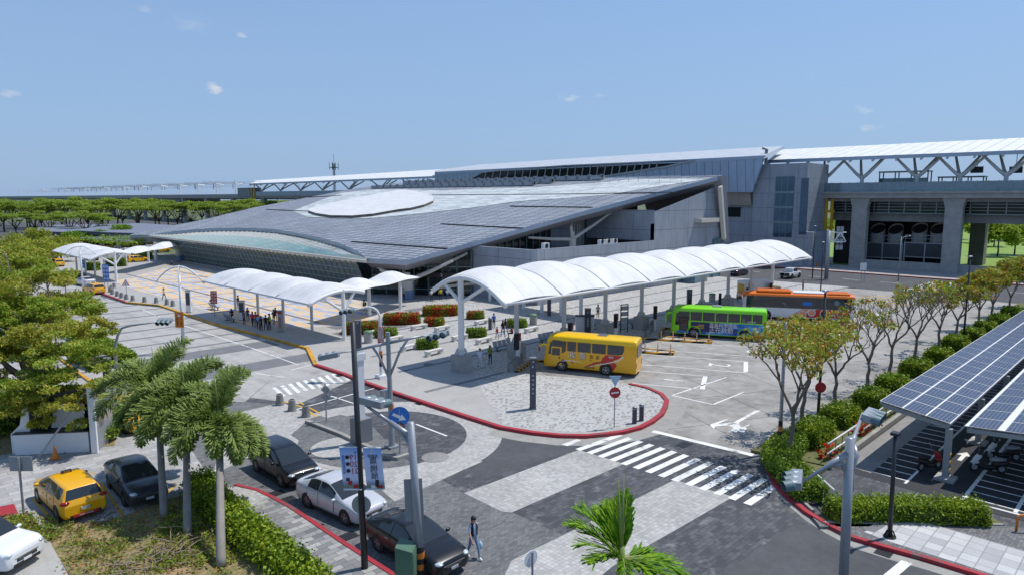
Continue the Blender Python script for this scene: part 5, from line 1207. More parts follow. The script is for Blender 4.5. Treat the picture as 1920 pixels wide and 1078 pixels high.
qs=[(458,610,(90,92,100),(24,26,30),'woman in a grey jacket at the left end of the bus queue',True),(465,605,(70,74,92),(40,60,96),'woman in slate blue behind the left end of the queue',True),(474,614,(196,44,96),(26,26,30),'woman in a magenta jacket in the bus queue',True),(480,615,(190,36,40),(30,40,70),'person in a red jacket and denim in the bus queue',False),(485,619,(120,170,210),(46,60,80),'person in a light blue hoodie in the bus queue',False),(490,622,(44,40,60),(24,26,34),'small person in dark purple in the middle of the bus queue',False),(499,621,(52,34,50),(24,26,34),'person in a maroon hoodie looking at a phone in the queue',False),(514,610,(120,116,100),(150,126,96),'person in khaki trousers with dark rucksack at the right of the queue',False),(517,604,(30,30,34),(120,90,70),'tall person in black at the right end of the queue',False)]
for i,(x,y,a,b,l,lh) in enumerate(qs):
    person(l,at(x,y-2),-60-(i*37)%90,a,b,('stand','phone1','walk','phone')[i%4],1.56+.04*(i%4),longhair=lh,group='people queuing for the bus')
person('person in a lime green safety vest at the right of the queue',at(506,618),120,(40,42,60),(24,26,40),'hip',1.72,vest=(150,200,40),hat=(30,30,60),group='people queuing for the bus')
backpack('dark rucksack on the person in khaki trousers',at(514,608),100,(40,40,44))
person('person in blue sitting by the base of the far branching column',at(321,498),-90,(50,110,180),(30,34,40),'sit',1.7)
# passengers up on the platform
pl0=None
for i,px in enumerate((1690,1704,1747,1755,1769,1788,1834,1857,1878,1899)):
    p=onX(px,350,150.6+.8*(i%3)); 
    if i<2: pl0=person('person waiting on the raised platform behind the glass railing',V(p.x,p.y,14.92),180+20*i,(50,54,64) if i else (110,100,100),(30,32,40),'stand',1.75,group='passengers on the platform')
    else: dup(pl0,V(p.x,p.y,14.92),R(40*i),None)
# ================= vegetation =================
LM={'hedge':leafmat('hedge_leaves',S(84,108,30),S(116,144,40),S(156,178,62)),'hedge_y':leafmat('yellow_green_hedge_leaves',S(80,104,20),S(128,150,28),S(172,184,52)),
 'olive':leafmat('olive_leaves',S(134,138,44),S(172,170,62),S(206,198,104),.25,.4),'green':leafmat('fresh_green_leaves',S(108,136,40),S(144,168,54),S(182,198,84),.25,.4),
 'autumn':leafmat('orange_brown_leaves',S(130,76,26),S(176,120,34),S(196,160,50),1.2),'rain':leafmat('rain_tree_leaves',S(112,134,54),S(144,164,64),S(180,194,92),.08,.45),
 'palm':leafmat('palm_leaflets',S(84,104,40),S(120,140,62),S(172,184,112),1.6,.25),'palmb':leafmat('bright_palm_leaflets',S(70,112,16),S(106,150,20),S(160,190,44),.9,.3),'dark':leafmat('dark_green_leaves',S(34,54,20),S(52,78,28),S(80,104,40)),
 'redf':leafmat('red_flowers',S(150,24,14),S(190,34,18),S(214,60,24),3.),'dry':leafmat('dry_weeds',S(110,96,56),S(140,120,80),S(120,126,60),1.)}
M['bark']=mat('grey_bark',S(112,102,92),.9,var=.3,sc=3.,bump=.3); M['barkd']=mat('dark_bark',S(74,64,54),.9,var=.3,sc=3.); M['palmtrunk']=mat('palm_trunk',S(140,134,126),.85,var=.22,sc=2.,bump=.2)
def leafquads(P_,L,W,up=.5,rng=RNG,dirs=None):
    """rhombic leaves at points P_ (n,3)"""
    n=len(P_); d=rng.normal(size=(n,3)) if dirs is None else dirs+rng.normal(size=(n,3))*.35
    d/=np.linalg.norm(d,axis=1)[:,None]; nr=rng.normal(size=(n,3))+np.array([0,0,up*3]); s=np.cross(d,nr); s/=np.linalg.norm(s,axis=1)[:,None]+1e-9
    l=(L*(.6+.8*rng.random(n)))[:,None]; w=(W*(.6+.8*rng.random(n)))[:,None]
    v=np.stack([P_-d*l*.5,P_+s*w*.5,P_+d*l*.5,P_-s*w*.5],1).reshape(-1,3)
    return v,np.arange(n*4).reshape(-1,4)
def leafmesh(name,P_,L,W,mats,parent=None,mi=None,up=.5,core=None,dirs=None):
    v,f=leafquads(np.asarray(P_),L,W,up,dirs=dirs); mi=np.zeros(len(f),int) if mi is None else mi
    if core is not None:
        cv,cf,cm_=core; f=np.vstack([f,np.asarray(cf)+len(v)]); v=np.vstack([v,np.asarray(cv)]); mi=np.concatenate([mi,np.full(len(cf),cm_)])
    return npmesh(name,v,f,mats,parent,mi)
def clumps(cs,per,flat=.6,hollow=.35):
    """points scattered through ellipsoid clumps (x,y,z,r)"""
    out=[]
    for c in cs:
        n=int(per*c[3]**2); d=RNG.normal(size=(n,3)); d/=np.linalg.norm(d,axis=1)[:,None]; r=(hollow+(1-hollow)*RNG.random(n))**.6
        out.append(np.array(c[:3])+d*r[:,None]*np.array([c[3],c[3],c[3]*flat]))
    return np.vstack(out)
def limb(mb,a,b,r0,r1,wob=.12,n=5,m=0):
    a=Vector(a);b=Vector(b);L=(b-a).length; pts=[];rs=[]
    for i in range(n+1):
        t=i/n; p=a.lerp(b,t)
        if 0<i<n: p+=V(random.gauss(0,wob*L*.25),random.gauss(0,wob*L*.25),L*.05*math.sin(PI*t))
        pts.append(p); rs.append(r0+(r1-r0)*t)
    mb.tube(pts,rs,7,m); return pts
def branch_tree(mb,base,h,r,nsplit,depth,spread,tips,up=.55,lean=(0,0,1)):
    def rec(p,d,L,r_,k):
        q=p+d*L; limb(mb,p,q,r_,r_*.7,.1,4); 
        if k==0: tips.append(q); return
        tips.append(p.lerp(q,.6)) if k<2 else None
        for i in range(nsplit if k>1 else 2):
            a=2*PI*i/nsplit+random.uniform(-.6,.6); s=V(math.cos(a),math.sin(a),0)
            dd=(d*.75+s*spread*random.uniform(.6,1.2)+V(0,0,up*.4)).normalized(); rec(q,dd,L*random.uniform(.62,.8),r_*.6,k-1)
    rec(Vector(base),Vector(lean).normalized(),h,r,depth)
# ---- the big spreading tree at left ----
def dpt(px,py,d):
    r=Vector(ray(px,py)); fw=(r.x+r.y)*S2; return V(0,0,H)+r*(d/fw)
bt=thing('spreading_tree','big spreading broad-crowned tree with layered light foliage filling the left edge','tree',(7.5,49,0))
o0=V(7.5,49,0); mb=MB(); fork=V(.2,-.3,3.0); limb(mb,(0,0,0),fork,.42,.34,.05)
cl=[]; spec=[(20,470,46,2.4),(85,480,46,2.0),(-60,470,46,3.),(40,520,44,2.2),(110,515,44,1.8),(-40,540,43,3.),(60,560,42,2.2),(130,560,42,2.0),(10,590,41,2.0),(90,600,40,2.0),(150,592,40,1.5),(188,608,40,.9),(40,640,39,2.0),(120,640,38,2.0),(165,650,38,1.3),(-30,640,39,2.4),(60,690,37,1.7),(150,690,37,1.7),(188,672,38,.7),(10,720,37,1.6),(100,730,36.5,1.3),(160,735,36.5,1.1),(45,750,36,1.1),(75,775,36,.8),(-60,720,38,2.4),(-90,600,42,3.),(172,565,43,.9),(140,525,45,1.2),(196,642,39,.5),(150,775,36.5,.6),(15,455,47,1.6),(60,450,47.5,1.2)]
for px,py,d,r in spec:
    c=dpt(px,py+(28 if py<530 else 0),d)-o0; cl.append((c.x,c.y,c.z-.5,r))
    if r>1.5: 
        k=limb(mb,fork,c+V(0,0,-.5),.16,.05,.16,5); 
        for _ in range(3): limb(mb,k[3],c+V(random.uniform(-1,1)*r,random.uniform(-1,1)*r,random.uniform(-.2,.3)*r),.05,.015,.2,4)
mb.build('trunk',M['bark'],bt,True)
sub_=[]
for x,y,z,r in cl:
    for _ in range(int(7+r*5)):
        a=random.uniform(0,2*PI); q_=math.sqrt(random.random())*r; sub_.append((x+q_*math.cos(a),y+q_*math.sin(a),z+random.gauss(0,.16*r)-.10*q_*q_/r,r*random.uniform(.16,.36)+.12))
Pb=clumps(sub_,560,.42,.1)
mi=(RNG.random(len(Pb))<.45+.4*np.sin(Pb[:,1]*.7+Pb[:,2])).astype(int); 
leafmesh('crown',Pb,.22,.085,[LM['olive'],LM['green'],LM['autumn']],bt,mi,.6)
# ---- palms ----
def frond(vs,fs,mi,base,az,el,L,droop,rach,nl,ll,lw,bushy,roll=0):
    az_=az; d=np.array([math.cos(az_)*math.cos(el),math.sin(az_)*math.cos(el),math.sin(el)]); pts=[np.array(base,float)]; steps=14
    for i in range(steps):
        d=d+np.array([0,0,-droop/steps*(.5+i/steps)]); d/=np.linalg.norm(d); pts.append(pts[-1]+d*L/steps)
    pts=np.array(pts); rach.append([Vector(p) for p in pts])
    side=np.cross(d,[0,0,1.]); side/=np.linalg.norm(side)+1e-9
    for k in range(nl):
        t=.12+.88*(k+random.random())/nl; f=t*steps; i=min(int(f),steps-1); p=pts[i]+(pts[i+1]-pts[i])*(f-i); tg=pts[i+1]-pts[i]; tg/=np.linalg.norm(tg)
        sd=np.cross(tg,[0,0,1.]); sd/=np.linalg.norm(sd)+1e-9; nu=np.cross(sd,tg)
        a=random.choice((-1,1)); b=random.gauss(0,.75 if bushy else .4)
        out=sd*a*math.cos(b)+nu*math.sin(b)+ (nu*.2 if bushy else 0); di=out*(.9 if bushy else .42)+tg*(.6 if bushy else 1.); di/=np.linalg.norm(di)
        l=ll*(math.sin(PI*min(1,.18+.8*t))**.6)*random.uniform(.65,1.2); w_=np.cross(di,nu); w_/=np.linalg.norm(w_)+1e-9; w_=w_*lw*.5
        m1=p+di*l*.55+np.array([0,0,(-.10 if bushy else -.01)*l]); m2=p+di*l+np.array([0,0,(-.42 if bushy else -.14)*l]); o=len(vs)
        vs+= [p-w_*.5,p+w_*.5,m1+w_,m1-w_,m2]; fs+=[(o,o+1,o+2,o+3),(o+3,o+2,o+4,o+4)]; mi+=[0,0]
def palm(label,base,top,r0,nf,L,ll,seed,leaf='palm',bushy=True,spears=1,lw=.055,nl=430,elr=(-.1,1.35),droop=2.3):
    random.seed(seed); t_=thing('palm_tree',label,'palm tree',base); d=Vector(top)-Vector(base); mb=MB()
    zs=np.linspace(0,1,16); mb.tube([(d.x*z**1.3,d.y*z**1.3,d.z*z) for z in zs],[r0*(1.25-.35*z+(.12 if i%2 else 0)*.3) for i,z in enumerate(zs)],12); tr=mb.build('trunk',M['palmtrunk'],t_,True)
    mb=MB(); mb.tube([(d.x,d.y,d.z-.2),(d.x,d.y,d.z+.8)],[r0*1.05,r0*.5],10); mb.build('crownshaft',mat('palm_crownshaft',S(120,140,70),.6,var=.15),tr,True)
    vs=[];fs=[];mi=[];rach=[]
    for i in range(nf):
        el=elr[0]+(elr[1]-elr[0])*((i*.618)%1); frond(vs,fs,mi,(d.x,d.y,d.z+.45),2.4*i+random.uniform(-.2,.2),el,L*random.uniform(.85,1.1),droop*random.uniform(.8,1.2),rach,nl,ll,lw,bushy)
    o=npmesh('fronds',np.array(vs),np.array(fs),[LM[leaf]],t_)
    mb=MB()
    for p in rach: mb.tube(p[::2],[.035,.03,.025,.02,.015,.012,.01,.008][:len(p[::2])],5)
    for i in range(spears): mb.tube([(d.x,d.y,d.z+.6),(d.x+.25*(i-.4),d.y+.1,d.z+2.6)],[.05,.012],6)
    mb.build('rachis',mat('palm_rachis',S(130,140,80),.6,var=.1),o,True); return t_
palm('tallest foxtail palm, left and farthest of three by the parked grey sedan',P(308,970,.02),dpt(296,745,33),.135,17,3.3,1.1,11)
palm('foxtail palm in the middle of three, trunk rising from the hedge end',P(352,1003,.02),dpt(350,772,31),.14,17,3.2,1.1,12)
palm('foxtail palm nearest the camera, right of three, with an upright spear frond',P(415,1062,.02),dpt(412,800,29.5),.145,17,3.1,1.1,13)
palm('bright green young palm crown rising at the lower photo edge',V(14.8,8.6,0),dpt(1165,1080,16.),.13,20,1.55,1.05,21,'palmb',False,2,.042,75,(.05,1.4),.9)
# ---- hedges ----
def boxcore(x0,y0,x1,y1,h,i=.1):
    x0+=i;y0+=i;x1-=i;y1-=i;h-=i*1.2
    v=[(x0,y0,0),(x1,y0,0),(x1,y1,0),(x0,y1,0),(x0,y0,h),(x1,y0,h),(x1,y1,h),(x0,y1,h)]
    return v,[(4,5,6,7),(0,1,5,4),(1,2,6,5),(2,3,7,6),(3,0,4,7)]
def hedge_pts(poly,h,dens,rnd=.22,rough=.08):
    """points on the clipped shell of a hedge with plan polygon"""
    poly=[Vector((p[0],p[1])) for p in poly]; n=len(poly); out=[]
    c=sum(poly,Vector((0,0)))/n; tris=tessellate_polygon([[Vector((p.x,p.y,0)) for p in poly]])
    for a,b,d in tris:
        A,B,D=poly[a],poly[b],poly[d]; ar=abs((B-A).cross(D-A))/2; k=int(ar*dens)
        u=RNG.random((k,2)); m_=u.sum(1)>1; u[m_]=1-u[m_]
        p=np.array([A.x,A.y])+u[:,:1]*np.array(B-A)+u[:,1:]*np.array(D-A); out.append(np.column_stack([p,np.full(k,h)+RNG.normal(size=k)*rough]))
    for i in range(n):
        a,b=poly[i],poly[(i+1)%n]; L=(b-a).length; k=int(L*h*dens*.9); u=RNG.random(k); z=RNG.random(k)*h
        p=np.array(a)+u[:,None]*np.array(b-a); dirc=np.array((c-a.lerp(b,.5)).normalized()); ins=rnd*np.clip((z-h*.7)/(h*.3),0,1)**2
        p=p+dirc[None]*(ins+RNG.normal(size=k)*rough*.7)[:,None]; out.append(np.column_stack([p,z]))
    return np.vstack(out)
def polycore(poly,h,ins=.12):
    poly=[Vector((p[0],p[1])) for p in poly]; n=len(poly); c=sum(poly,Vector((0,0)))/n; q_=[p+(c-p).normalized()*ins for p in poly]
    v=[(*p,0) for p in q_]+[(*p,h-ins) for p in q_]+[(*c,h-ins)]; f=[(i,(i+1)%n,(i+1)%n+n,i+n) for i in range(n)]+[(i+n,(i+1)%n+n,2*n,2*n) for i in range(n)]
    return v,f
def hedge(label,poly,h,leaf,dens=150,L=.16,W=.1,loc_z=.0,group=None,name='hedge',red=0.,mix=None,convex=True,rough=.08):
    c=sum((Vector((p[0],p[1])) for p in poly),Vector((0,0)))/len(poly); pl=[(p[0]-c.x,p[1]-c.y) for p in poly]
    pt=hedge_pts(pl,h,dens,rough=rough); mi=np.zeros(len(pt),int)
    if mix: mi[RNG.random(len(pt))<.5+.5*np.sin(pt[:,0]*1.3+pt[:,1]*1.7)]=2
    if red: 
        s_=np.sin(pt[:,0]*2.1+1)*np.sin(pt[:,1]*2.6)+.55*RNG.normal(size=len(pt)); mi[s_>np.quantile(s_,1-red)]=1
    v,f=polycore(pl,h) if convex else ([(0,0,0)]*4,[(0,1,2,3)])
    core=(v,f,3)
    o=leafmesh(name,pt,L,W,[LM[leaf],LM['redf'],LM[mix or leaf],LM['dark']],None,mi,.3,core); o.location=(c.x,c.y,loc_z); tag(o,label,'hedge' if name=='hedge' else 'flower bed' if name=='flower_bed' else 'shrub',group); return o
def oval(px0,px1,py0,py1,h,ang=-35):
    """plan outline of a rounded bed from its picture extent at ground"""
    c=P((px0+px1)/2,(py1-(py1-py0)*.40)); d=(c.x+c.y)*S2; rx=(px1-px0)/2/F*d*1.0; ry=rx*.62
    pts=[]
    for i in range(22):
        a=2*PI*i/22; ca,sa=math.cos(a),math.sin(a); x=rx*math.copysign(abs(ca)**.7,ca); y=ry*math.copysign(abs(sa)**.7,sa); t=R(-45+12); pts.append((c.x+x*math.cos(t)-y*math.sin(t),c.y+x*math.sin(t)+y*math.cos(t)))
    return pts,h
for px0,px1,py0,py1,h,leaf,red,lab in ((644,712,606,638,1.0,'hedge',.34,'oval flower bed of red blooms beside the white canopy column, leftmost of the large ones'),(719,788,592,618,1.0,'hedge',.5,'large oval flower bed of dense red blooms in the middle of the plaza'),(793,861,580,600,1.0,'hedge_y',.4,'large oval flower bed with a bright green middle, nearest the station'),(795,833,603,618,.82,'hedge',.55,'small round flower bed of red blooms between two white benches'),(875,908,589,606,.82,'hedge',.4,'small round flower bed just right of the big canopy column'),(703,745,622,641,.82,'hedge',.2,'small oval bed with few red blooms behind the red sign'),(780,821,641,664,.82,'hedge',0,'small clipped green oval bush between white benches nearest the red kerb'),(874,912,621,641,.82,'hedge',0,'small clipped green oval bush right of the big canopy column'),(951,988,605,622,.82,'hedge',0,'small clipped green oval bush behind the second canopy post')):
    pts,h=oval(px0,px1,py0,py1,h); hedge(lab,pts,h,leaf,230,.14,.11,ZP,'flower beds on the plaza','flower_bed',red)
def band_poly(pl,w):
    pl=[Vector((p[0],p[1])) for p in pl]; L=[];Rr=[]
    for i in range(len(pl)):
        d=(pl[min(i+1,len(pl)-1)]-pl[max(i-1,0)]).normalized(); k=Vector((-d.y,d.x))*w/2; L.append(pl[i]+k); Rr.append(pl[i]-k)
    return L+Rr[::-1]
def longhedge(label,pl,w,h,leaf,dens,z,L=.16,W=.1,mix=None,red=0.,rough=.1):
    pl=[Vector((p[0],p[1])) for p in pl]; o=pl[0].copy(); pts=[];cv=[];cf=[]
    for i in range(len(pl)-1):
        seg=band_poly([pl[i]-o,pl[i+1]-o],w); pts.append(hedge_pts(seg,h,dens,rough=rough)); v,f=polycore(seg,h,.15); cf+=[tuple(a+len(cv) for a in q_) for q_ in f]; cv+=v
    pt=np.vstack(pts); mi=np.zeros(len(pt),int)
    if mix: mi[(np.sin(pt[:,0]*1.3)+np.sin(pt[:,1]*1.7)+.8*RNG.normal(size=len(pt)))>.4]=2
    if red: mi[RNG.random(len(pt))<red]=1
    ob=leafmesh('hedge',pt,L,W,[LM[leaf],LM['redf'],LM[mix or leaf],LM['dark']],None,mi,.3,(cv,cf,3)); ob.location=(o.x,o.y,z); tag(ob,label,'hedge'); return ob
longhedge('long low clipped hedge on the median between the left lanes',[(16.8,62.5),(17.,85),(16.9,107)],1.5,.9,'hedge_y',110,.15,.2,.14,'hedge')
longhedge('wild yellow-green hedge running down beside the lower left pavement',[P(372,915),P(410,965),P(480,1025),P(540,1075),P(600,1130)],1.15,.8,'hedge_y',330,.02,.15,.1,'hedge',0,.2)
longhedge('trimmed hedge between the white-tiled pavement and the scooter park',[(29.9,10.2),(32.,8.3),(34.3,5.4)],1.15,.75,'hedge_y',420,.14,.11,.08,'hedge',0,.1)
longhedge('low hedge at the corner by the curved red kerb, under the first tree',[(37.5,15.),(34.4,14.6),(32.8,13.2),(31.0,11.4)],1.5,.8,'hedge',380,.14,.12,.09,'hedge_y',.0,.12)
HB=[(39.0,14.6,2.7),(43.6,14.7,2.4),(48.8,14.5,2.3),(53.4,14.6,2.2),(60.2,14.8,2.6),(66.6,14.7,2.5),(73.2,14.9,2.7),(79.,14.7,2.4),(84.6,14.7,2.7),(91,14.6,2.9),(98,14.6,3.2)]
names_=('first and nearest','second','third','fourth','fifth','sixth','seventh','eighth','ninth','tenth','last and farthest')
for i,(x,y,L_) in enumerate(HB):
    hedge('clipped boxy hedge along the bus bay railing, %s from the corner'%names_[i],[(x-L_/2,y-.8),(x+L_/2,y-.85),(x+L_/2,y+.75),(x-L_/2,y+.8)],random.uniform(.9,1.1),'hedge_y',max(60,330-i*30),.14+.012*i,.1+.01*i,.14,'clipped hedges along the railing',mix='hedge',rough=.12)
# red poinsettias under the railing
pt=np.column_stack([RNG.uniform(36.5,70,1500),RNG.normal(13.05,.22,1500),.14+RNG.random(1500)*.45]); pt=pt[np.sin(pt[:,0]*.9)>-.1]
o=leafmesh('red_flowers',pt,.26,.16,[LM['redf'],LM['hedge']],None,(RNG.random(len(pt))<.35).astype(int),.8); tag(o,'red flowering plants in a row beneath the railing of the scooter park','flowers',kind='stuff')
# shrubs and weeds, lower left
def shrub(label,px,py,r,h,leaf,n=900,mix='dark'):
    c=P(px,py,.02); cs=[(random.uniform(-.5,.5)*r,random.uniform(-.5,.5)*r,h*random.uniform(.35,.65),r*random.uniform(.5,.75)) for _ in range(7)]
    pt=clumps(cs,n,.75); pt[:,2]=np.abs(pt[:,2]); mi=(RNG.random(len(pt))<.4).astype(int); o=leafmesh('shrub',pt,.17,.1,[LM[leaf],LM[mix]],None,mi,.4); o.location=c; return tag(o,label,'shrub')
shrub('dark bushy shrub beside the white booth, by the ramp',172,812,1.6,1.9,'green'); shrub('lower leafy shrub on dry leaves at the parking edge',186,828,1.0,1.0,'green')
shrub('dark green shrub left of the white booth under the tree',12,812,1.5,1.6,'dark',700,'green')
pt=[]
for _ in range(420):
    px,py=random.choice(((random.uniform(120,420),random.uniform(975,1078)),(random.uniform(300,440),random.uniform(940,1060)),(random.uniform(0,110),random.uniform(970,1010))))
    c=P(px,py,.03); k=random.randint(8,30); pt.append(np.column_stack([RNG.normal(c.x,.16,k),RNG.normal(c.y,.16,k),.03+RNG.random(k)*.18]))
pt=np.vstack(pt); o=leafmesh('weeds',pt,.16,.07,[LM['green'],LM['dry']],None,(RNG.random(len(pt))<.45).astype(int),.2); tag(o,'patchy low weeds and grass tufts on the dry ground','weeds',kind='stuff')
pt=np.vstack([np.array(P(random.uniform(a,b),random.uniform(c_,d_),.035)) for a,b,c_,d_,k in ((120,430,940,1075,900),(150,215,790,835,150),(0,150,780,850,200)) for _ in range(k)])
o=leafmesh('leaf_litter',pt,.14,.09,[LM['dry'],LM['autumn']],None,(RNG.random(len(pt))<.4).astype(int),2.); tag(o,'brown fallen leaves scattered on the dry ground','leaf litter',kind='stuff')
br=thing('brush_pile','heap of bare grey cut branches lying on the grass below the palms','brush pile',P(300,1045,.05)); mb=MB()
for _ in range(70):
    a=V(random.gauss(0,.9),random.gauss(0,.6),random.uniform(.02,.25)); d=V(random.gauss(0,1),random.gauss(0,1),random.gauss(0,.22)).normalized()*random.uniform(.4,1.3); limb(mb,a,a+d,.022,.008,.3,4)
mb.build('branch',mat('bleached_twigs',S(150,134,116),.9,var=.25),br,True)
# ---- row of small trees along the bays ----
def street_tree(label,base,h,leafy,seed,lean=(0,0,1),group='trees along the bus bays',r=.14,fork=2.0,sz=.21):
    random.seed(seed); t_=thing('street_tree',label,'tree',base,0,group); mb=MB(); tips=[]; k=h/8.; branch_tree(mb,(0,0,0),h*.27,r,3,4 if leafy>.3 else 5,.66,tips,.9,lean); mb.build('trunk',M['bark'],t_,True)
    if leafy>0:
        cs=[]
        for p in tips:
            if random.random()<leafy: cs.append((p.x,p.y,p.z,random.uniform(.28,.55)*k))
        pt=clumps(cs,int(150/k),.8,.05); z=RNG.random(len(pt)); mi=np.where(z<.42,0,np.where(z<.74,1,2)); leafmesh('crown',pt,sz*1.1,sz*.5,[LM['olive'],LM['green'],LM['autumn']],t_,mi,.1)
    return t_
T=[((1480,868),9.6,.9,'leafy orange-tinged tree with a forked trunk at the curved kerb corner',(.05,.0,1)),((1503,806),8.8,.8,'leafy tree rising from the first clipped hedge'),((1565,768),8.4,.45,'thinly leaved tree rising from the second clipped hedge'),((1626,735),8.,.12,'nearly bare tree with dark twigs left of the tall bare one'),((1668,708),8.8,.03,'bare straight-trunked tree rising from the fourth clipped hedge'),((1715,682),8.2,.08,'bare tree with a kinked trunk rising from the fifth clipped hedge'),((1758,660),7.8,.4,'half bare tree with sparse yellowish leaves at the sixth hedge'),((1792,640),7.6,.7,'leafy yellow-green tree at the seventh hedge'),((1832,620),8.,.9,'leafy yellow-green tree at the eighth hedge'),((1858,606),8.,.9,'leafy tree beside the lamp post at the ninth hedge'),((1890,592),8.,.95,'leafy tree at the photo edge by the tenth hedge'),((1925,576),8.,.95,'farthest leafy tree of the row, cut by the photo edge')]
for i,a in enumerate(T): street_tree(a[3],P(*a[0],.1),a[1],a[2],40+i,a[4] if len(a)>4 else (random.uniform(-.05,.05),random.uniform(-.05,.05),1),sz=.22+.012*i)
# ---- rain trees in front of the viaduct, far left ----
def rain_tree(seed,h,w,label,n=2600):
    random.seed(seed); t_=thing('rain_tree',label,'tree',(0,0,0),0,'trees before the far viaduct'); mb=MB(); cs=[]
    limb(mb,(0,0,0),(0,0,h*.3),.35,.28,.03)
    for i in range(11):
        a=2.4*i; rr=w*(.25+.75*math.sqrt((i+.5)/11)); c=V(rr*math.cos(a),rr*math.sin(a),h*(.80+.16*random.random()-.08*(rr/w))); limb(mb,(0,0,h*.28),c,.16,.05,.12,4); cs.append((c.x,c.y,c.z,w*random.uniform(.3,.44)))
    cs.append((random.uniform(-.5,.5)*w,random.uniform(-.5,.5)*w,h*.6,w*.2))
    mb.build('trunk',M['barkd'],t_,True)
    pt=clumps(cs,int(n/(11*(w*.36)**2)),.3,.2); mi=(RNG.random(len(pt))<.5).astype(int); leafmesh('crown',pt,.75,.45,[LM['rain'],LM['green']],t_,mi,.8); return t_
LB='broad flat-topped rain tree in the row before the far viaduct'
pro=[rain_tree(60+i,13.0+.45*i,6.0+.5*i,LB) for i in range(4)]
random.seed(5); spots=[]
for i in range(34): spots.append((30+random.uniform(-14,84),0))
k=0
for row,(d0,n_,pa,pb) in enumerate(((335,19,-30,500),(285,15,-40,480),(235,7,-30,200))):
    for i in range(n_):
        px=pa+(pb-pa)*(i+random.uniform(.2,.8))/n_; d=d0*random.uniform(.93,1.08); b=dpt(px,372,d); o=pro[k%4]
        sc_=random.uniform(.85,1.08)*(1. if row<2 else .72)
        if k<4: o.location=(b.x,b.y,0); o.scale=(sc_,)*3
        else: dup(o,(b.x,b.y,0),random.uniform(0,6),None,None,sc_)
        k+=1
def ball_tree(label,px,pyb,d,h,w,leaf,mix,n=1500,seed=1,group=None,lf=.5,trunk=.35):
    random.seed(seed); b=dpt(px,372,d); t_=thing('round_tree',label,'tree',(b.x,b.y,0),0,group); mb=MB(); limb(mb,(0,0,0),(0,0,h*.6),.2,.1,.03); cs=[(0,0,h*.72,w*.6)]
    for i in range(8): a=2.4*i; c=V(w*.6*math.cos(a),w*.6*math.sin(a),h*random.uniform(trunk+.15,.85)); limb(mb,(0,0,h*.4),c,.08,.03,.1,3); cs.append((c.x,c.y,c.z,w*.45))
    mb.build('trunk',M['barkd'],t_,True); pt=clumps(cs,int(n/(9*(w*.45)**2)),.8,.2); leafmesh('crown',pt,lf,lf*.6,[LM[leaf],LM[mix]],t_,(RNG.random(len(pt))<.4).astype(int),.4); return t_
ball_tree('round bright green tree before the dark garage, between parked cars',128,0,185,5.6,2.6,'palmb','hedge',seed=3); ball_tree('round bright green tree at the right end of the dark garage',221,0,205,6.6,3.2,'palmb','hedge',seed=4); ball_tree('bright green tree left of the pergola before the garage',160,0,195,4.6,2.8,'hedge','palmb',seed=5); ball_tree('bright green tree just beside the pergola before the garage',186,0,195,5.2,2.8,'hedge','palmb',seed=6)
for i,(px,d) in enumerate(((1806,235),(1845,215),(1872,200),(1905,225),(1880,165),(1835,300),(1912,170),(1760,330))):
    ball_tree('green tree on the lawn beyond the viaduct columns',px,0,d,11-.4*i%3,4.6,'green','hedge_y',2200,80+i,'trees beyond the viaduct',.8,.25)
for i,(px,d) in enumerate(((30,128),(70,140),(105,150),(15,165),(60,190))):
    ball_tree('leafy tree behind the big spreading tree at the left edge' ,px,0,d,5.6,4.,'olive','green',2400,95+i,'trees behind the spreading tree',.5,.2)
# far wood strip on the horizon
pt=np.column_stack([RNG.uniform(-300,900,9000),RNG.uniform(700,1300,9000),RNG.random(9000)**.7*9]); pt2=np.column_stack([RNG.uniform(300,900,5000),RNG.uniform(-300,120,5000),RNG.random(5000)**.7*9])
o=leafmesh('far_wood',np.vstack([pt,pt2]),6,4,[LM['rain']],None,None,.3); tag(o,'distant strip of trees along the horizon','far trees',kind='stuff')
random.seed(99)
# ================= street furniture, signs, signals =================
def topz(base,py):
    """height above ground of picture row py on the vertical through base"""
    fw=(base.x+base.y)*S2; r=ray(960,py); k=r[2]/((r[0]+r[1])*S2); return H+k*fw
def hp(px,py,base):   # point at the depth of base
    return dpt(px,py,(base.x+base.y)*S2)
RT=V(S2,-S2,0); FWD=V(S2,S2,0)        # picture right and away, on the ground
M['tgreen']=mat('signal_housing_grey_green',S(96,120,126),.5,var=.1); M['lens']=mat('dark_signal_lens',(.01,.012,.012),.15,var=0)
def signal(parent,c,facing,axis,n=3,r=.17,back=False,name='signal_head'):
    """traffic light of n lamps in a row along axis, hoods towards facing"""
    f=Vector(facing).normalized(); a=Vector(axis).normalized(); mb=MB()
    for i in range(n):
        p=Vector(c)+a*(i-(n-1)/2)*r*2.25
        mb.cyl(p-f*.16,p+f*.04,r*.8,r*1.12,14)
    e=a*(n*r*1.1); up=f.cross(a).normalized(); mb.bar(Vector(c)-f*.1-e,Vector(c)-f*.1+e,r*2.1,.26,0,up) 
    o=mb.build(name,M['galv'],parent,40)
    for i in range(n):
        p=Vector(c)+a*(i-(n-1)/2)*r*2.25; m2=MB(); m2.cyl(p+f*.04,p+f*.34,r*1.08,r*1.04,14,0,False); m2.cyl(p+f*.34,p+f*.04,r*1.02,r*1.02,14,0,False); m2.build('hood',M['tgreen'],o,40); m3=MB(); m3.cyl(p+f*.05,p+f*.06,r,n=14); m3.build('lens',M['lens'],o)
    return o
def polemesh(mb,pts,r,n=12): mb.tube(pts,r,n)
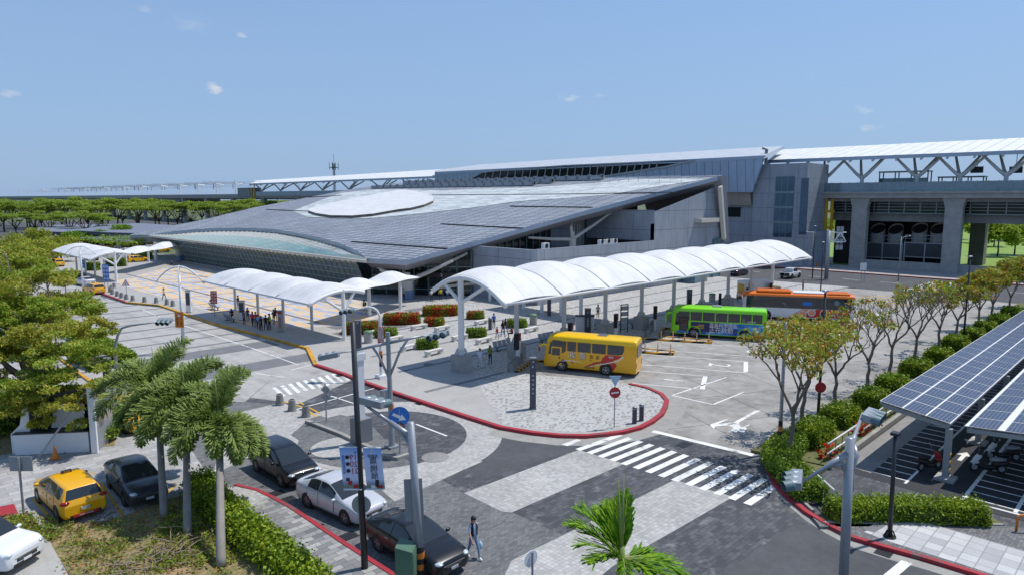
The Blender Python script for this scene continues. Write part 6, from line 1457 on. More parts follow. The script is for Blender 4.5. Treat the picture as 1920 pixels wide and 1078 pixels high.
# A: mast on the traffic island, two arms
b=P(735,838,.16); A_=thing('signal_mast','grey traffic signal mast on the small island with two opposite arms','traffic signal',b)
zt=topz(b,627); mb=MB(); polemesh(mb,[(0,0,0),(0,0,.6),(-.1,0,zt)],[.2,.15,.12]); mb.box(-.3,-.3,0,.3,.3,.12); mb.build('mast',M['galv'],A_,40)
la=hp(668,656,b)-b; ra=hp(790,630,b)-b; jt=V(-.1,0,zt-.6)
mb=MB(); mb.tube([jt,la],[.1,.06],8); mb.tube([jt,ra],[.1,.06],8); mb.tube([V(-.08,0,zt-2.6),jt.lerp(la,.3)+V(0,0,-.6),jt.lerp(la,.5)],.07,8); mb.tube([V(-.08,0,zt-2.6),jt.lerp(ra,.35)+V(0,0,-.6),jt.lerp(ra,.6)],.07,8)
mb.tube([la,hp(598,668,b)-b],.04,6); mb.tube([ra,hp(800,630,b)-b],.04,6); mb.build('arm',M['galv'],A_,True)
signal(A_,hp(616,667,b)-b,-RT*.4+FWD*.9+V(0,0,-.1),(hp(640,662,b)-hp(590,672,b)),3,.17); signal(A_,hp(822,628,b)-b,-RT*.35-FWD*.9+V(0,0,-.12),(hp(842,622,b)-hp(800,632,b)),3,.17)
mb=MB(); q_=hp(724,742,b)-b; mb.box(q_.x-.28,q_.y-.2,q_.z-.5,q_.x+.2,q_.y+.2,q_.z+.35); mb.build('control_box',M['galv'],A_)
for i in range(3):
    zz=topz(b,800-i*14); mb=MB(); mb.cyl((0,0,zz),(-.0,0,zz+.32),.165,n=12); mb.build('hazard_band',M['orange'] if i%2==0 else M['black'],A_)
# island itself
mb=MB(); mb.prism([(p.x,p.y) for p in (P(575,790),P(600,783),P(690,812),P(735,833),P(765,842),P(766,856),P(745,862),P(715,858),P(700,842),P(640,815))],0,.16); ground('traffic_island',mb,G['midp'])
mb=MB(); mb.strip([P(575,792),P(640,817),P(700,845),P(717,858),P(745,862),P(766,855)],.25,0,.19); ground('kerb',mb,G['kerb'])
b=P(750,848,.16); s_=thing('keep_right_sign','round blue sign with white arrow above an orange reflector plate','sign',b); mb=MB(); mb.cyl((0,0,0),(0,0,topz(b,770)),.04,n=8); mb.build('post',M['galv'],s_)
c=V(0,0,topz(b,786)); nv=(-FWD+RT*.25).normalized(); rv=V(-nv.y,nv.x,0)
def disc_sign(parent,name,c,nv,r,m,th=.03,n=28): 
    mb=MB(); mb.cyl(Vector(c)-nv*th,Vector(c)+nv*th,r,n=n); return mb.build(name,m,parent)
d_=disc_sign(s_,'sign_face',c,nv,.56,M['blue']); Mx=frame(c+nv*.045,rv,(0,0,1))
mb=MB(); a=R(-28); 
def ar(x,y): return Mx@V(x*math.cos(a)-y*math.sin(a),x*math.sin(a)+y*math.cos(a),0)
mb.quad(ar(-.4,-.08),ar(.08,-.08),ar(.08,.08),ar(-.4,.08)); mb.add([ar(.05,-.2),ar(.42,0),ar(.05,.2)],[(0,1,2)]); mb.build('arrow',M['white'],d_)
c=V(0,0,topz(b,805)); mb=MB(); Mx=frame(c+nv*.05,rv,(0,0,1)); k=.23
mb.add([Mx@V(0,-k*1.4,0),Mx@V(k*1.4,0,0),Mx@V(0,k*1.4,0),Mx@V(-k*1.4,0,0)],[(0,1,2,3)]); rp_=mb.build('reflector_plate',M['dark'],s_)
mb=MB()
for i in range(3):
    for j in range(3): p=Mx@V((i-j)*.095,(i+j-2)*.095,.01); mb.cyl(p,p+nv*.012,.055,n=10)
mb.build('reflector',M['orange'],rp_)
# white square lamp post and its cabinet behind the banner pole
b=P(678,826,.16); w_=thing('white_lamp_post','white square steel lamp post on a grey metal cabinet, behind the dark banner pole','lamp post',b); mb=MB(); z=topz(b,660); mb.box(-.2,-.16,1.2,.2,.16,z); mb.box(-.3,-.22,z-.6,.3,.22,z-.2); mb.build('shaft',M['wpl'],w_); mb=MB(); mb.box(-.5,-.38,0,.5,.38,1.35); mb.build('cabinet',M['grey'],w_)
# dark banner pole with the two banners
b=P(684,1064,.12); bp=thing('banner_pole','tall dark lamp pole on the brick pavement carrying two light blue banners','lamp post',b); zt=topz(b,610); off=hp(661,610,b)-b; mb=MB(); mb.tube([(0,0,0),(off.x,off.y,zt)],[.13,.09],12); mb.build('pole',M['dark'],bp,True)
ds=disc_sign(bp,'round_sign_back',hp(677,946,b)-b+FWD*.05,-FWD,.36,M['galv'])
t=NT('light_blue_banner_cloth'); n_=t.noise(t.coord(),1.3,3); sxyz=t.n('ShaderNodeSeparateXYZ'); tc=t.n('ShaderNodeTexCoord'); t.l(tc.outputs['Generated'],sxyz.inputs[0]); t.col(t.ramp(sxyz.outputs[2],[(0.,S(196,204,226)),(.05,S(110,130,96)),(.16,S(150,160,190)),(.24,S(206,212,240)),(.7,S(204,212,242)),(.93,S(150,184,236)),(1.,S(120,166,232))])); t.b.inputs['Roughness'].default_value=.7; ban=t.m
for k,(x0,x1,y0,y1) in enumerate(((637,671,836,915),(681,715,837,915))):
    a=hp(x0,y0,b)-b; c_=hp(x1,y0,b)-b; z0=topz(b,y1)-b.z; z1=topz(b,y0)-b.z; a.z=c_.z=0; a-=FWD*.1; c_-=FWD*.1
    sh=(hp(x0+ (6 if k==0 else 6),y1,b)-hp(x0,y1,b)); sh.z=0
    mb=MB(); A1,B1,C1,D1=a+sh+V(0,0,z0),c_+sh+V(0,0,z0),c_+V(0,0,z1),a+V(0,0,z1); mb.quad(A1,B1,C1,D1); mb.quad(A1+FWD*.015,D1+FWD*.015,C1+FWD*.015,B1+FWD*.015); bo=mb.build('banner',ban,bp)
    mb=MB(); mb.tube([D1,C1],.025,6); mb.tube([A1,B1],.025,6); mb.build('banner_rod',M['white'],bo)
    def bt_(s,sz,fx,fz,m): 
        p=A1.lerp(B1,fx)+(D1-A1)*fz-FWD*.012; text(s,sz,m,bo,frame(p,-RT,(0,0,1))@Matrix.Identity(4))
    # the cloth is seen from its back: the lettering reads mirrored
    W_=(B1-A1).length
    if k==0:
        for s,f in (('19',.76),('20',.60),('21',.44)): bt_(s,.30,.72,f,M['red']); bt_('●',.2,.38,f,M['dark'])
        bt_('4',.16,.86,.88,M['dark'])
        for i in range(6): bt_('嘉義縣農業局'[i],.13,.16,.78-i*.075,M['blue'])
    else:
        for s,f in (('農',.68),('機',.50),('展',.32)): bt_(s,.30,.5,f,M['dark'])
        bt_('嘉義縣',.13,.5,.80,M['dark']); bt_('◎',.2,.5,.9,M['white'])
    for i,(fx,fz,sx,sz,m) in enumerate(((.4,.16,.22,.08,M['red']),(.7,.08,.25,.07,M['red']),(.3,.24,.2,.06,M['dark'])) if k==0 else ((.6,.15,.2,.14,M['dark']),(.75,.07,.25,.06,M['red']),(.4,.07,.3,.06,M['wpl']))):
        p=A1.lerp(B1,fx)+(D1-A1)*fz-FWD*.01; mb=MB(); mb.bar(p-RT*sx*W_/2,p+RT*sx*W_/2,.01,sz*2); mb.build('banner_motif',m,bo)
# B: mast at the lower kerb
b=P(790,1080,.12); B_=thing('signal_mast','grey signal mast with hazard band at the lower red kerb beside the cabinet','traffic signal',b); zt=topz(b,797); off=hp(770,797,b)-b; off.z=0; mb=MB(); mb.tube([(0,0,0),(off.x,off.y,zt)],[.16,.13],14); mb.build('mast',M['galv'],B_,True)
jt=hp(771,818,b)-b; tp=hp(672,778,b)-b+FWD*1.2; mb=MB(); mb.tube([jt,jt.lerp(tp,.45)],[.11,.1],10); mb.tube([jt.lerp(tp,.45),tp],[.07,.05],8); mb.tube([hp(777,860,b)-b,hp(768,832,b)-b,jt.lerp(tp,.38)],[.07,.07,.06],8); mb.build('arm',M['galv'],B_,True)
signal(B_,tp+V(0,0,.12)+RT*.35,RT*.75+FWD*.8+V(0,0,-.1),RT*.8-FWD*.45+V(0,0,-.05),3,.16)
q_=hp(775,940,b)-b; mb=MB(); mb.bar(q_+V(0,0,-.8)+RT*-.25,q_+V(0,0,.8)+RT*-.25,.06,.9) if False else mb.quad(q_-RT*.32+V(0,0,-.85)+FWD*.15,q_+RT*.35+V(0,0,-.8)+FWD*.2,q_+RT*.3+V(0,0,.8)+FWD*.2,q_-RT*.36+V(0,0,.78)+FWD*.15); mb.quad(q_-RT*.36+V(0,0,.78)+FWD*.18,q_+RT*.3+V(0,0,.8)+FWD*.23,q_+RT*.35+V(0,0,-.8)+FWD*.23,q_-RT*.32+V(0,0,-.85)+FWD*.18); mb.build('sign_back',M['galv'],B_)
for i in range(5):
    z0=.1+i*.22; mb=MB(); f=z0/zt; mb.cyl((off.x*f,off.y*f,z0),(off.x*f,off.y*f,z0+.22),.168,n=14); mb.build('hazard_band',M['orange'] if i%2 else M['black'],B_)
b=P(763,1090,.12); cb=thing('green_cabinet','green steel street cabinet with slanted top beside the lower signal mast','cabinet',b,R(40)); mb=MB(); hh=topz(b,1026); mb.add([(-.38,-.32,0),(.38,-.32,0),(.38,.32,0),(-.38,.32,0),(-.38,-.32,hh-.1),(.38,-.32,hh-.1),(.38,.32,hh+.06),(-.38,.32,hh+.06)],[(4,5,6,7),(0,1,5,4),(1,2,6,5),(2,3,7,6),(3,0,4,7)]); mb.build('casing',mat('green_cabinet_paint',S(74,108,88),.5,var=.12),cb); mb=MB(); mb.box(-.3,-.335,.15,.3,-.32,hh-.2); mb.build('door',mat('green_cabinet_door',S(84,118,98),.5,var=.08),cb)
# C: curved signal post on the plaza with the red sign
b=P(715,708,ZP); C_=thing('curved_signal_post','slim curved white signal post on the plaza with a red and white sign','traffic signal',b); z1=topz(b,600)-b.z; e1=hp(663,581,b)-b; c1=hp(712,592,b)-b; c2=hp(700,577,b)-b
mb=MB(); mb.tube([(0,0,0),(0,0,z1),c1,hp(707,582,b)-b,c2,hp(690,575,b)-b,e1],[.14,.11,.1,.09,.08,.07,.05],10); mb.box(-.35,-.35,0,.35,.35,.25); mb.build('post',M['wpl'],C_,40)
signal(C_,hp(651,583,b)-b,-RT*.2-FWD*.9+V(0,0,-.1),(hp(662,582,b)-hp(642,585,b)),3,.16)
for i in range(4):
    zz=topz(b,686-i*7)-b.z; mb=MB(); mb.cyl((0,0,zz),(0,0,zz+.33),.145,n=10); mb.build('hazard_band',M['orange'] if i%2 else M['black'],C_)
def board(parent,b,x0,x1,y0,y1,m,name='board',off=-.2,th=.04):
    a=hp(x0,y1,b)-b+FWD*off; c_=hp(x1,y1,b)-b+FWD*off; z0=topz(b,y1)-b.z; z1=topz(b,y0)-b.z; a.z=c_.z=0; mb=MB(); 
    q=[a+V(0,0,z0),c_+V(0,0,z0),c_+V(0,0,z1),a+V(0,0,z1)]; k=FWD*th; mb.quad(*q); mb.quad(q[1]+k,q[0]+k,q[3]+k,q[2]+k); mb.quad(q[0],q[3],q[3]+k,q[0]+k); mb.quad(q[1],q[1]+k,q[2]+k,q[2]); mb.quad(q[3],q[2],q[2]+k,q[3]+k); mb.quad(q[0],q[0]+k,q[1]+k,q[1])
    return mb.build(name,m,parent),q
def btext(o,q,s,sz,fx,fz,m): 
    p=q[0].lerp(q[1],fx)+(q[3]-q[0])*fz-FWD*.012; text(s,sz,m,o,frame(p,RT,(0,0,1)))
o,q=board(C_,b,709,721,612,642,M['red'])
for col_,s in ((.28,'計程車禁入'),(.72,'專用道請勿')):
    for i,ch in enumerate(s): btext(o,q,ch,.28,col_,.88-i*.185,M['white'])
# totems and panels
def totem(label,px0,px1,pyt,pyb,th=.3,m='dark',icon=None,name='totem_sign'):
    b=P((px0+px1)/2,pyb,ZP); fw=(b.x+b.y)*S2; w=(px1-px0)/F*fw; h=topz(b,pyt)-ZP; t_=thing(name,label,'sign',b,R(-45)); mb=MB(); mb.box(-w/2,-th/2,0,w/2,th/2,h); mb.build('panel',M[m],t_); mb=MB(); mb.box(-w/2-.03,-th/2-.03,0,w/2+.03,th/2+.03,.08); mb.box(-w/2-.02,-th/2-.02,h-.06,w/2+.02,th/2+.02,h+.02); mb.build('trim',M['grey'],t_)
    if icon:
        for s,sz,f in icon: text(s,sz*w,M['white'],t_,frame((0,-th/2-.012,h*f),(1,0,0),(0,0,1)))
    return t_,w,h
M['panel']=mat('dark_grey_sign_panel',S(72,76,88),.45,.1,var=.1)
totem('dark grey totem sign with arrow and strip of white letters on the plaza tip',993,1005,670,766,.35,'panel',[('↗',.55,.93),('◤',.5,.82)]+[(c,.34,.66-.085*i) for i,c in enumerate('高鐵嘉義站')])
totem('dark grey double totem sign beside the curved signal post',667,678,600,657,.35,'panel',[('▣',.4,.92)]); totem('tall dark pillar sign beyond the second canopy post',1026,1033,560,592,.4,'panel'); totem('tall dark pillar sign beyond the green bus',1287,1296,543,590,.4,'panel',[('▣',.4,.9)])
kb,w,h=totem('tall dark pictogram totem in the middle of the white bus map board',1096,1107,578,624,.5,'panel',[('▣',.45,.86)]+[(c,.4,.6-.1*i) for i,c in enumerate('公車資訊')])
b=P(1097,623,ZP); t_=thing('bus_map_board','broad white bus map board with dark cap behind the yellow coach','notice board',b,R(-45)); mb=MB(); mb.box(-1.0,-.18,0,.9,.18,1.7); mb.build('panel',M['wpl'],t_); mb=MB(); mb.box(-1.05,-.22,1.7,.95,.22,1.86); mb.build('cap',M['panel'],t_)
t_,w,h=totem('white notice panel with dark screen left of the canopy posts',350,359,545,586,.25,'wpl'); mb=MB(); mb.box(-w*.4,-.14,h*.35,w*.4,-.125,h*.92); mb.build('screen',M['panel'],t_)
t_,w,h=totem('white information panel with dark screen at the head of the queue',449,460,564,600,.3,'wpl'); mb=MB(); mb.box(-w*.4,-.165,h*.42,w*.4,-.15,h*.92); mb.build('screen',M['panel'],t_)
t_,w,h=totem('grey stop pillar with red top at the right end of the queue',522,531,582,622,.3,'conc'); mb=MB(); mb.box(-w*.5,-.17,h*.86,w*.5,-.15,h*.97); mb.build('red_plate',M['red'],t_)
for i,c in enumerate('嘉義公車'): text(c,.3,M['red'],t_,frame((0,-.16,h*(.62-.12*i)),(1,0,0),(0,0,1)))
b=P(1170,622,ZP); t_=thing('glass_notice_stand','slim framed notice stand with pale sheets beyond the yellow coach roof','notice board',b,R(-20)); mb=MB(); 
for x in (-.45,.45): mb.box(x-.04,-.04,0,x+.04,.04,2.9)
mb.box(-.45,-.04,2.85,.45,.04,2.95); mb.box(-.45,-.04,.3,.45,.04,.36); mb.build('frame',M['black'],t_); mb=MB()
for z in (.5,1.1,1.7,2.3): mb.box(-.38,-.02,z,.38,.02,z+.45)
mb.build('sheet',mat('pale_notice_sheet',S(150,152,158),.4,var=.25,sc=5.),t_)
for k in range(8):
    o=A[k]+fv*2.6-e*.7; t_=thing('bay_marker','slanted white bus bay marker with red number and black screen at bay %s'%('one','two','three','four','five','six','seven','eight')[k],'bus stop sign',(o.x,o.y,ZP),bhead-PI/2+R(180),'bus bay markers')
    mb=MB(); mb.add([(-.5,-.12,1.2),(-.1,-.12,0),(.1,-.12,0),(.02,-.12,2.5),(-.5,-.12,2.5),(-.5,.12,1.2),(-.1,.12,0),(.1,.12,0),(.02,.12,2.5),(-.5,.12,2.5)],[(0,1,2,3,4),(9,8,7,6,5),(0,5,6,1),(1,6,7,2),(2,7,8,3),(3,8,9,4),(4,9,5,0)]); mb.build('panel',M['wpl'],t_)
    mb=MB(); mb.box(-.55,-.14,2.05,.0,.14,2.62); rp_=mb.build('number_plate',M['red'],t_); text(str(k+1),.4,M['white'],rp_,frame((-.27,-.15,2.33),(1,0,0),(0,0,1))); text(str(k+1),.4,M['white'],rp_,frame((-.27,.15,2.33),(-1,0,0),(0,0,1)))
    mb=MB(); mb.box(.0,-.16,1.35,.5,.16,2.7); mb.build('screen',M['black'],t_)
# bollards
def bollard_proto(label,loc,r=.3,h=.75):
    t_=thing('bollard',label,'bollard',loc,0,'conical grey bollards'); mb=MB(); n=14
    mb.tube([(0,0,0),(0,0,h*.75),(0,0,h*.95),(0,0,h)],[r,r*.76,r*.74,r*.55],n); mb.build('body',M['concd'],t_,30); mb=MB(); mb.cyl((0,0,h),(0,0,h+.02),r*.5,n=n); mb.build('cap',M['dark'],t_); return t_
bl=bollard_proto('conical grey bollard in the curved row behind the kerb bend at far left',P(324,574,ZP))
for px,py in ((313,571.5),(293,568),(271,566.5),(249,564),(237,561.5),(228,558.5),(220,555.5),(211,552),(207,548),(209,544),(214,540)): dup(bl,P(px,py,ZP),0)
for i,(px,py) in enumerate(((957.5,696),(964,690.5),(970,685),(975.5,679.5))): dup(bl,P(px,py,ZP),0,'conical grey bollard in the short row before the yellow coach front')
for i,(px,py) in enumerate(((1213,631),(1216,626.5),(1219,622),(1222,617.5),(1224,613))): dup(bl,P(px,py,ZP),0,'conical grey bollard in the tight row beside the green bus front')
for i,(px,py,l) in enumerate(((525,758,'left of three by the crosswalk end'),(548,769,'middle of three by the crosswalk end'),(574,780,'right of three, nearest the traffic island'))): dup(bl,P(px,py,.02),0,'squat concrete bollard, '+l,None,1.)
def post_bollard(label,px,py,r,h,m,z=ZP): t_=thing('post_bollard',label,'bollard',P(px,py,z)); mb=MB(); mb.cyl((0,0,0),(0,0,h),r,n=14); mb.build('shaft',M[m],t_,40); mb=MB(); mb.cyl((0,0,h-.12),(0,0,h-.06),r+.01,n=14); mb.ell((0,0,h),(r,r,.05),14,4,0,0,PI/2); mb.build('cap',M['galv'],t_,40)
post_bollard('dark cylindrical bollard, left of two by the red kerb curve',1189.5,793,.15,1.05,'panel'); post_bollard('dark cylindrical bollard, right of two by the red kerb curve',1202.5,788,.15,1.05,'panel'); post_bollard('dark bollard with reflective band beside the person in blue',919,618,.2,1.3,'panel')
def delineator(k,label,p):
    t_=thing('delineator_post',label,'delineator',p,0,'orange and white delineator posts on the bay islands'); mb=MB(); mb.cyl((0,0,0),(0,0,.8),.05,n=8); mb.cyl((0,0,0),(0,0,.05),.11,n=10); mb.build('post',M['orange'],t_); mb=MB()
    for z in (.22,.45,.66): mb.cyl((0,0,z),(0,0,z+.09),.055,n=8)
    mb.build('reflective_band',M['white'],t_); return t_
dl=None
for k in (1,2,3,4,5):
    s0=A[k]+fv*5.2+e*3.4
    for i in range(5):
        p=s0+e*(1.15*i); p.z=ZP
        lab='striped delineator post on the bay island beside bay %s'%('','one','two','three','four','five')[k]
        if dl is None: dl=delineator(k,lab,p)
        else: dup(dl,p,0,lab)
# benches
stone=mat('white_stone',S(206,204,198),.7,var=.1,sc=1.5)
def bench(label,p,rz):
    t_=thing('stone_bench',label,'bench',p,rz); mb=MB(); mb.box(-1.,-.24,.38,1.,.24,.5); mb.build('seat',stone,t_)
    for x in (-.8,.8): mb=MB(); mb.box(x-.18,-.2,0,x+.18,.2,.38); mb.build('leg',stone,t_)
    return t_
b0=bench('white stone bench left of the small red flower bed',P(786,617,ZP),R(0))
for px,py,l in ((829,620,'right of the small red flower bed'),(740,640,'in front of the oval bed behind the red sign'),(768,656,'left of the green bush nearest the kerb'),(814,665,'right of the green bush nearest the kerb'),(903,608,'right of the small bed beyond the big column'),(862,637,'left of the big canopy column'),(907,643,'in front of the bush right of the big column'),(996,622,'between the second canopy post and the litter bin'),(700,628,'beside the litter bin with the green lid')): dup(b0,P(px,py,ZP),R(6),'white stone bench '+l)
for px,py,l in ((691,642,'by the dark double totem'),(1000,608,'near the second canopy post'),(1335,566,'beyond the green bus')):
    t_=thing('litter_bin','grey round litter bin with a green lid '+l,'litter bin',P(px,py,ZP)); mb=MB(); mb.cyl((0,0,0),(0,0,1.0),.42,n=18); mb.build('drum',M['conc'],t_,40); mb=MB(); mb.cyl((0,0,1.0),(0,0,1.1),.45,n=18); mb.ell((0,0,1.1),(.42,.42,.12),16,4,0,0,PI/2); mb.build('lid',mat('green_bin_lid',S(96,130,96),.5,var=.08),t_,40)
def seats(label,p,rz,n=4):
    t_=thing('metal_seat_row',label,'bench',p,rz); mb=MB()
    for i in range(n): 
        x=(i-n/2+.5)*.58; mb.box(x-.26,-.25,.40,x+.26,.2,.44); mb.add([(x-.26,.2,.44),(x+.26,.2,.44),(x+.26,.38,.86),(x-.26,.38,.86),(x-.26,.24,.43),(x+.26,.24,.43),(x+.26,.42,.85),(x-.26,.42,.85)],[(0,1,2,3),(7,6,5,4),(3,2,6,7),(0,3,7,4),(1,5,6,2)])
    mb.build('seat',M['galv'],t_); mb=MB(); mb.box(-n*.29,-.05,.3,n*.29,.05,.38)
    for x in (-n*.22,n*.22): mb.box(x-.04,-.3,0,x+.04,.3,.05); mb.box(x-.04,-.04,0,x+.04,.04,.35)
    mb.build('frame',M['dark'],t_); return t_
s0=seats('row of metal seats under the canopy left of the second post',P(945,655,ZP),R(0)); dup(s0,P(1028,640,ZP),0,'row of metal seats behind the front of the yellow coach'); dup(s0,P(1195,613,ZP),0,'row of metal seats left of the green bus front'); dup(s0,P(403,580,ZP),R(90),'metal bench beside the red sign under the queue canopy'); dup(s0,P(432,602,ZP),R(90),'metal bench left of the white information panel'); dup(s0,P(1120,615,ZP),0,'row of metal seats right of the bus map board')
# arch lamps of the forecourt
def archlamp(label,px,pyb,pyt,w,sag):
    b=P(px,pyb,.0); t_=thing('arch_lamp',label,'street lamp',b); z=topz(b,pyt); mb=MB(); mb.tube([(0,0,0),(0,0,z)],[.16,.09],10); mb.build('mast',M['wpl'],t_,True); mb=MB()
    for s in (-1,1): mb.tube([(V(0,0,z-.1)+RT*s*w*f+V(0,0,-sag*f*f)) for f in np.linspace(0,1,7)],[.09,.09,.08,.08,.07,.06,.05],8)
    mb.tube([V(0,0,z-.1-sag*1.05)+RT*s for s in np.linspace(-w,w,9)],.03,5); mb.build('arm',M['wpl'],t_,True); return t_
al=archlamp('white arch lamp mast at the kerb carrying the orange warning sign',345,660,498,2.1,1.35); archlamp('tall white arch lamp mast left of the far canopy',156,541,461,2.4,1.2)
b=V(al.location.x,al.location.y,0)
o,q=board(al,b,331,347,584,613,M['orange'],'warning_sign')
mb=MB(); c=q[0].lerp(q[1],.5)+(q[3]-q[0])*.8-FWD*.01; mb.add([c-RT*.26-V(0,0,.2),c+RT*.26-V(0,0,.2),c+V(0,0,.26)],[(0,1,2)]); mb.build('triangle',M['red'],o); mb=MB(); c=c-FWD*.008; mb.add([c-RT*.17-V(0,0,.14),c+RT*.17-V(0,0,.14),c+V(0,0,.16)],[(0,1,2)]); mb.build('triangle',M['white'],o)
for cx,s in ((.28,'車輛慢行'),(.72,'行人優先')):
    for i,ch in enumerate(s): btext(o,q,ch,.2,cx,.54-.14*i,M['dark'])
# curved signal lamp over the left lanes
b=P(222,735,.02); L_=thing('curved_signal_post','thin curved grey signal post arching over the left lanes behind the palms','traffic signal',b); mb=MB(); mb.tube([(0,0,0),(0,0,topz(b,650)),hp(221,628,b)-b,hp(228,615,b)-b,hp(245,610,b)-b,hp(296,603,b)-b],[.13,.1,.09,.08,.07,.05],10); mb.build('post',M['galv'],L_,True); signal(L_,hp(308,602,b)-b,-RT*.1-FWD*.8+V(0,0,-.35),RT,3,.15)
def sign_post(name,label,px,pyb,x0,x1,y0,y1,m,texts=(),tm='white',z=ZP,two=False):
    b=P(px,pyb,z); t_=thing(name,label,'sign',b); mb=MB()
    for s in ((-.25,.25) if two else (0,)): mb.cyl(RT*s,RT*s+V(0,0,topz(b,y0)-z-.05),.05,n=8)
    mb.build('post',M['galv'],t_); o,q=board(t_,b,x0,x1,y0,y1,m,'board',-.1); hgt=(q[3]-q[0]).z
    for cx,s in texts:
        for i,ch in enumerate(s): btext(o,q,ch,min(hgt/len(s)*.82,(q[1]-q[0]).length/max(1,len(texts))*.8),cx,1-(i+.6)/(len(s)+.2),M[tm])
    return t_
sign_post('bus_sign','tall blue sign with white characters in front of the far canopy',200,543,194,206,496,527,M['blue'],((.72,'國道客運'),(.28,'轉乘專區')),two=True); sign_post('bus_sign','smaller blue sign with white characters behind the tall lamp mast',156,517,153,160,487,503,M['blue'],((.5,'公車'),))
sign_post('red_sign','red sign with white characters on a thin post under the queue canopy',403,594,396,408,545,569,M['red'],((.28,'臨時停車'),(.72,'嚴禁吸菸')))
b=P(238,561,ZP); t_=thing('warning_triangle_sign','red bordered warning triangle on a thin post by the bollards at far left','sign',b); mb=MB(); mb.cyl((0,0,0),(0,0,topz(b,530)-ZP),.04,n=8); mb.build('post',M['galv'],t_); zc=topz(b,532)-ZP
for k,(r_,m) in enumerate(((.55,'red'),(.40,'white'))):
    c=V(0,0,zc)-FWD*(.05+.02*k); mb=MB(); vs=[c-RT*r_-V(0,0,r_*.55),c+RT*r_-V(0,0,r_*.55),c+V(0,0,r_*1.15)]; mb.add(vs+[v_+FWD*.02 for v_ in vs],[(0,1,2),(5,4,3),(0,3,4,1),(1,4,5,2),(2,5,3,0)]); mb.build('sign_face',M[m],t_)
mb=MB(); mb.ell(V(0,0,zc+.16)-FWD*.085,(.05,.02,.05),8,5); mb.bar(V(0,0,zc+.1)-FWD*.085,V(0,0,zc-.15)-FWD*.085,.08,.02); mb.build('pictogram',M['dark'],t_)
# no entry sign with triangle above
b=P(1151.5,801,ZP); t_=thing('no_entry_sign','red no-entry disc with a pale triangle above on a slim post at the plaza tip','sign',b); mb=MB(); mb.cyl((0,0,0),(0,0,topz(b,706)-ZP),.035,n=8); mb.build('post',M['galv'],t_); zc=topz(b,735)-ZP; nv=-FWD; d_=disc_sign(t_,'no_entry_disc',V(0,0,zc)-FWD*.06,nv,.34,M['red'],.015); mb=MB(); c=V(0,0,zc)-FWD*.085; mb.bar(c-RT*.23-V(0,0,.03),c+RT*.23+V(0,0,.03),.01,.1); mb.build('white_bar',M['white'],d_)
zc=topz(b,713)-ZP; mb=MB(); c=V(0,0,zc)-FWD*.05; vs=[c-RT*.36+V(0,0,.3),c+V(0,0,-.38),c+RT*.36+V(0,0,.3)]; mb.add(vs+[v_+FWD*.03 for v_ in vs],[(0,1,2),(5,4,3),(0,3,4,1),(1,4,5,2),(2,5,3,0)]); mb.build('give_way_back',mat('pale_sign_back',S(170,196,214),.5,var=.06),t_)
b=P(612,789,.16); t_=thing('sign_back','two grey sign plates seen from behind on a post at the traffic island end','sign',b); mb=MB(); mb.cyl((0,0,0),(0,0,topz(b,722)),.045,n=8); mb.build('post',M['galv'],t_)
for y in (735,750): disc_sign(t_,'plate',V(0,0,topz(b,y))+FWD*.06,-FWD,.3,M['galv'],.01,4 if y==750 else 4)
b=P(45,967,.02); t_=thing('sign_back','plain grey rectangular sign seen from behind beside the parked yellow taxi wagon','sign',b); mb=MB(); mb.cyl((0,0,0),(0,0,topz(b,858)),.05,n=8); mb.build('post',M['galv'],t_); board(t_,b,16,59,857,884,M['galv'],'plate',.08)
b=P(998,1130,.02); t_=thing('sign_back','small round grey sign seen from behind at the lower edge','sign',b); mb=MB(); mb.cyl((0,0,0),(0,0,topz(b,1035)),.04,n=8); mb.build('post',M['galv'],t_); disc_sign(t_,'plate',V(0,0,topz(b,1049))+FWD*.05-RT*.05,(-FWD+RT*.9).normalized(),.3,M['wpl'],.012)
# D: large signal mast lower right
b=P(1580,1120,.13); D_=thing('signal_mast','large grey signal mast with two long arms at the lower right corner','traffic signal',b); zt=topz(b,820)-b.z; of=hp(1594,820,b)-b; of.z=0; mb=MB(); mb.tube([(0,0,0),(of.x,of.y,zt)],[.17,.15],14); mb.build('mast',M['galv'],D_,True)
j1=hp(1591,848,b)-b; l1=hp(1490,893,b)-b-FWD*.5; r1_=hp(1660,800,b)-b+FWD*1.5
mb=MB(); mb.tube([j1,j1.lerp(l1,.4),j1.lerp(l1,.42),l1],[.11,.1,.07,.05],10); mb.tube([j1,j1.lerp(r1_,.4),j1.lerp(r1_,.42),r1_],[.11,.1,.07,.05],10); mb.tube([hp(1586,925,b)-b,hp(1586,885,b)-b,hp(1578,868,b)-b,j1.lerp(l1,.32)+V(0,0,-.12)],.08,8); mb.tube([hp(1596,920,b)-b,hp(1597,880,b)-b,hp(1607,855,b)-b,j1.lerp(r1_,.35)+V(0,0,-.1)],.08,8); mb.build('arm',M['galv'],D_,True)
signal(D_,hp(1477,888,b)-b-FWD*.5,-RT*.95-FWD*.1+V(0,0,-.12),RT*.35+FWD*.75+V(0,0,.05),3,.17); signal(D_,hp(1680,806,b)-b+FWD*1.5,RT*.75-FWD*.7+V(0,0,-.15),RT*.6+FWD*.75,3,.17)
b=P(1668,1006,.13); t_=thing('dark_lamp_pole','slim black pole standing on a bolted base at the lower right pavement','pole',b); z=topz(b,815)-b.z; of=hp(1679,815,b)-b; of.z=0; mb=MB(); mb.tube([(0,0,0),(of.x,of.y,z)],[.1,.075],12); mb.build('shaft',M['dark'],t_,True); mb=MB(); mb.cyl((0,0,0),(0,0,.05),.25,n=12)
for a in range(6): mb.bar((.22*math.cos(a),.22*math.sin(a),.02),(.1*math.cos(a),.1*math.sin(a),.3),.02,.05)
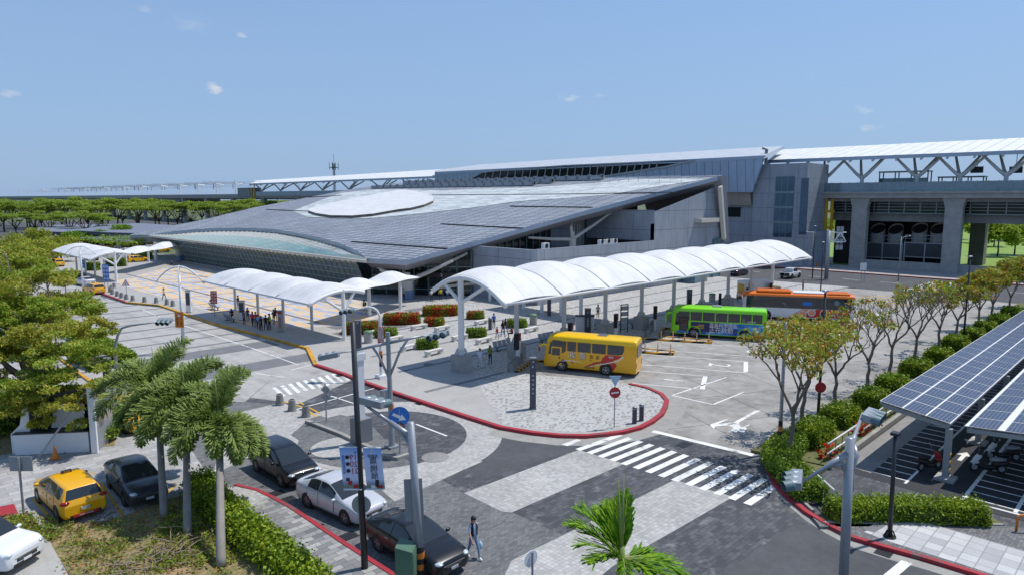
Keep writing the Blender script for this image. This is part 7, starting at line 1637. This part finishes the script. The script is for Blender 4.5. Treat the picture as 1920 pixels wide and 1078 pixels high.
mb.build('base',M['black'],t_); mb=MB(); mb.box(of.x-.18,of.y-.15,z,of.x+.18,of.y+.15,z+.12); mb.build('head_plate',M['dark'],t_)
# posts along the strip
b=P(1461,842,.14); t_=thing('banded_post','grey lamp post with orange and black band at the curved kerb','lamp post',b); mb=MB(); mb.tube([(0,0,0),(0,0,7.2)],[.11,.08],10); mb.build('shaft',M['galv'],t_,True)
for i in range(4): mb=MB(); mb.cyl((0,0,.45+.3*i),(0,0,.75+.3*i),.118,n=12); mb.build('hazard_band',M['orange'] if i%2==0 else M['black'],t_)
def lamp(label,px,pyb,h,arm=0,m='dark',z=.1):
    b=P(px,pyb,z); t_=thing('lamp_post',label,'lamp post',b); mb=MB(); mb.tube([(0,0,0),(0,0,h)],[.1,.07],10); mb.build('shaft',M[m],t_,True); mb=MB()
    if arm: mb.tube([(0,0,h-.6),V(0,0,h)+RT*arm*.35,V(0,0,h+.15)+RT*arm],[.06,.05,.04],8)
    mb.ell(V(0,0,h+.12)+RT*arm,(.35,.2,.09),10,5); mb.build('head',M['galv'],t_,True); return t_
t_=lamp('dark lamp post with a round red sign back among the first hedges',1533,792,8.2); disc_sign(t_,'red_sign',V(0,0,2.3)-FWD*.12,-FWD,.34,M['red'],.02); lamp('dark lamp post standing between the leafy trees farther along the strip',1806,640,8.2)
lamp('black lamp post with flat head on the plaza left of the sign gantry',1538,556,7.6,0,'dark',ZP); lamp('slim black lamp post at the far end of the bus canopy',1523,523,9.,0,'dark',ZP)
lamp('curved grey street lamp on the far road before the cooling units',1684,527,7.5,1.4,'galv',.02); lamp('grey street lamp with a long arm on the lawn beyond the viaduct',1838,487,9.,4.,'galv',.02)
lamp('white lamp post in front of the far dark viaduct trees',224,418,12,0,'wpl',0); lamp('slim lamp post left of the rain trees beyond the garage',202,420,9,0,'wpl',0)
# overhead sign gantry
b=P(1549,523,ZP); t_=thing('gantry_sign','grey cantilever gantry with sign plates seen from behind at the far road','sign',b); z=topz(b,433)-b.z; mb=MB(); mb.tube([(0,0,0),(0,0,z)],[.35,.3],12); mb.build('mast',M['galv'],t_,True); e1=hp(1573,440,b)-b; mb=MB(); p0=V(0,0,z-.3); p1=p0+RT*3.; p2=p0-V(0,0,1.6); p3=p2+RT*3.
for a,c in ((p0,p1),(p2,p3),(p0,p2+RT*1),(p2+RT*1,p0+RT*2),(p0+RT*2,p3)): mb.tube([a,c],.1,6)
mb.build('truss',M['wpl'],t_,True)
for i in range(2):
    for j in range(4): mb=MB(); c=p0+RT*(1.6+.65*i)+V(0,0,.6-1.05*j); mb.quad(c-RT*.28-V(0,0,.42),c+RT*.28-V(0,0,.42),c+RT*.28+V(0,0,.42),c-RT*.28+V(0,0,.42)); c=c+FWD*.05; mb.quad(c-RT*.28+V(0,0,.42),c+RT*.28+V(0,0,.42),c+RT*.28-V(0,0,.42),c-RT*.28-V(0,0,.42)); mb.build('plate_back',M['galv'],t_)
sign_post('sign_back','small white sign on two posts at the far road near the pickup',1617,529,1612,1624,493,507,M['wpl'],z=ZP,two=True)
# railing along the planting strip
for (x0,x1,lab) in ((36.4,41.,'short broken railing nearest the corner'),(42.,56.,'long grey double-rail railing between hedges and scooter park'),(57.,100.,'far grey double-rail railing beside the solar roof')):
    t_=thing('railing',lab,'railing',(x0,12.75,.14)); L_=x1-x0; mb=MB(); 
    for z in (.45,1.0): mb.tube([(0,0,z),(L_,0,z)],.045,7)
    mb.build('rail',M['wpl'],t_,True); mb=MB()
    for x in np.arange(.2,L_,.95): mb.cyl((x,0,0),(x,0,1.0),.028,n=6)
    mb.build('baluster',mat('tan_balusters',S(140,124,96),.6,var=.1),t_)
t_=thing('barrier_rail','bent orange steel barrier rail at the right photo edge','barrier',(34.2,4.2,.14)); mb=MB(); mb.tube([(0,0,0),(0,0,.55),(.05,-.05,.68),(.2,-.2,.72),(1.0,-1.3,.72),(1.15,-1.45,.68),(1.2,-1.5,.55),(1.2,-1.5,0)],.05,8); mb.build('rail',M['orange'],t_,True)
t_=thing('hoop_railing','small grey hoop railings half sunk in the corner hedge','railing',(32.4,12.,.14)); mb=MB()
for k in range(2): mb.tube([(k*-.9,k*-.9,0),(k*-.9,k*-.9,.95),(k*-.9-.7,k*-.9-.7,.95),(k*-.9-.7,k*-.9-.7,0)],.035,6)
mb.build('hoop',M['wpl'],t_)
# ---- solar roof ----
t=NT('solar_cells'); v=t.coord(); br=t.n('ShaderNodeTexBrick'); br.offset=0.; br.inputs['Scale'].default_value=1.; br.inputs['Brick Width'].default_value=.165; br.inputs['Row Height'].default_value=.165; br.inputs['Mortar Size'].default_value=.008; br.inputs['Color1'].default_value=(*S(48,54,72),1); br.inputs['Color2'].default_value=(*S(60,66,86),1); br.inputs['Mortar'].default_value=(*S(140,146,166),1); t.l(v,br.inputs['Vector']); t.col(br.outputs['Color']); t.b.inputs['Roughness'].default_value=.25; t.b.inputs['Specular IOR Level'].default_value=.35; cells=t.m
for lab,ys,zs in (('left solar panel roof over the scooter park, tilted and gridded in white',(11.0,7.75),(3.42,2.95)),('right solar panel roof over the scooter park beyond the dark gap',(7.15,-6.),(2.98,4.0))):
    x0,x1=38.5,82.; t_=thing('solar_roof',lab,'solar roof',(x0,ys[0],0)); n=3 if ys[1]>0 else 9; dy=ys[1]-ys[0]; dz=zs[1]-zs[0]; nx=23; mb=MB(); pn=(x1-x0)/nx; gp=.05
    fr=MB(); fr.quad((0,0,zs[0]-.05),(0,dy,zs[1]-.05),(x1-x0,dy,zs[1]-.05),(x1-x0,0,zs[0]-.05)); fr.quad((0,0,zs[0]),(x1-x0,0,zs[0]),(x1-x0,dy,zs[1]),(0,dy,zs[1])) 
    for i in range(nx):
        for j in range(n):
            a,b_=j/n+.012,(j+1)/n-.012; xa,xb=i*pn+gp,(i+1)*pn-gp
            q=[(xa,dy*a,zs[0]+dz*a+.012),(xb,dy*a,zs[0]+dz*a+.012),(xb,dy*b_,zs[0]+dz*b_+.012),(xa,dy*b_,zs[0]+dz*b_+.012)]; mb.add(q[::-1],[(0,1,2,3)])
    fr.f=[f if i==0 else f[::-1] for i,f in enumerate(fr.f)]
    fr.build('panel_frame',M['white'],t_); mb.build('solar_cells',cells,t_)
    mb=MB()
    for xx in np.arange(.1,x1-x0,7.2): mb.bar((xx,-.1,zs[0]-.22),(xx,dy+.05,zs[1]-.22),.12,.22)
    for f in (0.02,.33,.66,.98): mb.bar((0,dy*f,zs[0]+dz*f-.12),(x1-x0,dy*f,zs[0]+dz*f-.12),.1,.12)
    mb.build('roof_beam',M['galv'],t_)
    for xx in np.arange(.1,x1-x0,7.2):
        y=dy if ys[1]>0 else dy*.5; zz=zs[1] if ys[1]>0 else (zs[0]+zs[1])/2; mb=MB(); mb.box(xx-.14,y-.1,0,xx+.14,y+.18,zz-.3); p_=mb.build('post',M['galv'],t_); mb=MB(); mb.box(xx-.45,y-.4,0,xx+.45,y+.45,.16); mb.build('footing',M['conc'],p_)
        if xx<1: 
            for i in range(6): mb=MB(); mb.box(xx-.15,y-.12,.3+.2*i,xx+.15,y-.1,.4+.2*i); mb.build('hazard_band',M['yellow'] if i%2 else M['black'],p_)
# ---- booth under the tree, cone ----
b=P(20,850,.02); bo=thing('abandoned_booth','derelict white open booth with a counter under the big tree','booth',(8.2,44.,.02),R(-45+8))
mb=MB(); mb.box(-2.1,-.6,0,1.7,.6,1.15); mb.build('counter',M['wpl'],bo); mb=MB(); mb.box(-2.15,-.65,1.15,1.75,.65,1.22); mb.build('counter_top',M['dark'],bo)
mb=MB(); mb.box(1.95,-.75,0,2.1,1.6,3.6); mb.build('side_wall',M['galv'],bo); mb=MB(); mb.box(1.93,-.9,0,2.25,-.74,3.7); mb.build('post',M['wpl'],bo)
mb=MB(); mb.add([(-2.4,-.3,0),(-1.4,-.3,0),(-1.4,-.3,3.0),(-1.6,-.3,3.0),(-1.9,-.3,1.6),(-2.4,-.3,1.1)],[(0,1,2,3,4,5)]); mb.add([(-2.4,-.25,0),(-1.4,-.25,0),(-1.4,-.25,3.0),(-1.6,-.25,3.0),(-1.9,-.25,1.6),(-2.4,-.25,1.1)],[(5,4,3,2,1,0)]); mb.build('curved_screen',M['wpl'],bo)
mb=MB(); mb.add([(-.5,.1,1.25),(1.2,.1,1.25),(1.15,.35,2.5),(-.4,.35,2.5),(-.5,.2,1.25),(1.2,.2,1.25),(1.15,.45,2.5),(-.4,.45,2.5)],[(0,1,2,3),(7,6,5,4),(0,3,7,4),(1,5,6,2),(3,2,6,7)]); mb.build('leaning_board',M['wpl'],bo)
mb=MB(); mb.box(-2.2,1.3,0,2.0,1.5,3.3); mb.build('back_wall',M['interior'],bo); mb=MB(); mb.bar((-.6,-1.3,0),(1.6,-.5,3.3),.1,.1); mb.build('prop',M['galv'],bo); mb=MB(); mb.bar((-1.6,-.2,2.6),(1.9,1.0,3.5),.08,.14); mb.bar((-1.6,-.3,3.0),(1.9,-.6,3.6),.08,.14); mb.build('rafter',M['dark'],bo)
cone_=t_=thing('traffic_cone','faded orange traffic cone standing before the white booth','traffic cone',P(104,859,.03)); mb=MB(); mb.cyl((0,0,.04),(0,0,.72),.17,.03,14); mb.build('cone',M['orange'],t_,40); mb=MB(); mb.box(-.22,-.22,0,.22,.22,.05); mb.build('foot',M['orange'],t_); mb=MB(); mb.cyl((0,0,.36),(0,0,.48),.1,.08,14); mb.build('band',mat('faded_band',S(200,150,120),.6,var=.1),t_,40)
totem('dark grey arrow totem behind the left palm, seen edge on',201,212,671,765,.4,'panel',[('→',.7,.93)])
for i,(px,py) in enumerate(((1523,500),(1532,500))): dup(cone_,P(px,py,.1),0,'orange cone under the viaduct, '+('left' if i==0 else 'right')+' of the pair beside the column',None,1.5)
# ---- far left: garage, pergola, catenary ----
ga=thing('garage','long low dark parking garage with broad thin curved roofs','garage',(0,0,0))
mb=MB()
gp=[[(58,433),(80,424),(130,421),(190,421),(165,432),(150,437)],[(148,433),(190,421),(262,419),(330,423),(300,432),(262,438),(200,436)]]
for k,pl in enumerate(gp):
    pts=[P(x,y,4.2+.5*k) for x,y in pl]; mb.poly(pts); 
    for i in range(len(pts)):
        a,c=pts[i],pts[(i+1)%len(pts)]; mb.quad(a-V(0,0,1.0),c-V(0,0,1.0),c,a); mb.quad(c-V(0,0,1.0),a-V(0,0,1.0),a,c)
mb.build('roof',mat('garage_roof',S(120,124,138),.6,.1,var=.12,sc=.1),ga); mb=MB(); a,c=P(85,451,0),P(300,455,0); mb.bar(a+V(6,9,1.8),c+V(6,9,1.8),.4,3.4); mb.build('dark_interior',M['interior'],ga); mb=MB()
for px in (101,150,205,255): p=P(px,449,0); mb.cyl((p.x,p.y,0),(p.x,p.y,4.),.5,n=8)
mb.build('column',M['post'],ga)
pe=thing('pergola','flat steel pergola overgrown with green creepers near the parked taxis','pergola',P(225,478,0)); mb=MB(); pts=[P(x,y,4.)-pe.location for x,y in ((150,446),(250,442),(282,447),(235,454))]; 
for i in range(12): t0=i/11; mb.bar(pts[0].lerp(pts[3],t0),pts[1].lerp(pts[2],t0),.2,.2)
mb.build('lattice',M['galv'],pe); mb=MB()
for px in (190,225,258,275): p=P(px,474,0)-pe.location; mb.cyl((p.x,p.y,0),(p.x,p.y,4),.25,n=8)
mb.build('post',M['grey'],pe); a,b_,c_=pts[0],pts[1],pts[3]; uu=RNG.random((1400,2)); pt=np.array(a)+uu[:,:1]*np.array(b_-a)+uu[:,1:]*np.array(c_-a)+RNG.normal(size=(1400,3))*[.5,.5,.35]; pt[:,2]-=.3; leafmesh('creepers',pt,.8,.5,[LM['hedge'],LM['green']],pe,(RNG.random(1400)<.5).astype(int),.4)
for i in range(5):
    px=(248,262,228,242,262)[i]; 
for i,(px0,px1,py,l) in enumerate(((195,232,500,'left of the far canopy column'),(246,280,487,'between the far wavy canopy posts'),(160,180,508,'behind the blue sign at far left'))):
    a,c=P(px0,py,ZP),P(px1,py,ZP); d=(c-a).normalized(); nn=V(-d.y,d.x,0)*1.6; hedge('low clipped dark hedge '+l,[(a.x,a.y),(c.x,c.y),(c.x+nn.x,c.y+nn.y),(a.x+nn.x,a.y+nn.y)],1.5,'hedge',40,.3,.2,ZP)
for i,y in enumerate((330,352,376,402,430,462,498,538,585,640,705,790,900)):
    for x in (150.5,174.5):
        if x>160 and i%2: continue
        mp_=thing('catenary_mast','white railway catenary mast standing on the far viaduct','mast',(x,y,14.9),0,'catenary masts along the viaduct'); mb=MB(); mb.cyl((0,0,0),(0,0,8.2),.26,n=7); mb.build('pole',M['white'],mp_); mb=MB(); s=1 if x<160 else -1; mb.tube([(0,0,6.8),(s*4.,0,6.4)],.1,5); mb.tube([(0,0,5.2),(s*4.,0,6.4)],.09,5); mb.build('bracket',M['galv'],mp_)
for i,y in enumerate(range(395,760,28)):
    t_=thing('catenary_portal','lattice beam portal across the far railway viaduct','gantry',(150.5,y,22.2),0,'catenary portals along the viaduct'); mb=MB()
    mb.bar((0,0,0),(24,0,0),.14,.14); mb.bar((0,0,.9),(24,0,.9),.14,.14)
    for k in range(12): mb.bar((k*2,0,0 if k%2 else .9),(k*2+2,0,.9 if k%2 else 0),.1,.1)
    mb.build('lattice_beam',M['galv'],t_); mb=MB()
    for x in (6,17): mb.bar((x,0,0),(x,0,-3.),.3,.3)
    mb.build('hanger',M['grey'],t_)
wr=thing('overhead_wires','thin overhead contact wires strung along the far viaduct','wires',(154,330,20.5)); mb=MB()
for dx,dz in ((0,0),(0,1.6),(16,0),(16,1.6)): mb.bar((dx,0,dz),(dx,600,dz),.07,.07)
mb.build('wire',M['dark'],wr)
bx=thing('trackside_cabin','small grey equipment cabin with yellow frame on the far viaduct','cabin',(148.5,338,14.9)); mb=MB(); mb.box(0,-7,0,6,7,4.2); mb.build('wall',M['grey'],bx); mb=MB()
for y in (-12,-9): mb.box(-.3,y-.3,-6,.2,y+.3,4)
mb.build('yellow_frame',M['yellow'],bx)
# ================= camera, sun, sky =================
cam=bpy.data.cameras.new('Camera'); cam.sensor_width=36; cam.lens=24.; cam.clip_end=6000; cam.clip_start=.5
co=bpy.data.objects.new('Camera',cam); COL.objects.link(co); co.location=(0,0,H); co.rotation_euler=(PI/2-PT,0,R(-45)); SC.camera=co
to_sun=V(.933*.44,-.36*.44,.90).normalized()
sl=bpy.data.lights.new('Sun','SUN'); sl.energy=4.0; sl.angle=R(.53); sl.color=(1,.955,.89)
so=bpy.data.objects.new('Sun',sl); COL.objects.link(so); so.rotation_euler=to_sun.to_track_quat('Z','Y').to_euler(); so.location=(0,0,60)
w=bpy.data.worlds.new('World'); SC.world=w; w.use_nodes=True; nt=w.node_tree; bg=nt.nodes['Background']
sky=nt.nodes.new('ShaderNodeTexSky'); sky.sky_type='NISHITA'; sky.sun_disc=False
sky.sun_elevation=math.asin(to_sun.z); sky.sun_rotation=math.atan2(to_sun.x,to_sun.y); sky.air_density=1.0; sky.dust_density=0.; sky.ozone_density=3.2
bg.inputs['Strength'].default_value=.155
# small fair-weather clouds: noise patches at fixed directions of the sky
tc=nt.nodes.new('ShaderNodeTexCoord')
# pale blue haze of a humid day low over the horizon
sp=nt.nodes.new('ShaderNodeSeparateXYZ'); nt.links.new(tc.outputs['Generated'],sp.inputs[0]); hz=nt.nodes.new('ShaderNodeMapRange'); hz.inputs[1].default_value=-.02; hz.inputs[2].default_value=.42; hz.inputs[3].default_value=.96; hz.inputs[4].default_value=.35; nt.links.new(sp.outputs[2],hz.inputs[0])
hm=nt.nodes.new('ShaderNodeMix'); hm.data_type='RGBA'; nt.links.new(hz.outputs[0],hm.inputs[0]); nt.links.new(sky.outputs[0],hm.inputs[6]); hm.inputs[7].default_value=(1.66,2.60,4.25,1); last=hm.outputs[2]
noi=nt.nodes.new('ShaderNodeTexNoise'); noi.inputs['Scale'].default_value=34.; noi.inputs['Detail'].default_value=7.; noi.inputs['Roughness'].default_value=.62
mp=nt.nodes.new('ShaderNodeMapping'); mp.inputs['Scale'].default_value=(1,1,2.2); nt.links.new(tc.outputs['Generated'],mp.inputs['Vector']); nt.links.new(mp.outputs[0],noi.inputs['Vector'])
for px,py,rad,st in ((403,168,.028,1.),(455,68,.024,.9),(1068,186,.034,1.),(1125,180,.02,.5),(1618,204,.03,.6),(1620,243,.03,.45),(18,180,.03,.7),(1520,140,.016,.3),(270,20,.02,.25),(370,45,.05,.2)):
    d=Vector(ray(px,py)).normalized()
    sub=nt.nodes.new('ShaderNodeVectorMath'); sub.operation='SUBTRACT'; sub.inputs[1].default_value=d; nt.links.new(tc.outputs['Generated'],sub.inputs[0])
    scl=nt.nodes.new('ShaderNodeVectorMath'); scl.operation='MULTIPLY'; scl.inputs[1].default_value=(1,1,2.3); nt.links.new(sub.outputs[0],scl.inputs[0])
    ln=nt.nodes.new('ShaderNodeVectorMath'); ln.operation='LENGTH'; nt.links.new(scl.outputs[0],ln.inputs[0])
    mr=nt.nodes.new('ShaderNodeMapRange'); mr.inputs[1].default_value=rad*1.15; mr.inputs[2].default_value=0.; mr.inputs[3].default_value=-.30; mr.inputs[4].default_value=.26; nt.links.new(ln.outputs['Value'],mr.inputs[0])
    ad=nt.nodes.new('ShaderNodeMath'); ad.operation='ADD'; nt.links.new(mr.outputs[0],ad.inputs[0]); nt.links.new(noi.outputs['Fac'],ad.inputs[1])
    m2=nt.nodes.new('ShaderNodeMapRange'); m2.inputs[1].default_value=.54; m2.inputs[2].default_value=.78; m2.inputs[4].default_value=st*.75; nt.links.new(ad.outputs[0],m2.inputs[0])
    mx=nt.nodes.new('ShaderNodeMix'); mx.data_type='RGBA'; nt.links.new(m2.outputs[0],mx.inputs[0]); nt.links.new(last,mx.inputs[6]); mx.inputs[7].default_value=(4.6,4.8,5.1,1); last=mx.outputs[2]
nt.links.new(last,bg.inputs['Color'])
SC.view_settings.view_transform='Standard'; SC.view_settings.look='None'; SC.view_settings.exposure=0.; SC.view_settings.gamma=1.
SC.cycles.max_bounces=6; SC.cycles.transparent_max_bounces=6; SC.cycles.use_denoising=True
